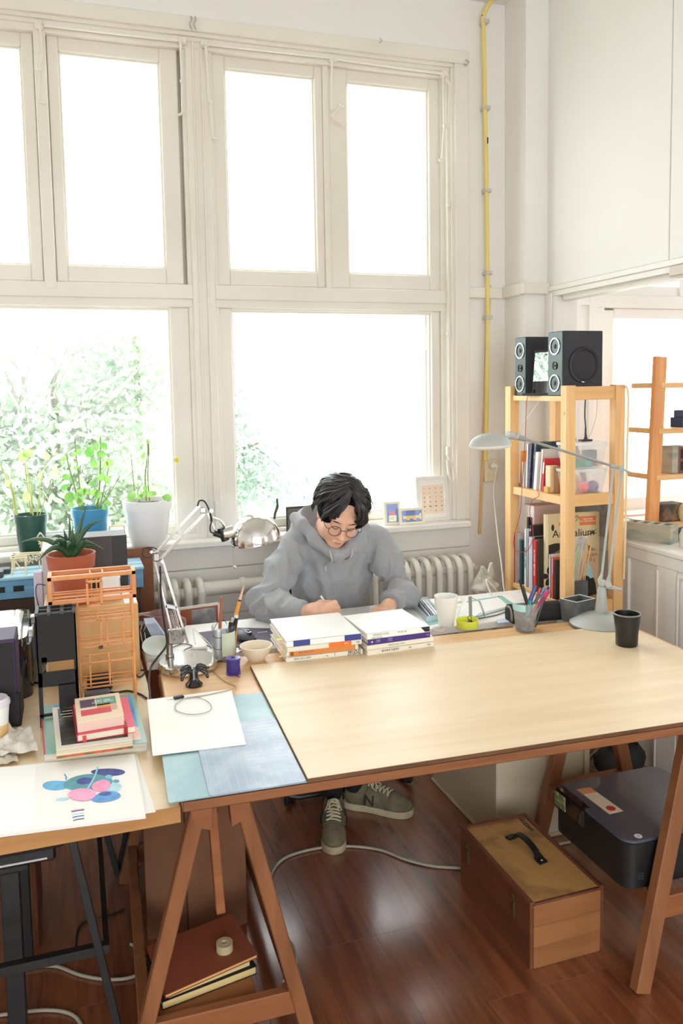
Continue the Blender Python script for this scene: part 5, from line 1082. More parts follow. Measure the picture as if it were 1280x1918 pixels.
# black mug
p = Pz(1188, 1214, PZ)
t = thing('mug', 'black handleless mug on the plywood at the right', 'mug', (p.x, p.y+.038, PZ))
part(t, 'body', MB().lathe([(0, 0), (.034, 0), (.0365, .004), (.0385, .05), (.0455, .108), (.0455, .111), (.0425, .111), (.036, .05), (.033, .01), (0, .01)], 40), M('mug_black', (.012, .012, .012), .35), w=False)
part(t, 'rim', MB().lathe([(.0455, .1085), (.0462, .111), (.044, .1135), (.0420, .111)], 40), M('mug_rim_pale', rgb(130, 126, 120), .4), w=False)  # rim ring paler than the mug body
# concrete planter
q = poly_px(((1049, 1121), (1080, 1128.5), (1117, 1121), (1086, 1113)), .826)
t = thing('concrete_planter', 'empty dark concrete square planter behind the grey lamp base', 'planter', Pz(1085, 1160, TZ)[:])
conc = M('concrete_dark', rgb(84, 86, 86), .85, noise=(16, rgb(112, 114, 112), .4, .7), bump=(60, .2)); qi = shrink(q, .14); qb = shrink(q, .12); b = MB()
n_ = [Vector((*p_, .826)) for p_ in q]+[Vector((*p_, .826)) for p_ in qi]+[Vector((*p_, TZ)) for p_ in qb]+[Vector((*p_, TZ+.012)) for p_ in shrink(q, .22)]
b.add(n_, [(8+i, 8+(i+1) % 4, (i+1) % 4, i) for i in range(4)]+[(4+i, 4+(i+1) % 4, 12+(i+1) % 4, 12+i) for i in range(4)]+[(8, 11, 10, 9), (12, 13, 14, 15)]); b.add(n_[:8], [(i, (i+1) % 4, 4+(i+1) % 4, 4+i) for i in range(4)], 1)
part(t, 'pot', b, (conc, M('concrete_rim', rgb(206, 208, 206), .8)))
# ================================================================ UNDER THE TABLE
t = thing('tool_box', 'old wooden tool box with a black leather handle on the floor', 'box', (1.27, 2.06, 0))
A, B_, C_ = Pz(862, 1655, 0), Pz(997, 1818, 0), Pz(1132, 1778, 0)
fx = Vector((1, 0, 0)); ang_ = math.atan2((B_-A).x, -(B_-A).y)
TB = frame((A.x, A.y, 0), (1, 0, 0), (0, 1, 0), (0, 0, 1)); x0_, x1_, y0_, y1_, hh = A.x+.003, 1.408, 1.884, A.y, .188
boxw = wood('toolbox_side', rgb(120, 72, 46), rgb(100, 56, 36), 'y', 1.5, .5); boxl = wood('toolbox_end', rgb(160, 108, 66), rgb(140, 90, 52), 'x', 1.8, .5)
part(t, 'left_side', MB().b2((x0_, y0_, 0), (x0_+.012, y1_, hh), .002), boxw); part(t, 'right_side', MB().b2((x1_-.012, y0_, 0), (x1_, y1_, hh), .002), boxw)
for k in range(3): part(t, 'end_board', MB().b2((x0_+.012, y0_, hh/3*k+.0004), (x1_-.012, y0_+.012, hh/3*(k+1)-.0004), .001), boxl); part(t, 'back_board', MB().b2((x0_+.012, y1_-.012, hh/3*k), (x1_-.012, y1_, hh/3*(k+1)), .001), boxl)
b = MB(); b.b2((x0_, y0_, hh), (x0_+.014, y1_, hh+.012), .002); b.b2((x1_-.014, y0_, hh), (x1_, y1_, hh+.012), .002); b.b2((x0_+.014, y1_-.014, hh), (x1_-.014, y1_, hh+.012), .002); b.b2((x0_+.014, y0_, hh), (x1_-.014, y0_+.010, hh+.006), .002); part(t, 'lid_frame', b, boxw)
part(t, 'lid_panel', MB().b2((x0_+.013, y0_+.006, hh-.004), (x1_-.013, y1_-.013, hh+.005), .001), M('lid_ply', rgb(204, 156, 94), .5, noise=(9, rgb(120, 92, 60), .50, .74), bump=(40, .06)))
xm, ym = (x0_+x1_)/2+.012, (y0_+y1_)/2+.03; P = [(xm-.012, ym+.085, hh+.007), (xm-.008, ym+.06, hh+.012), (xm-.004, ym+.045, hh+.034), (xm, ym, hh+.040), (xm+.004, ym-.045, hh+.030), (xm+.008, ym-.06, hh+.012), (xm+.012, ym-.085, hh+.007)]
b = MB(); SP = smooth_path(P, 5)
for i, (p_, q_) in enumerate(zip(SP[:-1], SP[1:])): b.bar(p_, q_, .030 if i < 7 or i > 22 else .020, .006)
part(t, 'handle', b, M('leather_black', (.012, .011, .01), .45), ang=60)
part(t, 'rivet', MB().ball((xm+.010, ym-.075, hh+.0125), (.004, .004, .002), 8, 6), steel)
for y in (y1_-.06, y0_+.085):
    b = MB(); b.b2((x0_-.004, y-.009, hh-.085), (x0_, y+.009, hh-.03), .001); b.b2((x0_-.008, y-.006, hh-.035), (x0_-.001, y+.006, hh-.012), .002); b.cyl((x0_-.007, y-.009, hh-.03), (x0_-.007, y+.009, hh-.03), .003); b.b2((x0_-.007, y-.005, hh-.082), (x0_-.003, y+.005, hh-.04), .001); part(t, 'latch', b, M('latch_brass', (.30, .25, .15), .35, 1))
text(t, 'lettering', 'Skizzen', .030, ink, T3(x1_-.030, y1_-.055, hh+.0055) @ RZ(-PI/2))
# black printer on the right trestle
t = thing('printer', 'black printer, its lid greyed by a painted reflection, resting on the right trestle rails', 'printer', (1.56, 1.92, .248))
x0_, x1_, y0_, y1_ = 1.40, 1.80, 1.775, 2.135; zb_, zt_ = .2485, .385
part(t, 'body', MB().prism(rrect(x0_, y0_, x1_, y1_, .04), zb_, zt_-.008), M('printer_black', (.010, .010, .011), .45), ang=50)
part(t, 'lid', MB().prism(rrect(x0_+.004, y0_+.004, x1_-.004, y1_-.004, .04), zt_-.008, zt_), M('lid_reflection_grey', rgb(84, 86, 98), .3, coat=.4), ang=50)  # lid colour lightened to blue grey as a painted reflection
X = frame((x0_, y1_-.005, 0), (0, -1, 0), (0, 0, 1), (-1, 0, 0))
part(t, 'control_panel', MB().b2((x0_-.006, y1_-.165, zt_-.06), (x0_+.03, y1_-.012, zt_+.0005), .006), black_gloss)
part(t, 'foil_window', MB().b2((x0_-.0075, y1_-.075, zt_-.052), (x0_-.005, y1_-.02, zt_-.006), .001), M('foil_green', rgb(150, 176, 120), .15, .6, noise=(60, rgb(220, 236, 190), .5, .6), bump=(60, .8)))
part(t, 'slot_line', MB().bar((x0_-.007, y1_-.15, zt_-.05), (x0_-.007, y1_-.155, zt_-.015), .002, .002), steel)
q = [(x0_+.05, y1_-.11), (x0_+.115, y1_-.175), (x0_+.145, y1_-.15), (x0_+.095, y1_-.045)]
q = [(p_.x, p_.y) for p_ in (Pz(1081, 1479, zt_), Pz(1142, 1525, zt_), Pz(1168, 1519, zt_), Pz(1106, 1475, zt_))]
part(t, 'paper_strip', MB().prism(q, zt_, zt_+.0006), M('strip_cream', rgb(238, 222, 190), .5)); part(t, 'orange_end', MB().prism(sub(q, 0, 0, .22, 1), zt_+.0006, zt_+.0009), M('strip_orange', rgb(232, 164, 108), .5))
c_ = bil(q, .84, .5); part(t, 'red_stamp', MB().disc((*c_, zt_+.0006), .014, (0, 0, 1), 20), M('stamp_red', rgb(196, 48, 60), .5))
c_ = Pz(1196, 1566, zt_); part(t, 'logo_disc', MB().disc(c_, .011, (0, 0, 1), 24), white_plastic); text(t, 'logo', 'lp', .012, M('logo_grey', rgb(170, 172, 176), .5), T3(c_.x, c_.y, zt_+.0007) @ RZ(.2))
c_ = Vector((x0_+.028, y0_-.0003, zb_+.035)); b = MB()
for dx, dz, sx, sz in ((0, .008, .014, .001), (0, -.008, .014, .001), (-.007, 0, .001, .016), (.007, 0, .001, .016), (0, 0, .008, .001)): b.box((c_.x+.02+dx, c_.y, c_.z+dz), (sx, .0008, sz))
part(t, 'emblem', b, M('emblem_grey', (.10, .10, .10), .5), kind='stuff')
# carton behind the left trestle
t = thing('cardboard_box', 'tall brown cardboard carton standing behind the left trestle', 'box', (.27, 2.5, 0), .0)
k_ = [(.150, 2.385), (.262, 2.305), (.450, 2.36), (.40, 2.60), (.20, 2.63)]
cb = M('cardboard', rgb(128, 88, 62), .85, noise=(5, rgb(116, 76, 52), .4, .6)); b = MB(); b.prism(k_, .0, .575); part(t, 'carton', b, cb)
part(t, 'flap', MB().bar((.262, 2.304, .0), (.262, 2.304, .575), .004, .004), M('cardboard_dark', rgb(70, 44, 30), .9))
text(t, 'marking', 'CITY', .03, ink, frame((.345, 2.3265, .50), Vector((.193, .055, 0)).normalized(), (0, 0, 1), Vector((.055, -.193, 0)).normalized())); text(t, 'marking', 'MC W', .016, ink, frame((.345, 2.3265, .43), Vector((.193, .055, 0)).normalized(), (0, 0, 1), Vector((.055, -.193, 0)).normalized()))
text(t, 'marking', 'NO 47', .016, ink, frame((.345, 2.3265, .39), Vector((.193, .055, 0)).normalized(), (0, 0, 1), Vector((.055, -.193, 0)).normalized()))
# things on the left trestle's shelf
z = .1145
def flat(name, label, cat, q, z0, h, cov, pgm, grp=None):
    t = thing(name, label, cat, (sum(p_[0] for p_ in q)/4, sum(p_[1] for p_ in q)/4, z0)); part(t, 'pages', MB().prism(shrink(q, .02), z0+.001, z0+h-.001), pgm); b = MB(); b.prism(q, z0, z0+.0015); b.prism(q, z0+h-.0015, z0+h); part(t, 'cover', b, cov); return t
pc = M('pages_yellow', rgb(226, 200, 140), .8); dk = M('cover_dark', rgb(30, 27, 26), .6)
flat('book', 'dark thick book lowest on the shelf of the left trestle', 'book', [(.150, 1.94), (.40, 1.985), (.37, 2.17), (.125, 2.13)], z, .022, dk, pc)
flat('book', 'dark thin book in the middle of the trestle shelf pile', 'book', [(.165, 1.945), (.385, 1.99), (.36, 2.17), (.135, 2.12)], z+.0222, .018, dk, pc)
flat('folder', 'red brown folder lying on top of the trestle shelf pile', 'folder', [(.157, 1.925), (.405, 1.99), (.37, 2.18), (.130, 2.12)], z+.0404, .010, M('folder_brown', rgb(140, 74, 50), .6), M('pages_tan', rgb(226, 176, 112), .8))
c_ = Vector((.325, 2.035, z+.0506))
t = thing('tape_roll', 'roll of beige tape on the red brown folder', 'tape', c_[:]); part(t, 'roll', MB().lathe([(.010, 0), (.022, 0), (.022, .022), (.010, .022), (.010, 0)], 28), M('tape_beige', rgb(196, 180, 142), .6), w=False); part(t, 'core', MB().lathe([(.008, 0), (.0105, 0), (.0105, .0225), (.008, .0225), (.008, 0)], 20), M('core_card', rgb(214, 200, 166), .8), w=False)
# left under-desk printer and its stand
t = thing('scanner', 'dark grey flat scanner under the left desk', 'scanner', (-.35, 2.2, .49))
part(t, 'body', MB().b2((-.65, 2.06, .487), (-.085, 2.42, .525), .006), black_plastic); part(t, 'upper_body', MB().b2((-.65, 2.05, .520), (-.055, 2.44, .590), .012), M('scanner_grey', rgb(58, 54, 54), .5)); part(t, 'blue_corner', MB().b2((-.060, 2.10, .500), (-.036, 2.40, .575), .012), M('scanner_navy', rgb(24, 28, 48), .4)); part(t, 'tray_edge', MB().b2((-.40, 2.054, .498), (-.105, 2.060, .503)), steel); part(t, 'tag', MB().b2((-.15, 2.049, .552), (-.115, 2.0505, .566)), M('tag_grey', rgb(110, 106, 104), .6))
t = thing('steel_stand', 'black stand carrying the scanner under the left desk', 'stand', (-.4, 2.2, 0))
part(t, 'shelf', MB().b2((-.66, 2.07, .470), (-.15, 2.42, .486), .002), black_metal)
for x, y in ((-.195, 2.09), (-.195, 2.40), (-.63, 2.09), (-.63, 2.40)): part(t, 'leg', MB().b2((x-.022, y-.02, 0), (x+.022, y+.02, .470), .002), black_metal)
solo('wooden_offcut', 'reddish wooden board standing behind the black stand', 'board', MB().b2((-.172, 2.47, 0), (-.160, 2.75, .33), .002), wood('offcut', rgb(120, 66, 40), rgb(98, 52, 32), 'z', 2, .6), (-.166, 2.6, 0))
# cables on the floor
z = .006
cable('floor_cable', 'long grey cable snaking over the floor under the shoe to the tool box', [Pz(x, y, z) for x, y in ((530, 1838), (552, 1812), (552, 1780), (535, 1755), (512, 1735), (503, 1700), (504, 1665), (512, 1630), (540, 1604), (600, 1588), (655, 1585), (712, 1592), (760, 1610), (810, 1622), (862, 1626), (870, 1626))], .0052, cable_grey, 8)
cable('floor_cable', 'grey cable reappearing right of the tool box', [Pz(x, y, z) for x, y in ((1022, 1592), (1045, 1582), (1068, 1577))], .0052, cable_grey)
cable('floor_cable', 'grey cable looping on the floor behind the black trestle leg', [Pz(x, y, z) for x, y in ((20, 1822), (60, 1812), (105, 1810), (150, 1826), (195, 1834), (240, 1832), (268, 1818), (276, 1800), (265, 1780), (245, 1768))], .005, cable_grey, 8)
cable('floor_cable', 'grey cable end curling at the lower left corner', [Pz(x, y, z) for x, y in ((-5, 1902), (40, 1896), (85, 1892), (120, 1895), (142, 1905), (156, 1925))], .005, cable_grey, 8)
cable('floor_cable', 'thin dark cable curving on the floor below the left desk', [Pz(x, y, .004) for x, y in ((143, 1795), (143, 1765), (148, 1738), (165, 1725), (200, 1718), (232, 1703))], .003, cable_black)
cable('floor_cable', 'black cable hanging behind the table edge right of the left trestle', [Py(469, 1490, 2.6), Py(468, 1560, 2.6), Pz(468, 1610, .004), Pz(470, 1640, .004)], .0035, cable_black)
for lb, pts, m_, r_ in (('black cable on the floor by the pedestal leading to the printer', ((1140, 1390), (1138, 1415), (1130, 1440), (1125, 1462)), cable_black, .005), ('white cable loop on the floor behind the right trestle', ((1132, 1438), (1145, 1432), (1155, 1436), (1152, 1450), (1142, 1460), (1132, 1464)), cable_white, .003), ('thick white cable crossing the floor by the pedestal corner', ((1100, 1422), (1112, 1410), (1130, 1399), (1150, 1392)), cable_white, .006), ('black cable right of the rear trestle leg', ((1183, 1395), (1190, 1420), (1198, 1450), (1207, 1475)), cable_black, .005), ('thin black loop behind the printer lid', ((1218, 1480), (1226, 1476), (1232, 1486)), cable_black, .004), ('pale cable on the floor at the right edge', ((1240, 1380), (1255, 1388), (1262, 1394)), cable_white, .005)):
    cable('floor_cable', lb, [Pz(x, y, .007) for x, y in pts], r_, m_)
p = Pz(1150, 1436, 0); t = thing('power_plug', 'black plug adapter on the floor behind the right trestle', 'plug', (p.x, p.y, 0), .5); part(t, 'block', MB().b2((-.03, -.05, 0), (.03, .06, .03), .006), black_plastic, w=False)
part(t, 'cable_end', MB().cyl((0, .06, .015), (0, .09, .012), .006), black_plastic, w=False)
t = thing('waste_bag', 'black rounded bag on the floor behind the table at the right', 'bag', (2.12, 2.74, 0)); part(t, 'bag', MB().ball((0, 0, .08), (.12, .07, .08), 18, 10), M('bag_black', (.015, .015, .014), .7, bump=(14, .5)), w=False); part(t, 'strap', MB().tube(smooth_path([(-.07, -.02, .14), (-.03, -.03, .19), (.03, -.03, .19), (.07, -.02, .14)], 5), .008, 6), black_matt, w=False)
# ================================================================ WINDOW SILL (top z = .967)
SZ = .9672
def plant(name, label, px_l, px_r, py_rim, py_base, potcol, stems, potmat, Y=3.665, extra=None):
    a, c2 = Py(px_l, py_rim, Y), Py(px_r, py_rim, Y); r1 = (c2.x-a.x)/2; cx = (a.x+c2.x)/2
    h = a.z-SZ; t = thing(name, label, 'plant', (cx, 3.68, SZ))
    k = r1/.1; w_ = .7
    part(t, 'pot', MB().lathe([(0, 0), (r1*w_, 0), (r1*w_+.002, .003), (r1*.93, h*.80), (r1*.97, h*.80), (r1, h), (r1*.95, h), (r1*.9, h*.86), (0, h*.86)], 36), potmat, w=False)
    part(t, 'soil', MB().lathe([(0, h*.9), (r1*.6, h*.91), (r1*.93, h*.88)], 24), M('soil', rgb(58, 40, 30), .95), w=False)
    for pts, r_ in stems['stems']:
        P = [Py(x, y, 3.68+dy)-Vector((cx, 3.68, SZ)) for x, y, dy in pts]
        part(t, 'stem', MB().tube(smooth_path(P, 5), [1.7*r_*(1-.45*i/(len(P)*5-4)) for i in range(len(P)*5-4)], 6), stems['stem'], w=False)
    for i, (x, y, s, ang, dy) in enumerate(stems['leaves']):
        c_ = Py(x, y, 3.66+dy)-Vector((cx, 3.68, SZ)); s = s/430*1.3
        ol = [(0, -.5), (.28, -.36), (.40, -.1), (.34, .18), (.16, .40), (0, .56), (-.16, .40), (-.34, .18), (-.40, -.1), (-.28, -.36)]
        tiltx = random.uniform(-.45, .35); X = T3(*c_) @ RY(ang) @ RX(PI/2+tiltx) @ RZ(0) @ RY(random.uniform(-.35, .35))
        vs = [(x_*s, y_*s, abs(x_)*s*.22-.25*s*y_*y_) for x_, y_ in ol]+[(0, 0, 0)]
        part(t, 'leaf', MB().add(vs, [(j, (j+1) % 10, 10) for j in range(10)], 0, X), stems['leaf'], w=False)
    if extra: extra(t, cx, h, r1)
    return t
lf = leafmat('leaf_backlit', rgb(164, 198, 118), rgb(108, 164, 84), 12); lfp = leafmat('leaf_pale', rgb(206, 222, 158), rgb(176, 206, 132), 12)  # lf green lightened in colour to imitate backlight
stg = M('stem_green', rgb(128, 156, 72), .6); stp = M('stem_pale', rgb(200, 204, 126), .6)
def pebbles(t, cx, h, r1):
    for dx, r_ in ((-.02, .012), (.02, .01), (-.03, .009)): part(t, 'pebble', MB().ball((dx, -.02, h*.9+.004), (r_, r_, r_*.7), 10, 6), M('pebble', rgb(214, 184, 140), .7), w=False)
plant('potted_plant', 'leggy pale seedlings in a dark green pot left on the sill', 24, 89, 966, 1032, None,
      dict(stem=stp, leaf=lfp, stems=[([(30, 965, 0), (22, 920, 0), (8, 885, .01), (-5, 860, .01)], .0022), ([(32, 965, -.01), (26, 925, 0), (16, 895, 0), (12, 885, 0)], .0018), ([(58, 962, 0), (50, 900, -.01), (47, 868, -.01)], .002), ([(62, 965, 0), (55, 910, 0), (50, 868, 0)], .002), ([(70, 965, .01), (76, 910, .01), (86, 870, .02)], .0018), ([(74, 966, 0), (88, 925, .01), (103, 892, .02)], .0014), ([(60, 960, -.01), (60, 930, -.02), (59, 905, -.02)], .0018)],
           leaves=[(43, 855, 17, .2, -.02), (53, 849, 16, 1.2, -.02), (50, 930, 15, -.5, -.04), (104, 882, 12, .3, 0), (88, 855, 11, .1, 0), (14, 905, 10, .5, 0), (75, 890, 9, .6, 0)]), M('pot_green', rgb(46, 84, 72), .4), extra=pebbles)
plant('potted_plant', 'bushy green seedlings in a bright blue pot on the sill', 132, 205, 954, 1006, None,
      dict(stem=stg, leaf=lf, stems=[([(150, 955, 0), (138, 905, -.01), (128, 870, -.01), (125, 852, -.01)], .0022), ([(153, 955, .01), (147, 890, .01), (142, 850, .01), (141, 825, .01)], .0018), ([(182, 955, 0), (187, 900, -.01), (188, 850, -.01), (188, 818, -.01)], .0026), ([(185, 955, .01), (198, 905, .01), (204, 870, .01)], .0016), ([(183, 955, .0), (205, 925, 0), (225, 890, .01)], .0014), ([(156, 956, 0), (152, 925, -.02), (148, 905, -.02)], .0018), ([(178, 950, 0), (192, 925, -.01), (203, 945, -.02)], .0014)],
           leaves=[(168, 846, 17, .5, -.02), (180, 837, 11, 2.9, -.03), (195, 836, 13, 2.4, -.02), (190, 850, 14, 1.9, -.04), (176, 868, 13, .1, -.02), (205, 866, 14, -.5, 0), (124, 893, 12, 1.5, -.02), (121, 912, 12, 1.2, -.02), (130, 931, 17, .3, -.05), (147, 932, 16, -.2, -.05), (152, 922, 14, 1.1, -.04), (134, 945, 10, .2, -.05), (190, 893, 13, .8, -.03), (201, 898, 13, -.2, -.03), (175, 922, 12, .9, -.04), (183, 926, 13, 0, -.05), (196, 950, 10, 0, -.05), (203, 942, 10, -.4, -.04), (140, 850, 9, 1.3, 0), (148, 846, 9, -.8, 0), (142, 876, 8, 1.4, -.01), (119, 860, 9, 1.4, 0), (198, 870, 11, .3, .0), (173, 905, 9, .6, 0), (150, 940, 12, -.4, -.06), (162, 920, 11, -.6, -.04)]), M('pot_blue', rgb(70, 148, 196), .35))
plant('potted_plant', 'thin seedlings in a large white pot on the sill', 229, 323, 939, 1018, None,
      dict(stem=stg, leaf=lf, stems=[([(274, 938, 0), (272, 890, 0), (277, 850, 0), (276, 822, 0)], .0022), ([(280, 938, .01), (277, 890, .01), (279, 850, 0), (278, 825, 0)], .0018), ([(253, 938, 0), (249, 890, .01), (245, 848, .01)], .0014), ([(262, 940, 0), (258, 920, 0), (268, 905, 0)], .0014)],
           leaves=[(247, 930, 16, .5, -.07), (313, 932, 14, -1.3, -.05), (268, 926, 12, .6, -.04), (281, 925, 12, -.7, -.04), (272, 914, 9, .2, -.02), (268, 854, 9, .4, .01), (277, 827, 7, 0, 0), (288, 924, 9, -1.0, -.03), (262, 930, 10, 1.1, -.04)]), M('pot_white', rgb(240, 240, 240), .4), extra=lambda t, cx, h, r1: [part(t, 'bark_chip', MB().box((.02+.012*k, -.03-.004*k, h*.96), (.014, .008, .006), .001, X=None), M('bark', rgb(110, 70, 46), .8), w=False) for k in range(3)])
# frames on the sill
def pframe(name, label, q, mat, art, Y):
    """q: pixel corners bottom-left, bottom-right, top-right, top-left of a frame leaning back against the window"""
    a = Py(*q[0], Y); w_ = (Py(*q[1], Y)-a).x; h = (Py(*q[3], Y)-a).z; t = thing(name, label, 'picture', (a.x+w_/2, Y, SZ))
    X = T3(a.x, Y, SZ) @ RX(-.10) @ T3(0, 0, 0); bw = art['bw']
    def bb(lo, hi, bev=0): m_ = MB(); m_.X = X; return m_.b2(lo, hi, bev)
    f = MB(); f.X = X
    f.b2((0, 0, 0), (w_, .012, bw), .001); f.b2((0, 0, h-bw), (w_, .012, h), .001); f.b2((0, 0, bw), (bw, .012, h-bw), .001); f.b2((w_-bw, 0, bw), (w_, .012, h-bw), .001)
    part(t, 'rim', f, mat); part(t, 'mount', bb((bw*.8, .006, bw*.8), (w_-bw*.8, .011, h-bw*.8)), art['mount'])
    i_ = 0
    for nm, (u0, v0, u1, v1), m_ in art['bits']: i_ += 1; part(t, nm, bb((w_*u0, .0056-.0003*i_, h*v0), (w_*u1, .0062, h*v1)), m_)
    part(t, 'glazing', bb((bw, .0035, bw), (w_-bw, .0042, h-bw)), pane('frame_glass', (1, 1, 1), .35))
    return t
sp = {}
bits = [('print', (.18, .17, .86, .80), M('print_peach', rgb(242, 224, 204), .7))]
for r_ in range(6):
    for c_ in range(4):
        sp[r_, c_] = 1
t = pframe('picture_frame', 'large white frame of many tiny specimens on the sill corner', ((783, 977), (843, 974), (838, 890), (777, 893)), white_paint, dict(bw=.016, mount=white_paper, bits=bits), 3.725)
a = Py(783, 977, 3.725); w_ = (Py(843, 974, 3.725)-a).x; h = (Py(777, 893, 3.725)-Py(783, 977, 3.725)).z; rs = random.Random(3)
for r_ in range(6):
    for c_ in range(4):
        m_ = MB(); m_.X = T3(a.x, 3.725, SZ) @ RX(-.10); dark = (r_ == 4); s_ = rs.uniform(.003, .0045)*(1.3 if dark else 1)
        m_.box((w_*(.25+.178*c_), .0045, h*(.73-.1*r_)), (s_*rs.uniform(1.2, 1.8), .0014, s_*rs.uniform(.7, 1.4)), .0006)
        part(t, 'specimen', m_, M('specimen_dark' if dark else 'specimen_brown', rgb(56, 58, 56) if dark else rgb(*rs.choice(((150, 120, 96), (120, 104, 92), (170, 130, 110)))), .7))
blue_art = M('art_blue', rgb(112, 138, 206), .5)
pframe('picture_frame', 'small upright pale frame with a blue cake picture on the sill', ((721, 977), (752, 974), (748, 930), (716, 934)), M('frame_cream', rgb(240, 232, 206), .6), dict(bw=.012, mount=white_paper, bits=[('picture', (.18, .10, .84, .90), blue_art), ('white_cake', (.30, .14, .76, .40), M('art_cream', rgb(240, 240, 220), .6)), ('pink_top', (.36, .40, .66, .58), M('art_pink', rgb(236, 120, 130), .6)), ('green_base', (.34, .22, .60, .34), M('art_green', rgb(206, 226, 150), .6))]), 3.705)
pframe('picture_frame', 'small wide pale frame with a blue sausage dog picture on the sill', ((749, 977), (796, 973), (792, 942), (746, 947)), M('frame_cream', rgb(240, 232, 206), .6), dict(bw=.012, mount=white_paper, bits=[('picture', (.12, .14, .90, .84), blue_art), ('yellow_body', (.16, .34, .86, .52), M('art_yellow', rgb(240, 216, 140), .6)), ('white_tail', (.82, .26, .88, .64), M('art_cream', rgb(240, 240, 220), .6)), ('yellow_leg', (.30, .24, .42, .36), M('art_yellow', rgb(240, 216, 140), .6)), ('amber_leg', (.56, .24, .68, .36), M('art_yellow', rgb(240, 216, 140), .6))]), 3.685)
b = MB().tube(smooth_path([Py(514, 972, 3.70), Py(516, 960, 3.70), Py(520, 948, 3.70), Py(519, 934, 3.70)], 4), [.006]*5+[.007]*4+[.005]*4, 8)
solo('driftwood_stick', 'short dark twig standing on the sill behind the dome lamp', 'twig', b, M('twig_bark', rgb(92, 84, 76), .8, bump=(80, .5)), Py(514, 972, 3.70)[:])
solo('perspex_sheet', 'clear white perspex sheet leaning on the window behind the lamp', 'sheet', MB().b2((.42, 3.735, SZ), (.74, 3.738, 1.135), .001), milky('perspex', rgb(240, 242, 240), .25), (.6, 3.735, SZ))
t = thing('picture_frame', 'dark picture frame on the sill behind the grey hood', 'picture', (.965, 3.72, SZ)); part(t, 'frame', MB().b2((.952, 3.71, SZ), (1.06, 3.722, 1.09), .002), M('frame_dark', rgb(70, 66, 62), .5)); part(t, 'print', MB().b2((.960, 3.7085, SZ+.01), (1.05, 3.711, 1.08)), M('print_grey', rgb(120, 112, 104), .6))
# plastic bag by the wall
c_ = Py(912, 1095, 3.45)
def bag(): 
    b = MB(); vs = []; n, m = 14, 20
    for i in range(n+1):
        for j in range(m):
            a, u = 2*PI*j/m, i/n; r_ = .085*math.sin(PI*(.08+.86*u))**.7*(1-.55*u)+.012*mnoise.noise(Vector((3*math.cos(a), 3*math.sin(a), u*6)))*3
            vs.append((c_.x+r_*math.cos(a), 3.46+r_*.8*math.sin(a), +.6005+.16*u+.012*(u > 0)*mnoise.noise(Vector((2*math.cos(a), 5*u, 2)))))
    return b.add(vs, [(i*m+j, i*m+(j+1) % m, (i+1)*m+(j+1) % m, (i+1)*m+j) for i in range(n) for j in range(m)])
t = thing('plastic_bag', 'white plastic carrier bag by the wall left of the shelf unit', 'bag', (c_.x, 3.46, .60)); part(t, 'bag', bag(), M('bag_white', rgb(222, 218, 206), .4), ang=70)
part(t, 'handle', MB().tube(smooth_path([(c_.x-.03, 3.44, .72), (c_.x-.035, 3.43, .78), (c_.x-.005, 3.43, .745), (c_.x+.02, 3.44, .79), (c_.x+.03, 3.45, .72)], 6), .008, 6), M('bag_white', rgb(222, 218, 206), .4))
t = thing('stool', 'low white stool carrying the plastic carrier bag', 'stool', (c_.x, 3.46, 0)); part(t, 'top', MB().b2((c_.x-.06, 3.36, .575), (c_.x+.13, 3.58, .60), .004), white_paint)
for dx in (-.03, .1):
    for dy in (-.08, .09): part(t, 'leg', MB().b2((c_.x+dx-.015, 3.46+dy-.015, 0), (c_.x+dx+.015, 3.46+dy+.015, .575), .003), white_paint)
# ================================================================ PINE SHELF UNIT
pz_ = wood('shelf_pine_z', rgb(236, 194, 138), rgb(222, 172, 112), 'z', 2.0, .45, (6, .035, rgb(150, 92, 48))); py_ = wood('shelf_pine_y', rgb(236, 194, 138), rgb(224, 176, 118), 'y', 2.0, .45, (5, .04, rgb(130, 74, 38))); px_m = wood('shelf_pine_x', rgb(230, 184, 124), rgb(214, 162, 100), 'x', 2.0, .45, (5, .045, rgb(120, 66, 34)))
t = thing('shelf_unit', 'tall pine shelf unit in the corner carrying the loudspeakers', 'shelf', (2.06, 3.08, 0))
ps = ((1.916, 1.962, 2.842, 2.884), (2.156, 2.204, 2.842, 2.884), (1.916, 1.962, 3.285, 3.335), (2.156, 2.204, 3.285, 3.335))
for x0, x1, y0, y1 in ps: part(t, 'post', MB().b2((x0, y0, 0), (x1, y1, 1.645), .002), pz_)
for z0, z1 in ((1.585, 1.640), (1.143, 1.193), (.655, .735), (.10, .15)):
    part(t, 'end_rail', MB().b2((1.962, 2.848, z0), (2.156, 2.872, z1), .002), px_m); part(t, 'end_rail', MB().b2((1.962, 3.30, z0), (2.156, 3.322, z1), .002), px_m)
for z1, th in ((1.602, .018), (1.182, .030), (.730, .018), (.12, .018)):
    for k in range(4): part(t, 'shelf_board', MB().b2((1.930+.0625*k, 2.886, z1-th), (1.990+.0625*k, 3.283, z1), .0015), py_)
    part(t, 'shelf_lip', MB().b2((1.926, 2.886, z1-th-.004), (1.930, 3.283, z1+.0005), .001), py_)
part(t, 'backboard', MB().b2((2.185, 3.15, 1.182), (2.20, 3.285, 1.235), .002), px_m)
b = MB(); b.tube([Px(1010, 752, 2.15), Px(968, 812, 1.97)], .003, 6); part(t, 'brace', b, white_paint)
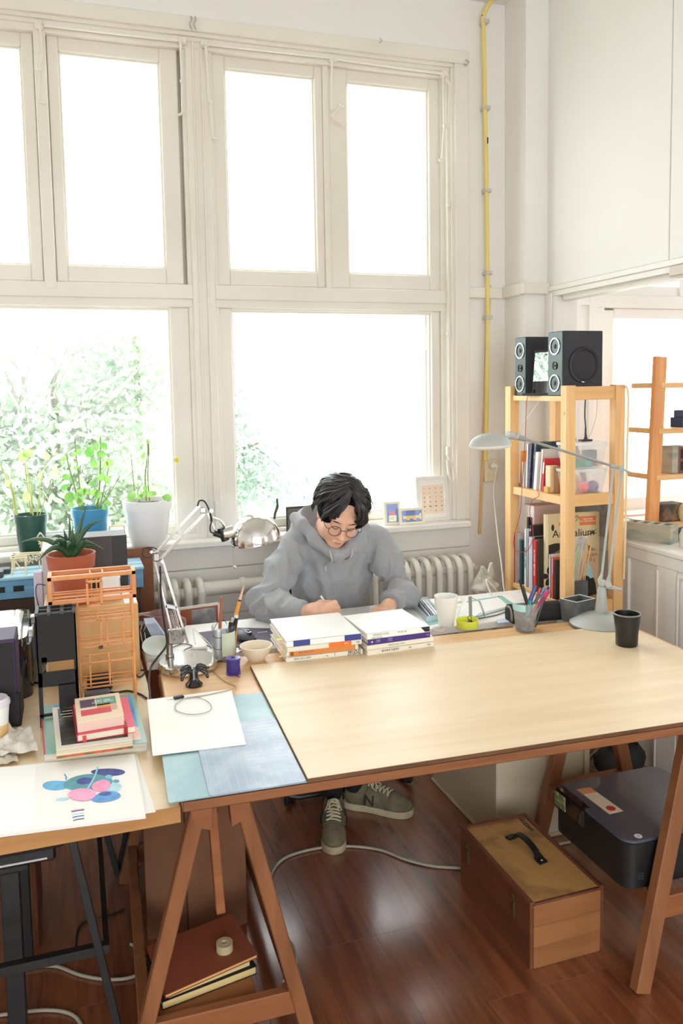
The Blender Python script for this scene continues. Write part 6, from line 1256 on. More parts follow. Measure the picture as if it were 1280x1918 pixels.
# strap hanging on the right post
b = MB(); P = [(2.18, 2.838, 1.640), (2.205, 2.835, 1.63), (2.212, 2.835, 1.55), (2.208, 2.835, 1.30), (2.206, 2.835, 1.05), (2.200, 2.835, .82)]; SP = smooth_path(P, 6)
for p_, q_ in zip(SP[:-1], SP[1:]): b.bar(p_, q_, .003, .010, up=(1, 0, 0))
solo('leather_strap', 'pale leather strap hung over the right post of the shelf unit', 'strap', b, M('strap_tan', rgb(232, 206, 160), .6), P[0])
S1, S2, S3 = 1.6025, 1.1825, .7305
spk = M('speaker_black', rgb(30, 29, 36), .5); spf = M('speaker_front', rgb(44, 60, 54), .25, .2)
ring = M('speaker_ring', rgb(200, 204, 202), .2, 1); cone = M('speaker_cone', rgb(60, 66, 66), .3, .4)
def speaker(label, x0, x1, y0, y1, h, sub=False):
    t = thing('loudspeaker', label, 'speaker', ((x0+x1)/2, (y0+y1)/2, S1)); yc = (y0+y1)/2
    part(t, 'cabinet', MB().b2((x0+.004, y0, S1), (x1, y1, S1+h), .003), spk); part(t, 'front_baffle', MB().b2((x0, y0+.002, S1+.002), (x0+.006, y1-.002, S1+h-.002), .003), spf)
    for z, r_, nm in ((.77, .036, 'woofer'), (.47, .018, 'tweeter'), (.20, .036, 'woofer')):
        X = frame((x0, yc, S1+h*z), (0, 1, 0), (0, 0, 1), (-1, 0, 0))
        w_ = part(t, nm, MB().lathe([(r_*.9, -.002), (r_*.62, -.012), (r_*.34, -.016), (r_*.3, -.006), (r_*.15, -.002), (0, -.001)], 28, X=T3(0, 0, 0) @ X @ T3(0, 0, .006)), cone, ang=60)
        if nm == 'woofer': o = part(t, 'ring', MB().lathe([(r_*.86, .004), (r_*1.0, .004), (r_*1.02, .001), (r_*1.02, -.002)], 28, X=X), ring); o.parent = w_
    if sub:
        c_ = Vector(((x0+x1)/2+.006, y0, S1+h*.47)); X = frame(c_, (1, 0, 0), (0, 0, 1), (0, -1, 0))
        part(t, 'passive_cone', MB().lathe([(.076, .0), (.074, .004), (.066, .004), (.062, -.0), (.058, .0015), (.03, .002), (0, .003)], 40, X=X), M('cone_black', rgb(26, 25, 30), .6), ang=60)
        part(t, 'maker_mark', MB().box((c_.x-.008, y0-.005, c_.z-.070), (.012, .001, .004)), white_plastic)
    return t
speaker('black loudspeaker at the back left on top of the shelf unit', 1.935, 2.10, 3.185, 3.28, .262)
speaker('black loudspeaker in front with a round side cone on the shelf unit', 1.932, 2.128, 2.895, 3.005, .268, True)
t = thing('glass_tablet', 'shiny silvery tablet clock standing between the two loudspeakers', 'clock', (1.93, 3.08, S1))
a, c2, d2, e2 = Vector((1.905+.04, 3.150, S1+.012)), Vector((1.960+.02, 3.03, S1+.012)), Vector((1.975+.02, 3.035, S1+.20)), Vector((1.92+.04, 3.155, S1+.20))
n3 = (-.9, -.42, 0)
part(t, 'body', slab([a, c2, d2, e2], .012, (.9, .42, 0)), black_gloss); part(t, 'mirror_face', slab([a.lerp(d2, .06)+Vector((0, 0, .04)), c2.lerp(e2, .06)+Vector((0, 0, .04)), d2.lerp(a, .06), e2.lerp(c2, .06)], .002, n3), M('mirror_face', rgb(150, 176, 164), .12, .9, noise=(30, rgb(220, 236, 226), .45, .6), bump=(26, .6)))
part(t, 'foot', MB().prism([(1.885, 3.13), (1.945, 3.0), (2.0, 3.03), (1.95, 3.16)], S1, S1+.012), black_plastic); part(t, 'label', MB().box(((d2+e2)/2+Vector((-.008, -.004, -.02)))[:], (.006, .014, .007)), white_plastic)
t = thing('audio_jack', 'small black audio lead with a red cable at the edge of the top shelf', 'cable', (1.93, 3.11, S1)); part(t, 'jack', MB().bar((1.925, 3.10, S1+.006), (1.90, 3.06, S1+.03), .008, .008, .002), black_plastic)
P = [(1.935, 3.13, S1+.008), (1.918, 3.145, S1-.01), (1.913, 3.15, S1-.15), (1.913, 3.16, 1.35), (1.913, 3.175, 1.22), Px(975, 960, 1.905), Px(963, 1010, 1.905), Px(966, 1030, 1.905), Px(985, 1033, 1.905), Px(997, 1015, 1.905), Px(998, 985, 1.905), Px(993, 960, 1.905), Px(997, 938, 1.905), Px(1010, 929, 1.915), (1.935, 3.09, S2+.006)]
part(t, 'red_cord', MB().tube(smooth_path(P, 6), .0015, 6), M('cord_red', rgb(178, 40, 40), .5))
P = [Py(1097, 748, 2.95), Py(1096, 780, 2.95), Py(1098, 810, 2.95), Py(1094, 825, 2.95)]
b = MB().tube(smooth_path(P, 4), .003, 6); solo('speaker_cable', 'black speaker cable hanging below the top shelf', 'cable', b, cable_black, P[0][:])
P = [Py(1085, 748, 2.95), Py(1088, 765, 2.95), Py(1094, 780, 2.95)]
b = MB().tube(smooth_path([Py(1119, 748, 3.0), Py(1117, 780, 3.0), Py(1108, 810, 3.0), Py(1100, 824, 3.0)], 5), .0011, 5); solo('thin_wire', 'thin pale wire hanging below the front loudspeaker', 'cable', b, cable_grey, P[0][:])
t = thing('toy_ship', 'tiny black boat like stand on the upper clear box lid', 'ornament', (2.06, 2.93, 1.412)); c_ = Py(1097, 826, 2.93)
part(t, 'hull', MB().box((c_.x, 2.93, c_.z+.003), (.055, .03, .008), .003), black_plastic); part(t, 'sail', MB().prism([(0, 0), (.014, 0), (.002, .055)], -.002, .002, 0, frame((c_.x-.004, 2.93, c_.z+.006), (1, 0, 0), (0, 0, 1), (0, -1, 0))), M('sail_brown', rgb(60, 46, 44), .6))
# ---- middle shelf
def upright(name, label, x, y0, y1, h, d, z, cov, lean=0, pg=None, bits=(), cat='book', tw=0):
    """a book standing, spine to the left (-x) side"""
    t = thing(name, label, cat, (x, (y0+y1)/2, z)); yc = (y0+y1)/2; X = T3(x, yc, z) @ RX(lean) @ RZ(tw); w_ = y1-y0
    m_ = MB(); m_.X = X; m_.b2((.004, -w_/2+.001, .002), (d-.002, w_/2-.001, h-.003)); part(t, 'pages', m_, pg or off_paper)
    m_ = MB(); m_.X = X; m_.b2((0, -w_/2, 0), (d, -w_/2+.0012, h)); m_.b2((0, w_/2-.0012, 0), (d, w_/2, h)); m_.b2((0, -w_/2, 0), (.0015, w_/2, h)); part(t, 'cover', m_, cov)
    for nm, (v0, v1, u0, u1), mm in bits:
        m_ = MB(); m_.X = X; m_.b2((-.0006, -w_/2+w_*u0, h*v0), (.0004, -w_/2+w_*u1, h*v1)); part(t, nm, m_, mm)
    return t, X
CM = lambda n_, c_, r_=.5: M(n_, rgb(*c_), r_)
upright('book', 'orange and grey book leaning at the back of the middle shelf', 1.962, 3.262, 3.280, .165, .12, S2, CM('bk_orange', (240, 158, 66)), .06, None, (('grey_half', (0, .42, 0, 1), CM('bk_greyhalf', (150, 146, 136))),))
upright('book', 'pale card book beside the orange book on the middle shelf', 1.958, 3.236, 3.254, .115, .11, S2, CM('bk_palecard', (222, 218, 208)))
upright('book', 'white spined book beside the dark blue book on the middle shelf', 1.962, 3.216, 3.230, .20, .14, S2, CM('bk_white', (226, 224, 226)), .05)
upright('book', 'dark blue starry book leaning on the middle shelf', 1.958, 3.190, 3.212, .205, .15, S2, M('bk_navy', rgb(54, 52, 92), .4, noise=(50, rgb(110, 108, 140), .58, .7)), .10)
upright('book', 'green and navy picture book behind the white cards', 1.965, 3.164, 3.184, .212, .15, S2, M('bk_picture', rgb(44, 54, 76), .4, noise=(16, rgb(110, 140, 90), .5, .65)), .10)
upright('card_stack', 'white folded cards standing on the middle shelf', 1.954, 3.128, 3.152, .17, .13, S2, white_paper, .12, cat='cards')
upright('book', 'large pale grey book behind the red book', 1.962, 3.104, 3.122, .185, .15, S2, CM('bk_palegrey', (214, 212, 206)), .12)
upright('book', 'red book leaning on the middle shelf before the clear boxes', 1.948, 3.062, 3.078, .145, .11, S2, CM('bk_red', (200, 40, 52)), .10, None, (('white_patch', (.55, .9, .2, .8), white_paper),))
solo('wooden_block', 'light wooden block standing beside the red book', 'block', MB().b2((1.945, 3.002, S2), (1.99, 3.040, S2+.118), .002), birch, (1.96, 3.02, S2)); solo('wooden_block', 'small ochre wooden block at the foot of the light block', 'block', MB().b2((1.932, 3.000, S2), (1.944, 3.035, S2+.028), .002), CM('ochre', (206, 160, 80)), (1.938, 3.017, S2)); solo('card_box', 'brown card box between the light block and clear box', 'box', MB().b2((1.965, 2.985, S2), (2.02, 3.0, S2+.118), .001), CM('card_brown', (176, 134, 96), .7), (1.99, 2.99, S2))
def clear_box(label, x0, x1, y0, y1, z, h, stuff):
    t = thing('plastic_box', label, 'box', ((x0+x1)/2, (y0+y1)/2, z)); m1 = milky('clear_plastic', rgb(232, 240, 244), .30); m2 = milky('clear_lid', rgb(240, 244, 244), .62); i_ = .012
    b = MB(); lo = [(x0+i_, y0+i_), (x1-i_, y0+i_), (x1-i_, y1-i_), (x0+i_, y1-i_)]; hi = [(x0, y0), (x1, y0), (x1, y1), (x0, y1)]
    b.add([(*p_, z) for p_ in lo]+[(*p_, z+h) for p_ in hi], [(0, 3, 2, 1)]+[(k, (k+1) % 4, 4+(k+1) % 4, 4+k) for k in range(4)]); part(t, 'tub', b, m1)
    part(t, 'lid', MB().prism(rrect(x0-.006, y0-.006, x1+.006, y1+.006, .01, 3), z+h, z+h+.012), m2)
    for k, (nm, lb, cat, mb, mm) in enumerate(stuff): solo(nm, lb, cat, mb, mm, ((x0+x1)/2, (y0+y1)/2, z+.002))
    return t
x0, x1, y0, y1 = 1.968, 2.150, 2.892, 2.985
clear_box('lower clear plastic box with coloured bits on the middle shelf', x0, x1, y0, y1, S2, .098, [
    ('yarn_ball', 'pink ball in the lower clear box', 'ball', MB().ball((2.05, 2.92, S2+.033), .028, 12, 8), CM('bit_pink', (240, 150, 160), .8)), ('yarn_ball', 'purple ball in the lower clear box', 'ball', MB().ball((2.105, 2.925, S2+.030), .026, 12, 8), CM('bit_purple', (150, 120, 170), .8)),
    ('yarn_ball', 'yellow ball in the lower clear box', 'ball', MB().ball((2.0, 2.925, S2+.030), .024, 12, 8), CM('bit_yellow', (236, 206, 120), .8)), ('felt_block', 'green felt block in the lower clear box', 'block', MB().b2((2.055, 2.91, S2+.001), (2.125, 2.935, S2+.012), .003), CM('bit_green', (60, 150, 80), .8))])
z = S2+.1105
clear_box('upper clear plastic box with green things on the middle shelf', x0, x1, y0, y1, z, .100, [
    ('green_cord', 'coil of green cord in the upper clear box', 'cord', MB().ball((2.02, 2.925, z+.022), (.032, .02, .020), 12, 8), CM('bit_green2', (60, 150, 90), .6)), ('green_cord', 'teal lump in the upper clear box', 'cord', MB().ball((2.075, 2.93, z+.018), (.024, .02, .016), 12, 8), CM('bit_teal', (80, 170, 150), .6)),
    ('steel_tin', 'grey tin in the upper clear box', 'tin', MB().b2((2.075, 2.935, z+.004), (2.135, 2.965, z+.075), .004), CM('bit_grey', (110, 114, 120), .4)), ('amber_cap', 'amber cap in the upper clear box', 'cap', MB().ball((2.125, 2.915, z+.016), .012, 10, 6), CM('bit_amber', (230, 180, 90), .5))])
solo('wooden_paddle', 'brown wooden board leaning behind the upper clear box', 'board', MB().bar((2.17, 3.06, S2+.002), (2.10, 3.10, S2+.31), .032, .010, .004, up=(1, 0, 0)), CM('paddle', (170, 120, 84), .6), (2.17, 3.06, S2))
# ---- lower shelf
t = thing('archive_box', 'tall white and pink archive box at the back of the lower shelf', 'box', (2.04, 3.25, S3)); part(t, 'box', MB().b2((1.985, 3.19, S3), (2.13, 3.28, 1.10), .002), CM('box_pinkgrey', (206, 178, 170), .8)); part(t, 'white_side', MB().b2((1.982, 3.192, S3), (1.986, 3.278, 1.098), .001), CM('box_whiteside', (232, 230, 228), .7))
upright('book', 'crimson spined grey binder at the left end of the lower shelf', 1.935, 3.262, 3.280, .235, .04, S3, CM('bk_greybinder', (198, 190, 186)), 0, None, (('crimson_strip', (0, 1, .55, 1), CM('bk_crimson', (176, 32, 48))),))
upright('book', 'dark teal book bulging on the lower shelf', 1.945, 3.232, 3.246, .205, .12, S3, CM('bk_teal', (46, 82, 92)))
def spine_up(t, X, body, h, w_, size, mat, v): return text(t, 'title', body, size, mat, X @ frame((-.0012, 0, h*v), (0, 0, -1), (0, -1, 0), (-1, 0, 0)), w=True, ext=.0002)
upright('book', 'tall black portfolio book on the lower shelf', 1.965, 3.205, 3.222, .315, .17, S3, CM('bk_black', (30, 29, 30)))
t, X = upright('book', 'white spined book with black lettering on the lower shelf', 1.942, 3.190, 3.206, .265, .14, S3, CM('bk_white2', (236, 236, 238)))
spine_up(t, X, 'GOTHIC LETTERS', .265, .016, .012, ink, .5)
t, X = upright('book', 'black book with a white ring mark on the lower shelf', 1.955, 3.166, 3.187, .285, .17, S3, CM('bk_charcoal', (50, 50, 48))); text(t, 'mark', 'O', .016, white_paper, X @ frame((-.0012, 0, .262), (0, -1, 0), (0, 0, 1), (-1, 0, 0)))
upright('book', 'pale lilac book on the lower shelf', 1.94, 3.147, 3.164, .235, .14, S3, CM('bk_lilac', (214, 214, 226))); upright('book', 'pale grey thin book next to the lilac book', 1.938, 3.130, 3.145, .236, .14, S3, CM('bk_grey3', (200, 204, 214)))
upright('book', 'black thin book between lilac book and red book', 1.945, 3.116, 3.128, .24, .14, S3, CM('bk_black2', (34, 32, 34)), 0, None, (('yellow_patch', (.3, .5, 0, 1), CM('bk_yellow', (232, 190, 70))),))
t, X = upright('book', 'red spined book titled almost before on the lower shelf', 1.930, 3.088, 3.113, .232, .15, S3, CM('bk_red2', (206, 60, 52)))
spine_up(t, X, 'ALMOST BEFORE', .232, .025, .0155, white_paper, .56)
upright('book', 'dark olive book right of the red spined book', 1.936, 3.068, 3.086, .24, .14, S3, CM('bk_olive', (54, 54, 46)))
# big picture book facing front
t = thing('book', 'large cream natural history book facing out on the lower shelf', 'book', (2.07, 3.03, S3)); w_, h_ = .262, .352; XA = T3(1.952, 3.044, S3) @ RZ(-.09) @ RX(-.012)
def face(lo, hi, y=0): m_ = MB(); m_.X = XA; return m_.b2((lo[0], y-.0004, lo[1]), (hi[0], y+.0004, hi[1]))
m_ = MB(); m_.X = XA; m_.b2((.002, .002, 0), (w_-.003, .018, h_-.003)); part(t, 'pages', m_, off_paper)
m_ = MB(); m_.X = XA; m_.b2((0, 0, 0), (w_, .0018, h_)); m_.b2((0, .018, 0), (w_, .0198, h_)); m_.b2((0, 0, 0), (.0018, .0198, h_)); part(t, 'cover', m_, CM('cover_parchment', (226, 206, 160), .55))
part(t, 'cream_spine', face((.0, .0), (.012, h_), -.0002), CM('cover_cream2', (240, 230, 200), .55))
XF_ = XA @ frame((0, -.0008, 0), (1, 0, 0), (0, 0, 1), (0, -1, 0))
text(t, 'title', 'Animalium', .048, ink, XF_ @ T3(.135, .262, 0))
def shape(nm, pts, c_, dz=0): m_ = MB(); m_.prism(pts, 0, .0004+dz, 0, XF_); return part(t, nm, m_, CM('ink_'+nm, c_, .6))
P2 = lambda pts, n=6: [(p_.x, p_.y) for p_ in smooth_path([(x, y, 0) for x, y in pts], n)]
shape('whale', P2(((.014, .215), (.05, .222), (.10, .215), (.125, .200), (.108, .195), (.085, .192), (.06, .165), (.02, .155), (.014, .16))), (46, 42, 40)); shape('whale_belly', P2(((.04, .178), (.065, .192), (.086, .188), (.055, .165), (.02, .152), (.018, .158))), (150, 116, 84), .0002)
shape('moth_wing', P2(((.085, .135), (.05, .15), (.03, .148), (.035, .122), (.06, .108), (.085, .115))), (120, 128, 84)); shape('moth_wing', P2(((.085, .135), (.12, .15), (.14, .148), (.135, .122), (.11, .108), (.085, .115))), (120, 128, 84)); shape('moth_tail', P2(((.066, .112), (.084, .116), (.078, .08), (.062, .055), (.070, .085))), (112, 122, 78)); shape('moth_tail', P2(((.088, .116), (.104, .112), (.104, .085), (.11, .055), (.096, .08))), (112, 122, 78)); shape('moth_body', P2(((.081, .14), (.089, .14), (.087, .10), (.083, .10))), (206, 186, 140), .0003)
for a in range(5):
    an = a*2*PI/5+.5; cx_, cy_ = .022+.026*math.cos(an), .075+.026*math.sin(an); shape('petal', [(cx_+.018*math.cos(an)*math.cos(q_)-.012*math.sin(an)*math.sin(q_), cy_+.018*math.sin(an)*math.cos(q_)+.012*math.cos(an)*math.sin(q_)) for q_ in [2*PI*k/14 for k in range(14)]], (48, 44, 50))
shape('beetle', [(.034+.007*math.cos(q_), .292+.015*math.sin(q_)) for q_ in [2*PI*k/16 for k in range(16)]], (44, 40, 36))
b = MB()
for (cx_, cy_, r_, n_) in ((.10, .315, .022, 1.6), (.145, .325, .016, 1.4), (.075, .305, .012, 1.3), (.125, .298, .014, 1.5)):
    P = [XF_ @ Vector((cx_+r_*(1-.8*k/40)*math.cos(n_*2*PI*k/40), cy_+r_*(1-.8*k/40)*math.sin(n_*2*PI*k/40), .0002)) for k in range(41)]; b.tube(P, [.004*(1-.7*k/40) for k in range(41)], 5)
part(t, 'curl', b, CM('ink_curl', (190, 148, 106), .6), kind='stuff'); part(t, 'orange_label', face((.165, .295), (.245, .335), -.0004), CM('label_orange', (230, 132, 74), .6)); text(t, 'lettering', 'WELCOME\nTO THE MUSEUM', .010, white_paper, XF_ @ T3(.205, .317, .0005)); shape('dragonfly', P2(((.19, .245), (.25, .275), (.235, .262), (.25, .255), (.22, .255))), (70, 62, 56)); shape('snail', P2(((.06, .03), (.075, .052), (.10, .058), (.12, .045), (.115, .025), (.085, .018))), (176, 112, 84)); shape('black_fish', P2(((.14, .19), (.19, .21), (.23, .185), (.19, .17))), (56, 50, 48))
# things before it
upright('book', 'pale clear covered notebook before the large cream book', 1.930, 2.975, 2.985, .19, .13, S3, CM('bk_clear', (210, 204, 200)))
upright('book', 'lilac and red notebook right of the clear notebook', 1.932, 2.958, 2.970, .178, .13, S3, CM('bk_redlilac', (226, 92, 70)), 0, None, (('lilac_top', (.6, 1, 0, .6), CM('bk_lilac2', (206, 150, 180))),)); upright('book', 'thin black notebook beside the post on the lower shelf', 1.935, 2.940, 2.954, .17, .13, S3, CM('bk_black3', (44, 42, 42)))
t = thing('concrete_block_pot', 'dark concrete pot holding bamboo sticks on the lower shelf', 'pot', (2.01, 2.91, S3))
part(t, 'pot', MB().b2((1.965, 2.888, S3), (2.062, 2.935, S3+.085), .003), conc)
t = thing('bamboo_sticks', 'bundle of bamboo sticks in a plastic bag in the concrete pot', 'sticks', (2.01, 2.91, S3+.086)); rs = random.Random(5)
for k in range(14):
    x = 1.972+.006*k; part(t, 'stick', MB().cyl((x, 2.90+.012*rs.random(), S3+.05), (x+.03+.012*rs.random(), 2.90+.012*rs.random(), S3+.22+.02*rs.random()), .0025, seg=6), CM('bamboo_green', (150, 190, 130), .6) if k < 5 else CM('bamboo', (222, 178, 116), .6))
b = MB(); vs = []; n_, m_2 = 10, 18
for i in range(n_+1):
    for j in range(m_2):
        a, u = 2*PI*j/m_2, i/n_; r_ = .042*(1-.15*u)+.010*mnoise.noise(Vector((2*math.cos(a), 2*math.sin(a), u*5)))
        vs.append((1.992+.04*u+r_*math.cos(a)*1.1, 2.91+r_*.4*math.sin(a), S3+.086+.185*u+.02*mnoise.noise(Vector((3*math.cos(a), 2, u)))*u))
b.add(vs, [(i*m_2+j, i*m_2+(j+1) % m_2, (i+1)*m_2+(j+1) % m_2, (i+1)*m_2+j) for i in range(n_) for j in range(m_2)]); part(t, 'bag', b, milky('bag_film', rgb(236, 240, 238), .28), ang=25)
t = thing('book', 'small black book with a pale blue cover picture right of the bamboo', 'book', (2.10, 2.92, S3)); XB = T3(2.066, 2.925, S3) @ RZ(.35) @ RX(-.12)
m_ = MB(); m_.X = XB; m_.b2((0, 0, 0), (.095, .025, .150), .001); part(t, 'cover', m_, CM('bk_black4', (28, 28, 30)))
m_ = MB(); m_.X = XB; m_.b2((.002, -.0006, .075), (.093, .0, .147)); part(t, 'blue_picture', m_, CM('bk_sky', (170, 204, 212)))
m_ = MB(); m_.prism([(.025+.028*math.cos(q_)*(1+.2*math.sin(3*q_)), .062+.03*math.sin(q_)) for q_ in [2*PI*k/18 for k in range(18)]], 0, .001, 0, XB @ frame((0, -.0006, 0), (1, 0, 0), (0, 0, 1), (0, -1, 0))); part(t, 'dark_figure', m_, black_matt)
m_ = MB(); m_.X = XB; m_.b2((.0, .0, .150), (.095, .025, .1515)); part(t, 'page_top', m_, off_paper)
t = thing('card_box', 'kraft cardboard box with faint lettering behind the small black book', 'box', (2.11, 3.0, S3)); part(t, 'box', MB().b2((2.075, 2.962, S3), (2.165, 3.05, .925), .002), CM('kraft_box', (196, 166, 132), .8)); text(t, 'lettering', 'CREAM\n375 g', .020, CM('kraft_ink', (150, 110, 80), .7), frame((2.125, 2.9612, .895), (1, 0, 0), (0, 0, 1), (0, -1, 0)))
solo('small_jar', 'small dark jar standing on the kraft cardboard box', 'jar', MB().lathe([(0, 0), (.022, 0), (.022, .022), (.016, .026), (.016, .05), (.0, .05)], 18, (2.11, 3.0, .9255)), CM('jar_brown', (96, 84, 76), .4), (2.11, 3.0, .9255))
solo('slate_panel', 'grey marbled slate panel leaning behind the shelf unit', 'panel', MB().b2((2.215, 2.90, .97), (2.232, 3.40, 1.135), .002), M('slate_grey', rgb(150, 152, 152), .6, noise=(14, rgb(110, 114, 114), .4, .65)), (2.22, 3.1, .97))
# ================================================================ LOW CUPBOARD AND NEXT ROOM
t = thing('low_cupboard', 'long low white panelled cupboard under the opening at the right', 'cupboard', (2.45, 2.6, 0))
part(t, 'body', MB().b2((2.290, 1.2, 0), (2.62, 3.45, .945), .002), white_paint); part(t, 'top_board', MB().b2((2.268, 1.2, .945), (2.65, 3.452, .966), .004), white_paint)
part(t, 'frieze', MB().b2((2.276, 1.2, .893), (2.292, 3.45, .945), .003), white_paint)
for y0, y1 in ((2.905, 2.99), (2.615, 2.725), (2.0, 2.08), (1.3, 1.38)): part(t, 'stile', MB().b2((2.278, y0, 0), (2.292, y1, .893), .003), white_paint)
for y0, y1 in ((2.08, 2.615),): part(t, 'door_panel', MB().b2((2.284, y0+.035, .06), (2.293, y1-.02, .855), .004), white_paint); part(t, 'door_frame', MB().b2((2.280, y0+.01, .865), (2.292, y1-.004, .880), .003), white_paint)
for a, c2 in ((2.595, 2.603), (2.715, 2.725)): part(t, 'moulding', MB().b2((2.274, a, .02), (2.280, c2, .875), .002), white_paint)
bm_ = M('block_concrete', rgb(176, 166, 146), .85, noise=(6, rgb(120, 138, 132), .45, .62, (1, 1, 4)), bump=(50, .15))
A = Pz(1172, 1014, .967); t = thing('concrete_block', 'grey concrete block with slots lying on the white cupboard', 'block', (2.33, 2.82, .9665)); Xb = T3(2.283, 2.945, .9665) @ RZ(-1.085)
m_ = MB(); m_.X = Xb; Lb = .205
m_.b2((0, 0, 0), (Lb, .085, .012)); m_.b2((0, 0, .012), (Lb, .014, .078)); m_.b2((0, .071, .012), (Lb, .085, .078))
for k in range(5): x = k*(Lb-.016)/4; m_.b2((x, .014, .012), (x+.016, .071, .078))
part(t, 'block', m_, bm_)
orange_pine = wood('ladder_pine', rgb(224, 158, 96), rgb(206, 136, 76), 'z', 2, .5, (6, .04, rgb(130, 70, 34)))
LY_ = 3.3; p0_, p1_ = Py(1237, 668, LY_), Py(1221, 985, LY_)
t = thing('ladder_shelf', 'orange pine shelf ladder in the next room by its window', 'shelf', (2.9, 3.3, 0))
lo_ = p0_+(p1_-p0_)*((p0_.z-0)/(p0_.z-p1_.z)); lo_.z = 0
b = MB(); b.bar(lo_, p0_, .065, .030, .003, up=(0, 1, 0)); part(t, 'upright', b, orange_pine); b = MB(); b.bar(lo_+Vector((.17, .20, 0)), p0_+Vector((.17, .20, 0)), .065, .030, .003, up=(0, 1, 0)); part(t, 'upright', b, orange_pine)
b = MB(); b.bar(lo_+Vector((.55, 0, 0)), p0_+Vector((.5, 0, 0)), .065, .030, .003, up=(0, 1, 0)); part(t, 'upright', b, orange_pine)
for y_, x_ in ((722, 1235), (808, 1230), (895, 1226), (985, 1221)):
    c_ = Py(x_, y_, LY_); part(t, 'shelf_board', MB().b2((c_.x, LY_-.018, c_.z-.013), (c_.x+.53, LY_+.21, c_.z+.013), .002), px_m)
def onladder(y_, x_): return Py(x_, y_, LY_).z+.0135
z = onladder(808, 1230)
solo('blue_block', 'large navy block on the second ladder shelf', 'block', MB().b2((Py(1271, 800, 3.36).x, 3.33, z), (3.05, 3.42, z+.048), .002), M('navy_block', rgb(52, 70, 104), .8), (2.95, 3.36, z)); solo('blue_block', 'smaller navy block stacked on the large navy block', 'block', MB().b2((Py(1275, 790, 3.36).x, 3.34, z+.0485), (3.04, 3.41, z+.085), .002), M('navy_block2', rgb(74, 90, 122), .8), (2.96, 3.36, z+.05))
z = onladder(895, 1226); xx = Py(1254, 890, 3.33).x
t = thing('hollow_brick', 'hollow grey brick with dark holes on the third ladder shelf', 'brick', (xx, 3.33, z)); part(t, 'brick', MB().b2((xx, 3.31, z), (xx+.12, 3.41, z+.135), .002), bm_); part(t, 'red_face', MB().b2((xx+.038, 3.3085, z+.001), (xx+.12, 3.3105, z+.134)), M('brick_red', rgb(120, 78, 66), .85)); b = MB()
for i in range(2):
    for j in range(3): b.b2((xx+.052+.032*j*.8, 3.3065, z+.015+.06*i), (xx+.068+.032*j*.8, 3.309, z+.060+.06*i))
part(t, 'holes', b, black_matt, kind='stuff')
z = onladder(985, 1221); xx = Py(1240, 970, 3.31).x
solo('dark_stone', 'dark rusty stone slab on the lowest ladder shelf', 'stone', MB().b2((xx, 3.30, z), (xx+.14, 3.40, z+.088), .006), M('rust_stone', rgb(74, 66, 58), .85, noise=(20, rgb(140, 110, 84), .45, .65), bump=(40, .4)), (xx, 3.35, z))
solo('ochre_pot', 'ochre rounded lump at the right edge in front of the dark stone', 'ornament', MB().ball((Py(1283, 960, 3.25).x, 3.25, z+.05), (.03, .03, .05), 16, 10), M('ochre_lump', rgb(204, 190, 130), .6), (2.9, 3.25, z)); solo('black_roll', 'black roll on the white cupboard by the concrete block', 'roll', MB().cyl((2.46, 2.83, .993), (2.60, 2.88, .993), .026, seg=20), black_matt, (2.5, 2.85, .967)); solo('pale_bottle', 'pale rounded jar at the right edge on the white cupboard', 'jar', MB().lathe([(0, 0), (.028, 0), (.03, .05), (.02, .075), (.012, .085), (0, .085)], 20, (2.405, 2.70, .9665)), M('pale_jar', rgb(214, 210, 196), .5), (2.405, 2.70, .9665))
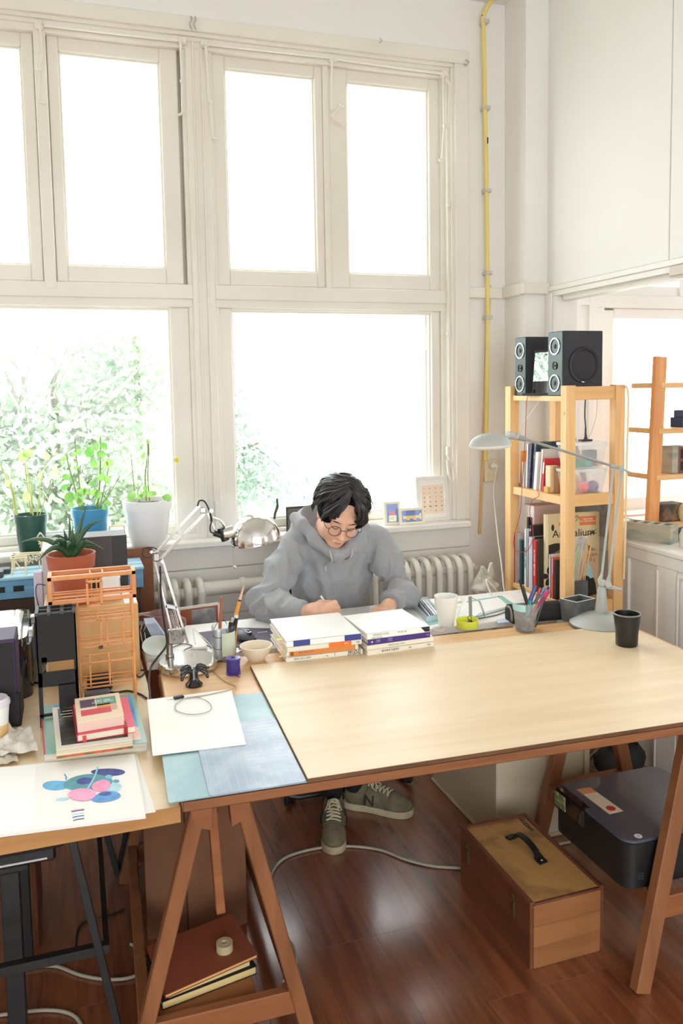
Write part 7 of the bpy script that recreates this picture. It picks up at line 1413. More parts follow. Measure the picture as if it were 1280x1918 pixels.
# ================================================================ THE PERSON
import openvdb as vdb
class Vol:
    """a signed distance field that limbs are blended into"""
    def __init__(s, lo, hi, h):
        s.lo = np.array(lo, float); s.h = h; s.n = np.ceil((np.array(hi)-s.lo)/h).astype(int)+1; s.a = np.full(s.n, .5, np.float32)
    def put(s, fn, lo, hi, k=.0, op='u'):
        m = k+3*s.h; i0 = np.maximum(np.floor((np.array(lo)-m-s.lo)/s.h).astype(int), 0); i1 = np.minimum(np.ceil((np.array(hi)+m-s.lo)/s.h).astype(int)+1, s.n)
        if (i1 <= i0).any(): return
        ax = [(s.lo[j]+s.h*np.arange(i0[j], i1[j])).astype(np.float32) for j in range(3)]; X, Y, Z = np.meshgrid(*ax, indexing='ij', sparse=True)
        d = fn(X, Y, Z).astype(np.float32); v = s.a[i0[0]:i1[0], i0[1]:i1[1], i0[2]:i1[2]]
        if op == 'u':
            r = np.minimum(v, d)
            if k > 0: h_ = np.maximum(k-np.abs(v-d), 0)/k; r = r-h_*h_*k*.25
        else:
            d = -d; r = np.maximum(v, d)
            if k > 0: h_ = np.maximum(k-np.abs(v-d), 0)/k; r = r+h_*h_*k*.25
        s.a[i0[0]:i1[0], i0[1]:i1[1], i0[2]:i1[2]] = r
    def cone(s, p, q, r0, r1=None, k=.02, op='u', sq=None):
        r1 = r0 if r1 is None else r1; p = np.array(p, float); q = np.array(q, float); d = q-p; L2 = float(d@d)+1e-12; R = max(r0, r1)
        def f(X, Y, Z):
            t = np.clip(((X-p[0])*d[0]+(Y-p[1])*d[1]+(Z-p[2])*d[2])/L2, 0, 1)
            return np.sqrt((X-p[0]-t*d[0])**2+(Y-p[1]-t*d[1])**2+(Z-p[2]-t*d[2])**2)-(r0+(r1-r0)*t)
        s.put(f, np.minimum(p, q)-R, np.maximum(p, q)+R, k, op)
    def chain(s, pts, rs, k=.02, op='u'):
        for i in range(len(pts)-1): s.cone(pts[i], pts[i+1], rs[i], rs[i+1], k, op)
    def ell(s, c, r, k=.02, op='u', Rm=None):
        c = np.array(c, float); r = np.array(r, float); R = r.max()
        def f(X, Y, Z):
            x, y, z = X-c[0], Y-c[1], Z-c[2]
            if Rm is not None: x, y, z = (x*Rm[0][0]+y*Rm[1][0]+z*Rm[2][0], x*Rm[0][1]+y*Rm[1][1]+z*Rm[2][1], x*Rm[0][2]+y*Rm[1][2]+z*Rm[2][2])
            k0 = np.sqrt((x/r[0])**2+(y/r[1])**2+(z/r[2])**2); k1 = np.sqrt((x/r[0]**2)**2+(y/r[1]**2)**2+(z/r[2]**2)**2)+1e-9
            return k0*(k0-1)/k1
        s.put(f, c-R, c+R, k, op)
    def mesh(s):
        g = vdb.FloatGrid(.5); g.copyFromArray(s.a); p, q = g.convertToQuads(isovalue=0.0)
        return np.asarray(p, float)*s.h+s.lo, np.asarray(q)
def relax(v, q, it=2, f=.5):
    """Laplacian smoothing of the quad mesh"""
    n = len(v)
    for _ in range(it):
        acc = np.zeros_like(v); cnt = np.zeros(n)
        for i in range(4):
            j = (i+1) % 4; np.add.at(acc, q[:, i], v[q[:, j]]); np.add.at(acc, q[:, j], v[q[:, i]]); np.add.at(cnt, q[:, i], 1); np.add.at(cnt, q[:, j], 1)
        v = v+f*(acc/cnt[:, None]-v)
    return v
def npart(t, name, v, q, mats, mi=None, label=None, parent=None):
    me = bpy.data.meshes.new(name); inv = np.array(XF[t.name].inverted()); v = v@inv[:3, :3].T+inv[:3, 3]
    me.from_pydata(v.tolist(), [], q.tolist())
    for m in (mats if isinstance(mats, (list, tuple)) else [mats]): me.materials.append(m)
    if mi is not None: me.polygons.foreach_set('material_index', mi.astype(np.int32))
    me.polygons.foreach_set('use_smooth', [True]*len(me.polygons))
    bm = bmesh.new(); bm.from_mesh(me); bmesh.ops.recalc_face_normals(bm, faces=bm.faces); bm.to_mesh(me); bm.free()
    o = bpy.data.objects.new(name, me); COL.objects.link(o); o.parent = parent or t; XF[o.name] = XF[t.name]
    if label: o['label'] = label
    return o
PT = thing('person', 'person with wavy black hair, round glasses and a grey hoodie, writing at the white desk', 'person', (1.03, 3.25, 0))
# head frame: x towards the right of the picture, y the way the face looks, z up through the crown
hy, hp, hr, hs = -.139, .50, .219, 1.0; HC = np.array((1.000, 3.05, 1.144))
cy_, sy_ = math.cos(hy), math.sin(hy); hf = np.array([sy_, -cy_, 0]); hx = np.array([cy_, sy_, 0]); hz = np.array([0, 0, 1.])
f2 = hf*math.cos(hp)-hz*math.sin(hp); z2 = hf*math.sin(hp)+hz*math.cos(hp)
x3 = hx*math.cos(hr)-z2*math.sin(hr); z3 = z2*math.cos(hr)+hx*math.sin(hr)
HM = np.array([x3, f2, z3]).T*hs                              # local -> world
def H(x, y, z): return HC+HM@np.array((x, y, z))
RM = HM/hs
skin = M('skin', rgb(226, 180, 154), .45, sss=.10, noise=(30, rgb(218, 168, 142), .35, .7)); lipm = M('lips', rgb(212, 156, 138), .45)
hairm = M('hair_black', rgb(30, 25, 26), .38, spec=.6); hood = M('hoodie_grey', rgb(164, 166, 170), .95, sheen=.3, noise=(520, rgb(146, 148, 153), .35, .65), bump=(520, .2))
jean = M('trouser_grey', rgb(96, 104, 114), .9, bump=(300, .2)); sockm = M('sock_black', rgb(24, 23, 25), .9, bump=(200, .3))
B = Vol((.55, 2.60, .03), (1.45, 3.48, 1.34), .0035)
sh_r, el_r, wr_r = (.865, 3.235, .995), (.705, 3.105, .80), (.805, 2.925, .802)
sh_l, el_l, wr_l = (1.215, 3.235, .995), (1.278, 3.115, .80), (1.195, 2.975, .783)
B.chain([(1.03, 3.33, .52), (1.03, 3.32, .70), (1.035, 3.285, .88), (1.04, 3.245, .98)], [.11, .09, .085, .075], .05); B.cone(sh_r, sh_l, .05, .05, .06)
for s_, e_, w_ in ((sh_r, el_r, wr_r), (sh_l, el_l, wr_l)): B.chain([s_, e_], [.048, .038], .03); B.chain([e_, w_], [.037, .026], .015)
for hip, kn, an in (((.95, 3.30, .50), (.885, 2.95, .53), (.890, 2.850, .13)), ((1.11, 3.30, .50), (1.04, 2.99, .53), (1.000, 2.905, .13))):
    B.chain([hip, kn], [.075, .052], .05); B.chain([kn, an], [.048, .031], .02); B.cone(an, (an[0], an[1]-.005, .07), .031, .031, .02)
# neck and head
B.chain([(1.04, 3.235, 1.00), H(0, -.045, -.10), H(0, -.015, -.03)], [.066, .054, .055], .03)
B.ell(H(0, -.012, .042), (.077, .096, .094), .02, Rm=RM); B.ell(H(0, .022, -.035), (.061, .066, .082), .035, Rm=RM); B.ell(H(0, .060, -.094), (.026, .022, .022), .03, Rm=RM)
for s_ in (-1, 1):
    B.ell(H(s_*.040, .052, -.030), (.027, .030, .028), .03, Rm=RM); B.ell(H(s_*.050, .02, -.065), (.018, .032, .022), .03, Rm=RM)
    B.ell(H(s_*.032, .098, .006), (.018, .014, .011), .012, 'd', Rm=RM); B.ell(H(s_*.032, .078, .006), (.0155, .0135, .0125), .005, Rm=RM)
    B.ell(H(s_*.078, -.008, -.004), (.009, .020, .031), .008, Rm=RM)
B.cone(H(-.042, .078, .027), H(.042, .078, .027), .012, .012, .018); B.cone(H(0, .082, .018), H(0, .106, -.030), .0075, .0115, .012); B.ell(H(0, .110, -.034), (.0125, .0115, .0105), .008, Rm=RM)
for s_ in (-1, 1): B.ell(H(s_*.0125, .100, -.037), (.0075, .009, .0075), .006, Rm=RM)
B.cone(H(-.017, .088, -.068), H(.017, .088, -.068), .0050, .0050, .009); B.cone(H(-.014, .087, -.077), H(.014, .087, -.077), .0056, .0056, .010); B.cone(H(-.022, .096, -.0722), H(.022, .096, -.0722), .0022, .0022, .003, 'd')
# right hand (picture left) closed round the pencil, left hand flat on the pad
def finger(pts, r0, r1, k=.006): B.chain(pts, [r0+(r1-r0)*i/(len(pts)-1) for i in range(len(pts))], k)
B.chain([wr_r, (.845, 2.898, .806), (.880, 2.885, .808)], [.027, .030, .027], .015); B.cone((.870, 2.880, .826), (.868, 2.878, .786), .017, .015, .015)
finger([(.878, 2.884, .828), (.922, 2.882, .836), (.938, 2.894, .812), (.934, 2.900, .788)], .0105, .0075)
finger([(.884, 2.876, .815), (.926, 2.870, .817), (.938, 2.884, .793), (.925, 2.898, .778)], .0105, .0078)
finger([(.884, 2.870, .800), (.918, 2.862, .797), (.926, 2.878, .776), (.908, 2.892, .770)], .0100, .0075)
finger([(.876, 2.868, .786), (.902, 2.858, .780), (.908, 2.872, .766), (.894, 2.884, .764)], .0090, .0068)
finger([(.836, 2.914, .816), (.874, 2.914, .832), (.908, 2.908, .830), (.930, 2.904, .812)], .0130, .0085)
B.chain([wr_l, (1.165, 2.945, .780), (1.140, 2.920, .778)], [.027, .028, .022], .015); B.cone((1.158, 2.905, .776), (1.122, 2.945, .776), .014, .014, .015)
for k_, (bx_, by_, L_) in enumerate(((1.150, 2.900, .062), (1.138, 2.910, .072), (1.126, 2.924, .068), (1.114, 2.938, .054))):
    dx_, dy_ = -.80+.05*k_, -.50-.05*k_; finger([(bx_, by_, .778), (bx_+dx_*L_*.5, by_+dy_*L_*.5, .781), (bx_+dx_*L_*.85, by_+dy_*L_*.85, .770), (bx_+dx_*L_, by_+dy_*L_, .763)], .0098, .0072)
finger([(1.180, 2.925, .778), (1.160, 2.885, .774), (1.135, 2.868, .768)], .012, .0082)
v, q = B.mesh(); v = relax(v, q, 1, .4)
cen = v[q].mean(axis=1); lc = (cen-HC)@np.linalg.inv(HM).T
lip = (np.abs(lc[:, 0])/.020)**2+((lc[:, 2]+.0725)/.0095)**2 < 1
body = npart(PT, 'body', v, q, (skin, lipm), (lip & (lc[:, 1] > .07)).astype(int))
hv = lambda x, y, z: Vector(H(x, y, z))
for s_ in (-1, 1):
    part(PT, 'eyebrow', MB().tube(smooth_path([hv(s_*.017, .0955, .0250), hv(s_*.030, .0945, .0290), hv(s_*.045, .0895, .0295), hv(s_*.058, .076, .0240)], 5), [.0014]*5+[.0026]*6+[.0016]*5, 6), hairm)
    part(PT, 'eyelash', MB().tube(smooth_path([hv(s_*.018, .0865, .000), hv(s_*.026, .0920, -.0035), hv(s_*.034, .0925, -.0040), hv(s_*.046, .084, .001)], 5), .0013, 6), hairm)
part(PT, 'mouth_line', MB().tube(smooth_path([hv(-.021, .0885, -.0722), hv(-.008, .0945, -.0715), hv(.008, .0945, -.0715), hv(.021, .0885, -.0722)], 5), .0010, 5), M('mouth_dark', rgb(116, 58, 54), .6))
g = MB(); gl = MB(); gm = M('glasses_metal', rgb(52, 50, 54), .3, .8)
for s_ in (-1, 1):
    R_ = [hv(s_*.036+.0245*math.cos(a), .1115-.006*abs(s_*.036+.0245*math.cos(a))/.06, -.002+.0225*math.sin(a)) for a in [2*PI*k/32 for k in range(32)]]
    g.tube(R_, .0013, 6, closed=True); n0 = len(gl.v); gl.add(R_, [tuple(range(32))])
    g.tube(smooth_path([hv(s_*.0605, .106, .004), hv(s_*.073, .100, .006), hv(s_*.0785, .07, .008), hv(s_*.082, .0, .008), hv(s_*.080, -.02, -.01)], 5), .0013, 6)
g.tube(smooth_path([hv(-.0125, .1105, .003), hv(0, .1125, .007), hv(.0125, .1105, .003)], 5), .0012, 6)
go = part(PT, 'glasses', g, gm, ang=80); lo_ = part(PT, 'lens', gl, pane('lens_glass', (.97, .97, .97), 1.0)); lo_.parent = go
# hair: a full cap under several hundred wavy locks swept from a middle parting
HV = Vol((.82, 2.90, .98), (1.20, 3.25, 1.36), .004)
HV.ell(H(0, -.020, .050), (.090, .108, .097), .01, Rm=RM); HV.ell(H(-.055, .005, .030), (.040, .070, .055), .02, Rm=RM); HV.ell(H(.058, .005, .018), (.038, .070, .060), .02, Rm=RM); HV.ell(H(0, -.075, .02), (.07, .045, .07), .02, Rm=RM)
HV.ell(H(0.004, .108, .045), (.066, .058, .078), .012, 'd', Rm=RM); HV.ell(H(0, .07, -.075), (.085, .085, .085), .01, 'd', Rm=RM)
v, q = HV.mesh(); v = relax(v, q, 2)
npart(PT, 'hair', v, q, M('hair_under', rgb(20, 17, 18), .95, spec=.1))
rs = random.Random(11); hb = MB()
def lock(pts, w0, w1, n=7, r=.0040, kink=0):
    """a lock: several tapering strands round one wavy path"""
    P0 = smooth_path(pts, 4); m_ = len(P0)
    for k in range(n):
        o1 = Vector((rs.gauss(0, 1), rs.gauss(0, 1), rs.gauss(0, 1))); o2 = Vector((rs.gauss(0, 1), rs.gauss(0, 1), rs.gauss(0, 1))); cut = m_-rs.choice((0, 0, 1, 2)); P = []; R = []
        for i in range(cut):
            u = i/(m_-1); w = (w0+(w1-w0)*u)*(.35+.65*math.sin(PI*min(1, .12+u*.8))); P.append(P0[i]+o1.lerp(o2, u)*w*.42); R.append(max(.0005, r*(.55+.45*min(1, 4*u))*(1-(i/(cut-.5))**2.6)))
        hb.tube(P, R, 5)
for s_ in (-1, 1):
    for k in range(58):
        u = (k+.5)/58; ph = math.radians(24+150*u+rs.uniform(-4, 4)); back = ph > 1.9; lay = rs.random()
        py0 = .055-.13*u**.8+rs.uniform(-.008, .008); te = (1.34+.34*min(1, (ph-.4)/.9) if not back else 1.9)+rs.uniform(-.16, .10)-.25*(1-lay)*(k % 3 == 0)
        te += .13 if s_ > 0 else .10
        wa, wp, wl = rs.uniform(.006, .013), rs.uniform(0, 6.28), rs.uniform(6.5, 9.5); P = []; n = 9
        for i in range(n):
            t_ = i/(n-1); th = .02+te*t_; rr = 1.0+.15*(.35+.65*lay)*math.sin(PI*min(1, t_*1.0)*.62)**1.2
            a = ph*(.50+.50*min(1, t_*2.2))+.15*math.sin(wl*t_+wp)*t_
            x = s_*(-.004+(.101 if s_ > 0 else .100)*rr*math.sin(th)*math.sin(a)); y = (-.018+py0*.6*(1-t_))+.108*rr*math.sin(th)*math.cos(a)*(.86 if not back else 1); z = .046+.096*(1+.05*lay*t_)*math.cos(th)
            w_ = wa*math.sin(wl*1.25*t_+wp)*t_; x += s_*w_*.8; z += w_*.6; y += w_*.3
            if i == n-1: x += s_*rs.uniform(-.012, .010); z += .006
            P.append(hv(x, y, z))
        lock(P, .011, .014, 11, .0036)
    for k in range(20):                                        # fringe swept from the parting past the forehead
        u = rs.random(); lo = -.010 if s_ > 0 else 0; wa, wp = rs.uniform(.002, .007), rs.uniform(0, 6)
        x1 = s_*(.038+.050*u); y1 = .092-.042*u; z1 = .060-.050*u+rs.uniform(-.010, .010)+lo
        lock([hv(s_*.002, .050-.02*rs.random(), .141), hv(s_*(.018+.02*u), .080, .128-.008*u), hv(s_*(.032+.035*u), .100-.016*u, .108-.016*u), hv(s_*(.042+.046*u)+wa*math.sin(wp), .103-.030*u, .082-.030*u+lo*.5), hv(x1, y1, z1), hv(x1-s_*.012*rs.random(), y1-.006, z1-.016)], .010, .010, 8, .0040)
    for k in range(4):                                         # short flicks at the sides
        z = rs.uniform(.02, .08); lock([hv(s_*.088, .02-.05*rs.random(), z+.02), hv(s_*(.104+.006*rs.random()), .01-.05*rs.random(), z), hv(s_*(.108+.006*rs.random()), -.01-.03*rs.random(), z-.025), hv(s_*(.100+.008*rs.random()), -.015, z-.045)], .008, .006, 5, .003)
part(PT, 'locks', hb, hairm, ang=80, kind='stuff')
# hoodie
hd = Vol((.58, 2.86, .46), (1.46, 3.50, 1.26), .0048)
hd.ell((1.03, 3.305, .62), (.172, .135, .20), .05); hd.ell((1.03, 3.278, .82), (.172, .130, .20), .07); hd.ell((1.035, 3.245, .955), (.170, .108, .115), .06); hd.cone((.885, 3.24, .998), (1.195, 3.24, .998), .064, .064, .05); hd.cone((1.04, 3.24, 1.02), (1.035, 3.20, 1.06), .088, .078, .05)
hd.chain([sh_r, (.780, 3.165, .90), el_r], [.070, .061, .056], .022); hd.chain([el_r, (.745, 3.02, .797), (.785, 2.945, .802)], [.060, .058, .045], .02)
hd.chain([sh_l, (1.263, 3.170, .90), el_l], [.070, .061, .054], .022); hd.chain([el_l, (1.262, 3.045, .795), (1.215, 2.995, .787)], [.060, .058, .047], .02)
# hood: a bag behind the neck, hollowed from above
hd.ell((1.005, 3.270, 1.075), (.150, .110, .098), .03); hd.chain([(.868, 3.235, 1.115), (.885, 3.17, 1.095), (.925, 3.115, 1.045), (.975, 3.090, .995), (1.0, 3.085, .975)], [.030, .032, .030, .026, .020], .02); hd.chain([(1.155, 3.235, 1.075), (1.145, 3.165, 1.060), (1.105, 3.115, 1.030), (1.045, 3.092, .995), (1.0, 3.085, .975)], [.032, .032, .030, .026, .020], .02)
hd.cone((.955, 3.16, 1.115), (.985, 3.095, 1.065), .052, .044, .012, 'd'); hd.ell((1.010, 3.215, 1.140), (.112, .105, .108), .012, 'd'); hd.chain([(1.02, 3.20, 1.06), (1.01, 3.13, 1.05), (1.005, 3.09, 1.04)], [.062, .060, .046], .01, 'd'); hd.put(lambda X, Y, Z: Z*0+Y*0+X*0+(1.172-Z)*1.0, (.7, 3.0, 1.12), (1.3, 3.5, 1.25), .01, 'd')
for (a_, b_, r_) in ((wr_r, (.84, 2.895, .803), .036), (wr_l, (1.155, 2.935, .780), .037)): hd.cone((np.array(a_)*1.6-np.array(b_)*.6), b_, r_, r_, .004, 'd')
v, q = hd.mesh(); v = relax(v, q, 1, .4)
def normals(v, q):
    n = np.cross(v[q[:, 2]]-v[q[:, 0]], v[q[:, 3]]-v[q[:, 1]]); a = np.zeros_like(v)
    for i in range(4): np.add.at(a, q[:, i], n)
    return a/(np.linalg.norm(a, axis=1, keepdims=True)+1e-12)
nn = normals(v, q); disp = np.zeros(len(v))
for e_, ax_, side in ((np.array(el_r), np.array((-.35, .55, .75)), -1), (np.array(el_l), np.array((.30, .55, .75)), 1)):
    d_ = np.linalg.norm(v-e_, axis=1); w_ = np.exp(-(d_/.125)**2); ax_ = ax_/np.linalg.norm(ax_)
    nz = np.array([mnoise.noise(Vector(p_*9)) for p_ in v])
    ph_ = (v-e_)@ax_; disp += w_*(.0170*(1-np.abs(np.sin(ph_*58+nz*3.2)))**1.3-.004)
    d2 = np.linalg.norm(v-(np.array(e_)*.45+np.array(wr_r if side < 0 else wr_l)*.55), axis=1); disp += np.exp(-(d2/.08)**2)*.0055*np.sin(((v-e_)@np.array((.6, -.8, .1)))*90+nz*3)
def ridge(p_, o):
    return (1-min(1, abs(mnoise.noise(Vector(p_)+Vector((o, o*2, o*3))))*3.2))**1.6
lw = np.exp(-(np.maximum(0, v[:, 2]-.98)/.06)**2)              # keep the hood calmer
n1 = np.array([mnoise.noise(Vector(p_*7))*.004+.0170*l_*ridge((p_[0]*7+p_[2]*4.5, p_[1]*4, p_[2]*3.0-p_[0]*3.0), 1)-.005+.0080*l_*ridge((p_[0]*13-p_[2]*9, p_[1]*9, p_[2]*8+p_[0]*7), 5) for p_, l_ in zip(v, lw)]); disp += n1
for s_, (sx, sy, sz) in ((-1, sh_r), (1, sh_l)):               # armhole folds running down from each shoulder
    c_ = v-np.array((sx-s_*.03, sy-.09, sz-.10)); disp += .009*np.exp(-(np.linalg.norm(c_, axis=1)/.09)**2)*np.sin((c_[:, 0]*s_*1.0-c_[:, 2]*.30)*85)
v = relax(v+nn*disp[:, None]*(1 if ((v-v.mean(0))*nn).sum() > 0 else -1), q, 2)
ho = npart(PT, 'hoodie', v, q, hood)
for (a_, b_, r_) in (((.775, 2.960, .802), (.812, 2.912, .803), .043), ((1.222, 3.003, .787), (1.180, 2.958, .783), .045)):
    P = [Vector(a_).lerp(Vector(b_), k/6) for k in range(7)]; cf = MB()
    rr = [r_-.003, r_+.001, r_+.002, r_+.002, r_+.002, r_, r_-.005]; cf.tube(P+[P[-1]-(P[-1]-P[0]).normalized()*.006], rr+[r_-.010], 28, caps=False); part(PT, 'cuff', cf, M('rib_grey', rgb(156, 158, 163), .95, bump=(500, .4), sheen=.3), ang=80).parent = ho
def surf(x, z, off=.003):
    """front surface of the hoodie at x, z"""
    m_ = (np.abs(v[:, 0]-x) < .012) & (np.abs(v[:, 2]-z) < .012); return Vector((x, v[m_, 1].min()-off, z)) if m_.any() else Vector((x, 3.08, z))
for pts in (((.957, 1.005), (.962, .985), (.968, .955), (.966, .925), (.968, .90)), ((1.050, 1.004), (1.052, .985), (1.046, .965), (1.048, .945))):
    P = [surf(x, z) for x, z in pts]; part(PT, 'drawstring', MB().tube(smooth_path(P, 5), [.0034]*(5*(len(pts)-1)-3)+[.0045]*4, 7), M('string_grey', rgb(182, 184, 188), .9)).parent = ho
# trousers, socks, shoes
tr = Vol((.76, 2.78, .09), (1.28, 3.50, .70), .006)
tr.ell((1.03, 3.33, .53), (.18, .14, .12), .05)
for hip, kn, an in (((.95, 3.30, .52), (.885, 2.96, .545), (.888, 2.862, .205)), ((1.11, 3.30, .52), (1.04, 3.00, .545), (1.002, 2.917, .205))):
    tr.chain([hip, kn], [.095, .070], .04); tr.chain([kn, an], [.070, .056], .02); tr.cone(an, (an[0], an[1]-.005, .172), .056, .058, .01); tr.cone((an[0], an[1], .165), (an[0], an[1]-.005, .09), .053, .053, .004, 'd')
v, q = tr.mesh(); v = relax(v, q, 1); npart(PT, 'trousers', v, q, jean)
suede = M('suede_olive', rgb(122, 114, 90), .85, noise=(30, rgb(100, 93, 72), .35, .7), bump=(160, .15)); sole_m = M('sole_cream', rgb(196, 184, 154), .7, noise=(20, rgb(168, 152, 120), .4, .7)); lace_m = M('lace_cream', rgb(206, 196, 166), .8); emb = M('emblem_dark', rgb(26, 26, 26), .6)
for heel, toe, anx in (((.902, 2.882), (.815, 2.610), (.890, 2.850)), ((.962, 2.935), (1.186, 2.762), (1.000, 2.905))):
    hx_, hy_ = heel; d_ = Vector((toe[0]-hx_, toe[1]-hy_, 0)).normalized(); n_ = Vector((-d_.y, d_.x, 0)); X = frame((hx_, hy_, 0), d_, n_, (0, 0, 1)); Xn = np.array(X)
    S = Vol((-.02, -.06, .012), (.31, .06, .14), .0035)
    S.chain([(.045, 0, .050), (.13, 0, .050), (.20, 0, .042)], [.037, .038, .038], .03); S.ell((.225, 0, .034), (.056, .043, .028), .03); S.cone((.045, 0, .05), (.048, 0, .095), .036, .034, .02); S.cone((.09, 0, .07), (.16, 0, .066), .026, .020, .02); S.cone((.098, 0, .095), (.118, 0, .105), .016, .012, .012)
    S.cone((.050, 0, .082), (.055, 0, .15), .027, .034, .006, 'd'); S.put(lambda x, y, z: z+x*0+y*0-.026, (-.05, -.08, 0), (.33, .08, .026), 0, 'd')
    v, q = S.mesh(); v = relax(v, q, 1); sv = v.copy(); so = npart(PT, 'shoe', v@Xn[:3, :3].T+Xn[:3, 3], q, suede)
    ol = [(0, -.018), (.01, -.032), (.05, -.038), (.11, -.035), (.17, -.043), (.225, -.047), (.262, -.038), (.282, -.015), (.284, .008), (.272, .030), (.24, .044), (.18, .043), (.11, .036), (.05, .038), (.01, .032), (0, .018)]; ol = [(p_.x, p_.y) for p_ in smooth_path([(x, y, 0) for x, y in ol+ol[:1]], 4)[:-1]]
    m_ = MB(); m_.X = X; n2 = len(ol); vs = []
    for sc_, z_ in ((.985, .001), (1.0, .005), (1.0, .020), (.975, .027)): vs += [(.142+(x-.142)*sc_, y*sc_, z_) for x, y in ol]
    m_.add(vs, [(i*n2+j, i*n2+(j+1) % n2, (i+1)*n2+(j+1) % n2, (i+1)*n2+j) for i in range(3) for j in range(n2)]+[tuple(range(n2))[::-1], tuple(3*n2+j for j in range(n2))]); part(PT, 'sole', m_, sole_m, ang=60).parent = so
    def on(x, y, o=.001):
        k_ = (np.abs(sv[:, 0]-x) < .006) & (np.abs(sv[:, 1]-y) < .006); return (x, y, (sv[k_, 2].max() if k_.any() else .05)+o)
    m_ = MB(); m_.X = X
    for i in range(6):
        x = .112+.0155*i; w_ = .021+.0012*i
        m_.tube(smooth_path([on(x-.003, -w_), on(x, -.010), on(x+.004, .010), on(x+.006, w_)], 4), .0032, 6)
        if i < 5: m_.tube(smooth_path([on(x+.006, w_), on(x+.008, 0, .003), on(x+.012, -w_)], 4), .0026, 5)
    for s_ in (-1, 1): m_.tube(smooth_path([on(.114, 0, .004), on(.116, s_*.016, .006), on(.128, s_*.024, .006), on(.145, s_*.030, .003)], 5), .0026, 5); m_.tube(smooth_path([on(.114, 0, .004), on(.130, s_*.010, .005), on(.15, s_*.018, .003)], 4), .0024, 5)
    part(PT, 'laces', m_, lace_m, ang=80, kind='stuff').parent = so
    m_ = MB(); m_.X = X; m_.tube(smooth_path([on(.195, -.041, 0), on(.200, -.028, 0), on(.203, 0, 0), on(.200, .028, 0), on(.195, .041, 0)], 5), .0022, 6); m_.tube(smooth_path([on(.105, -.037, 0), on(.108, -.030, 0), on(.112, -.018, 0)], 5), .0018, 6); m_.tube(smooth_path([on(.105, .037, 0), on(.108, .030, 0), on(.112, .018, 0)], 5), .0018, 6); part(PT, 'overlay_seam', m_, M('seam_olive', rgb(110, 104, 82), .9), ang=80, kind='stuff').parent = so
    for s_ in (-1, 1):
        k_ = (np.abs(sv[:, 0]-.118) < .022) & (np.abs(sv[:, 2]-.055) < .012); yy = (sv[k_, 1]*s_).max(); Xt = X @ frame((.118, s_*(yy+.0005), .055), (-s_, 0, 0), (0, -s_*.25, .97), (0, s_*.97, .25)); o_ = text(PT, 'emblem', 'N', .058, emb, Xt, ext=.0016); o_.parent = so
    m_ = MB().tube(smooth_path([(anx[0], anx[1], .075), (anx[0], anx[1], .12), (anx[0], anx[1]+.006, .235)], 5), [.0385]*6+[.0425]*5, 18); part(PT, 'sock', m_, sockm)
# the pencil in the hand
a_, b_ = Vector((.938, 2.899, .754)), Py(601, 1116, 2.945); t = thing('pencil', 'short white pencil held in the right hand of the person', 'pencil', a_[:]); part(t, 'barrel', MB().cyl(a_.lerp(b_, .14), b_, .0043, seg=8), M('pencil_white', rgb(236, 236, 234), .4, noise=(90, rgb(120, 120, 126), .62, .66))); part(t, 'point', MB().cyl(a_, a_.lerp(b_, .14), .0006, .0043, 8), birch)
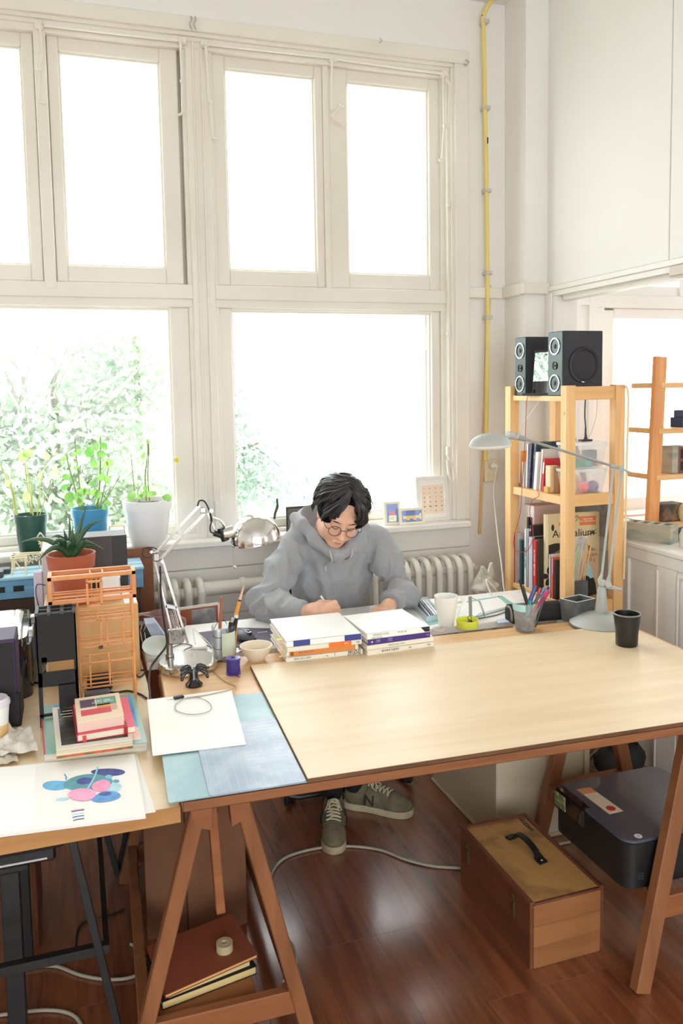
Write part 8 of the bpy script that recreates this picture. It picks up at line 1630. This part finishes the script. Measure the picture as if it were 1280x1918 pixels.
# ================================================================ OUTSIDE: TREES AND A FAR BUILDING
def tree(name, label, base, crowns, n, size, m1, seed, trunk=True):
    t = thing(name, label, 'tree', base); r_ = np.random.default_rng(seed); vs = []; fs = []
    N = sum(c[2] for c in crowns)
    for (c, rad, wgt) in crowns:
        k = int(n*wgt/N); d = r_.normal(size=(k, 3)); d /= np.linalg.norm(d, axis=1, keepdims=True); rr = r_.random(k)**.45; P = np.array(c)+d*rr[:, None]*np.array(rad)
        a = r_.normal(size=(k, 3)); a /= np.linalg.norm(a, axis=1, keepdims=True); b = np.cross(a, r_.normal(size=(k, 3))); b /= np.linalg.norm(b, axis=1, keepdims=True); s = size*(.5+r_.random(k))[:, None]
        i0 = sum(len(x) for x in vs)
        ring_ = [P-a*s, P-a*s*.45+b*s*.42, P+a*s*.35+b*s*.40, P+a*s, P+a*s*.35-b*s*.40, P-a*s*.45-b*s*.42]
        vs.append(np.stack(ring_, 1).reshape(-1, 3)); fs.append(i0+np.arange(k*6).reshape(-1, 6))
    V = np.concatenate(vs); F = np.concatenate(fs); me = bpy.data.meshes.new('foliage'); me.from_pydata((V-np.array(base)).tolist(), [], F.tolist()); me.materials.append(m1)
    o = bpy.data.objects.new('foliage', me); COL.objects.link(o); o.parent = t; o['kind'] = 'stuff'; XF[o.name] = XF[t.name]
    rs_ = random.Random(seed); b = MB(); c0 = Vector(crowns[0][0])
    b.tube(smooth_path([base, Vector(base).lerp(c0, .5)+Vector((.2, 0, 0)), c0], 5), [.14-.009*i for i in range(11)], 8); part(t, 'trunk', b, bark_m)
    for c, rad, w_ in crowns:
        for k in range(5):
            e_ = Vector(c)+Vector((rs_.uniform(-1, 1)*rad[0], rs_.uniform(-1, 1)*rad[1], rs_.uniform(-.7, 1)*rad[2]))*.8; mid = c0.lerp(e_, .5)+Vector((rs_.uniform(-.2, .2), 0, rs_.uniform(-.1, .3)))
            part(t, 'branch', MB().tube(smooth_path([c0.lerp(Vector(c), .3), mid, e_], 4), [.035-.0036*i for i in range(9)], 5), bark_m)
    return t
bark_m = M('pale_bark', rgb(150, 146, 138), .9)
lv1 = leafmat('tree_leaf_overexposed', rgb(184, 194, 170), rgb(158, 176, 156), 1.5); lv2 = leafmat('tree_leaf_overexposed_cool', rgb(190, 200, 190), rgb(172, 188, 176), 1.5)  # leaf colours bleached to imitate overexposed daylight
tree('leafy_tree', 'leafy tree coloured pale as if overexposed outside the left lower window pane', (.0, 9.2, -4.0), [((-.3, 9.0, .9), (1.3, 1.0, .8), 3), ((.7, 9.4, 1.7), (.9, 1.0, .75), 1.6), ((-1.2, 9.0, 1.3), (.9, .9, .8), 1.4), ((.3, 9.2, .1), (1.5, 1.0, .7), 2.5), ((-.9, 9.0, 2.1), (.8, .8, .38), .45), ((.5, 9.3, 2.2), (1.1, .8, .36), .55)], 15000, .05, lv1, 3)
tree('leafy_tree', 'fainter leafy tree outside the right lower window pane', (2.2, 11.5, -4.0), [((2.1, 11.5, .9), (.75, .8, .9), 2), ((2.75, 11.5, .25), (.9, .8, .6), 1.6), ((1.9, 11.5, 1.7), (.65, .7, .7), .7)], 6500, .045, lv2, 8)
t = thing('far_building', 'pale far building faintly seen through the right lower pane', 'building', (9.5, 26, -4)); fb = M('far_wall', rgb(232, 232, 230), .9)
part(t, 'wall', MB().b2((7.2, 25, -4), (13, 30, 1.4), .02), fb); part(t, 'roof', MB().b2((7.0, 24.8, 1.4), (13.2, 30.2, 1.55), .02), M('far_roof', rgb(222, 222, 222), .9))
struct('outside_ground', MB().b2((-40, 6, -4.1), (60, 60, -4.0)), M('far_ground', rgb(200, 204, 190), .9))  # flat ground outside, far below the windows
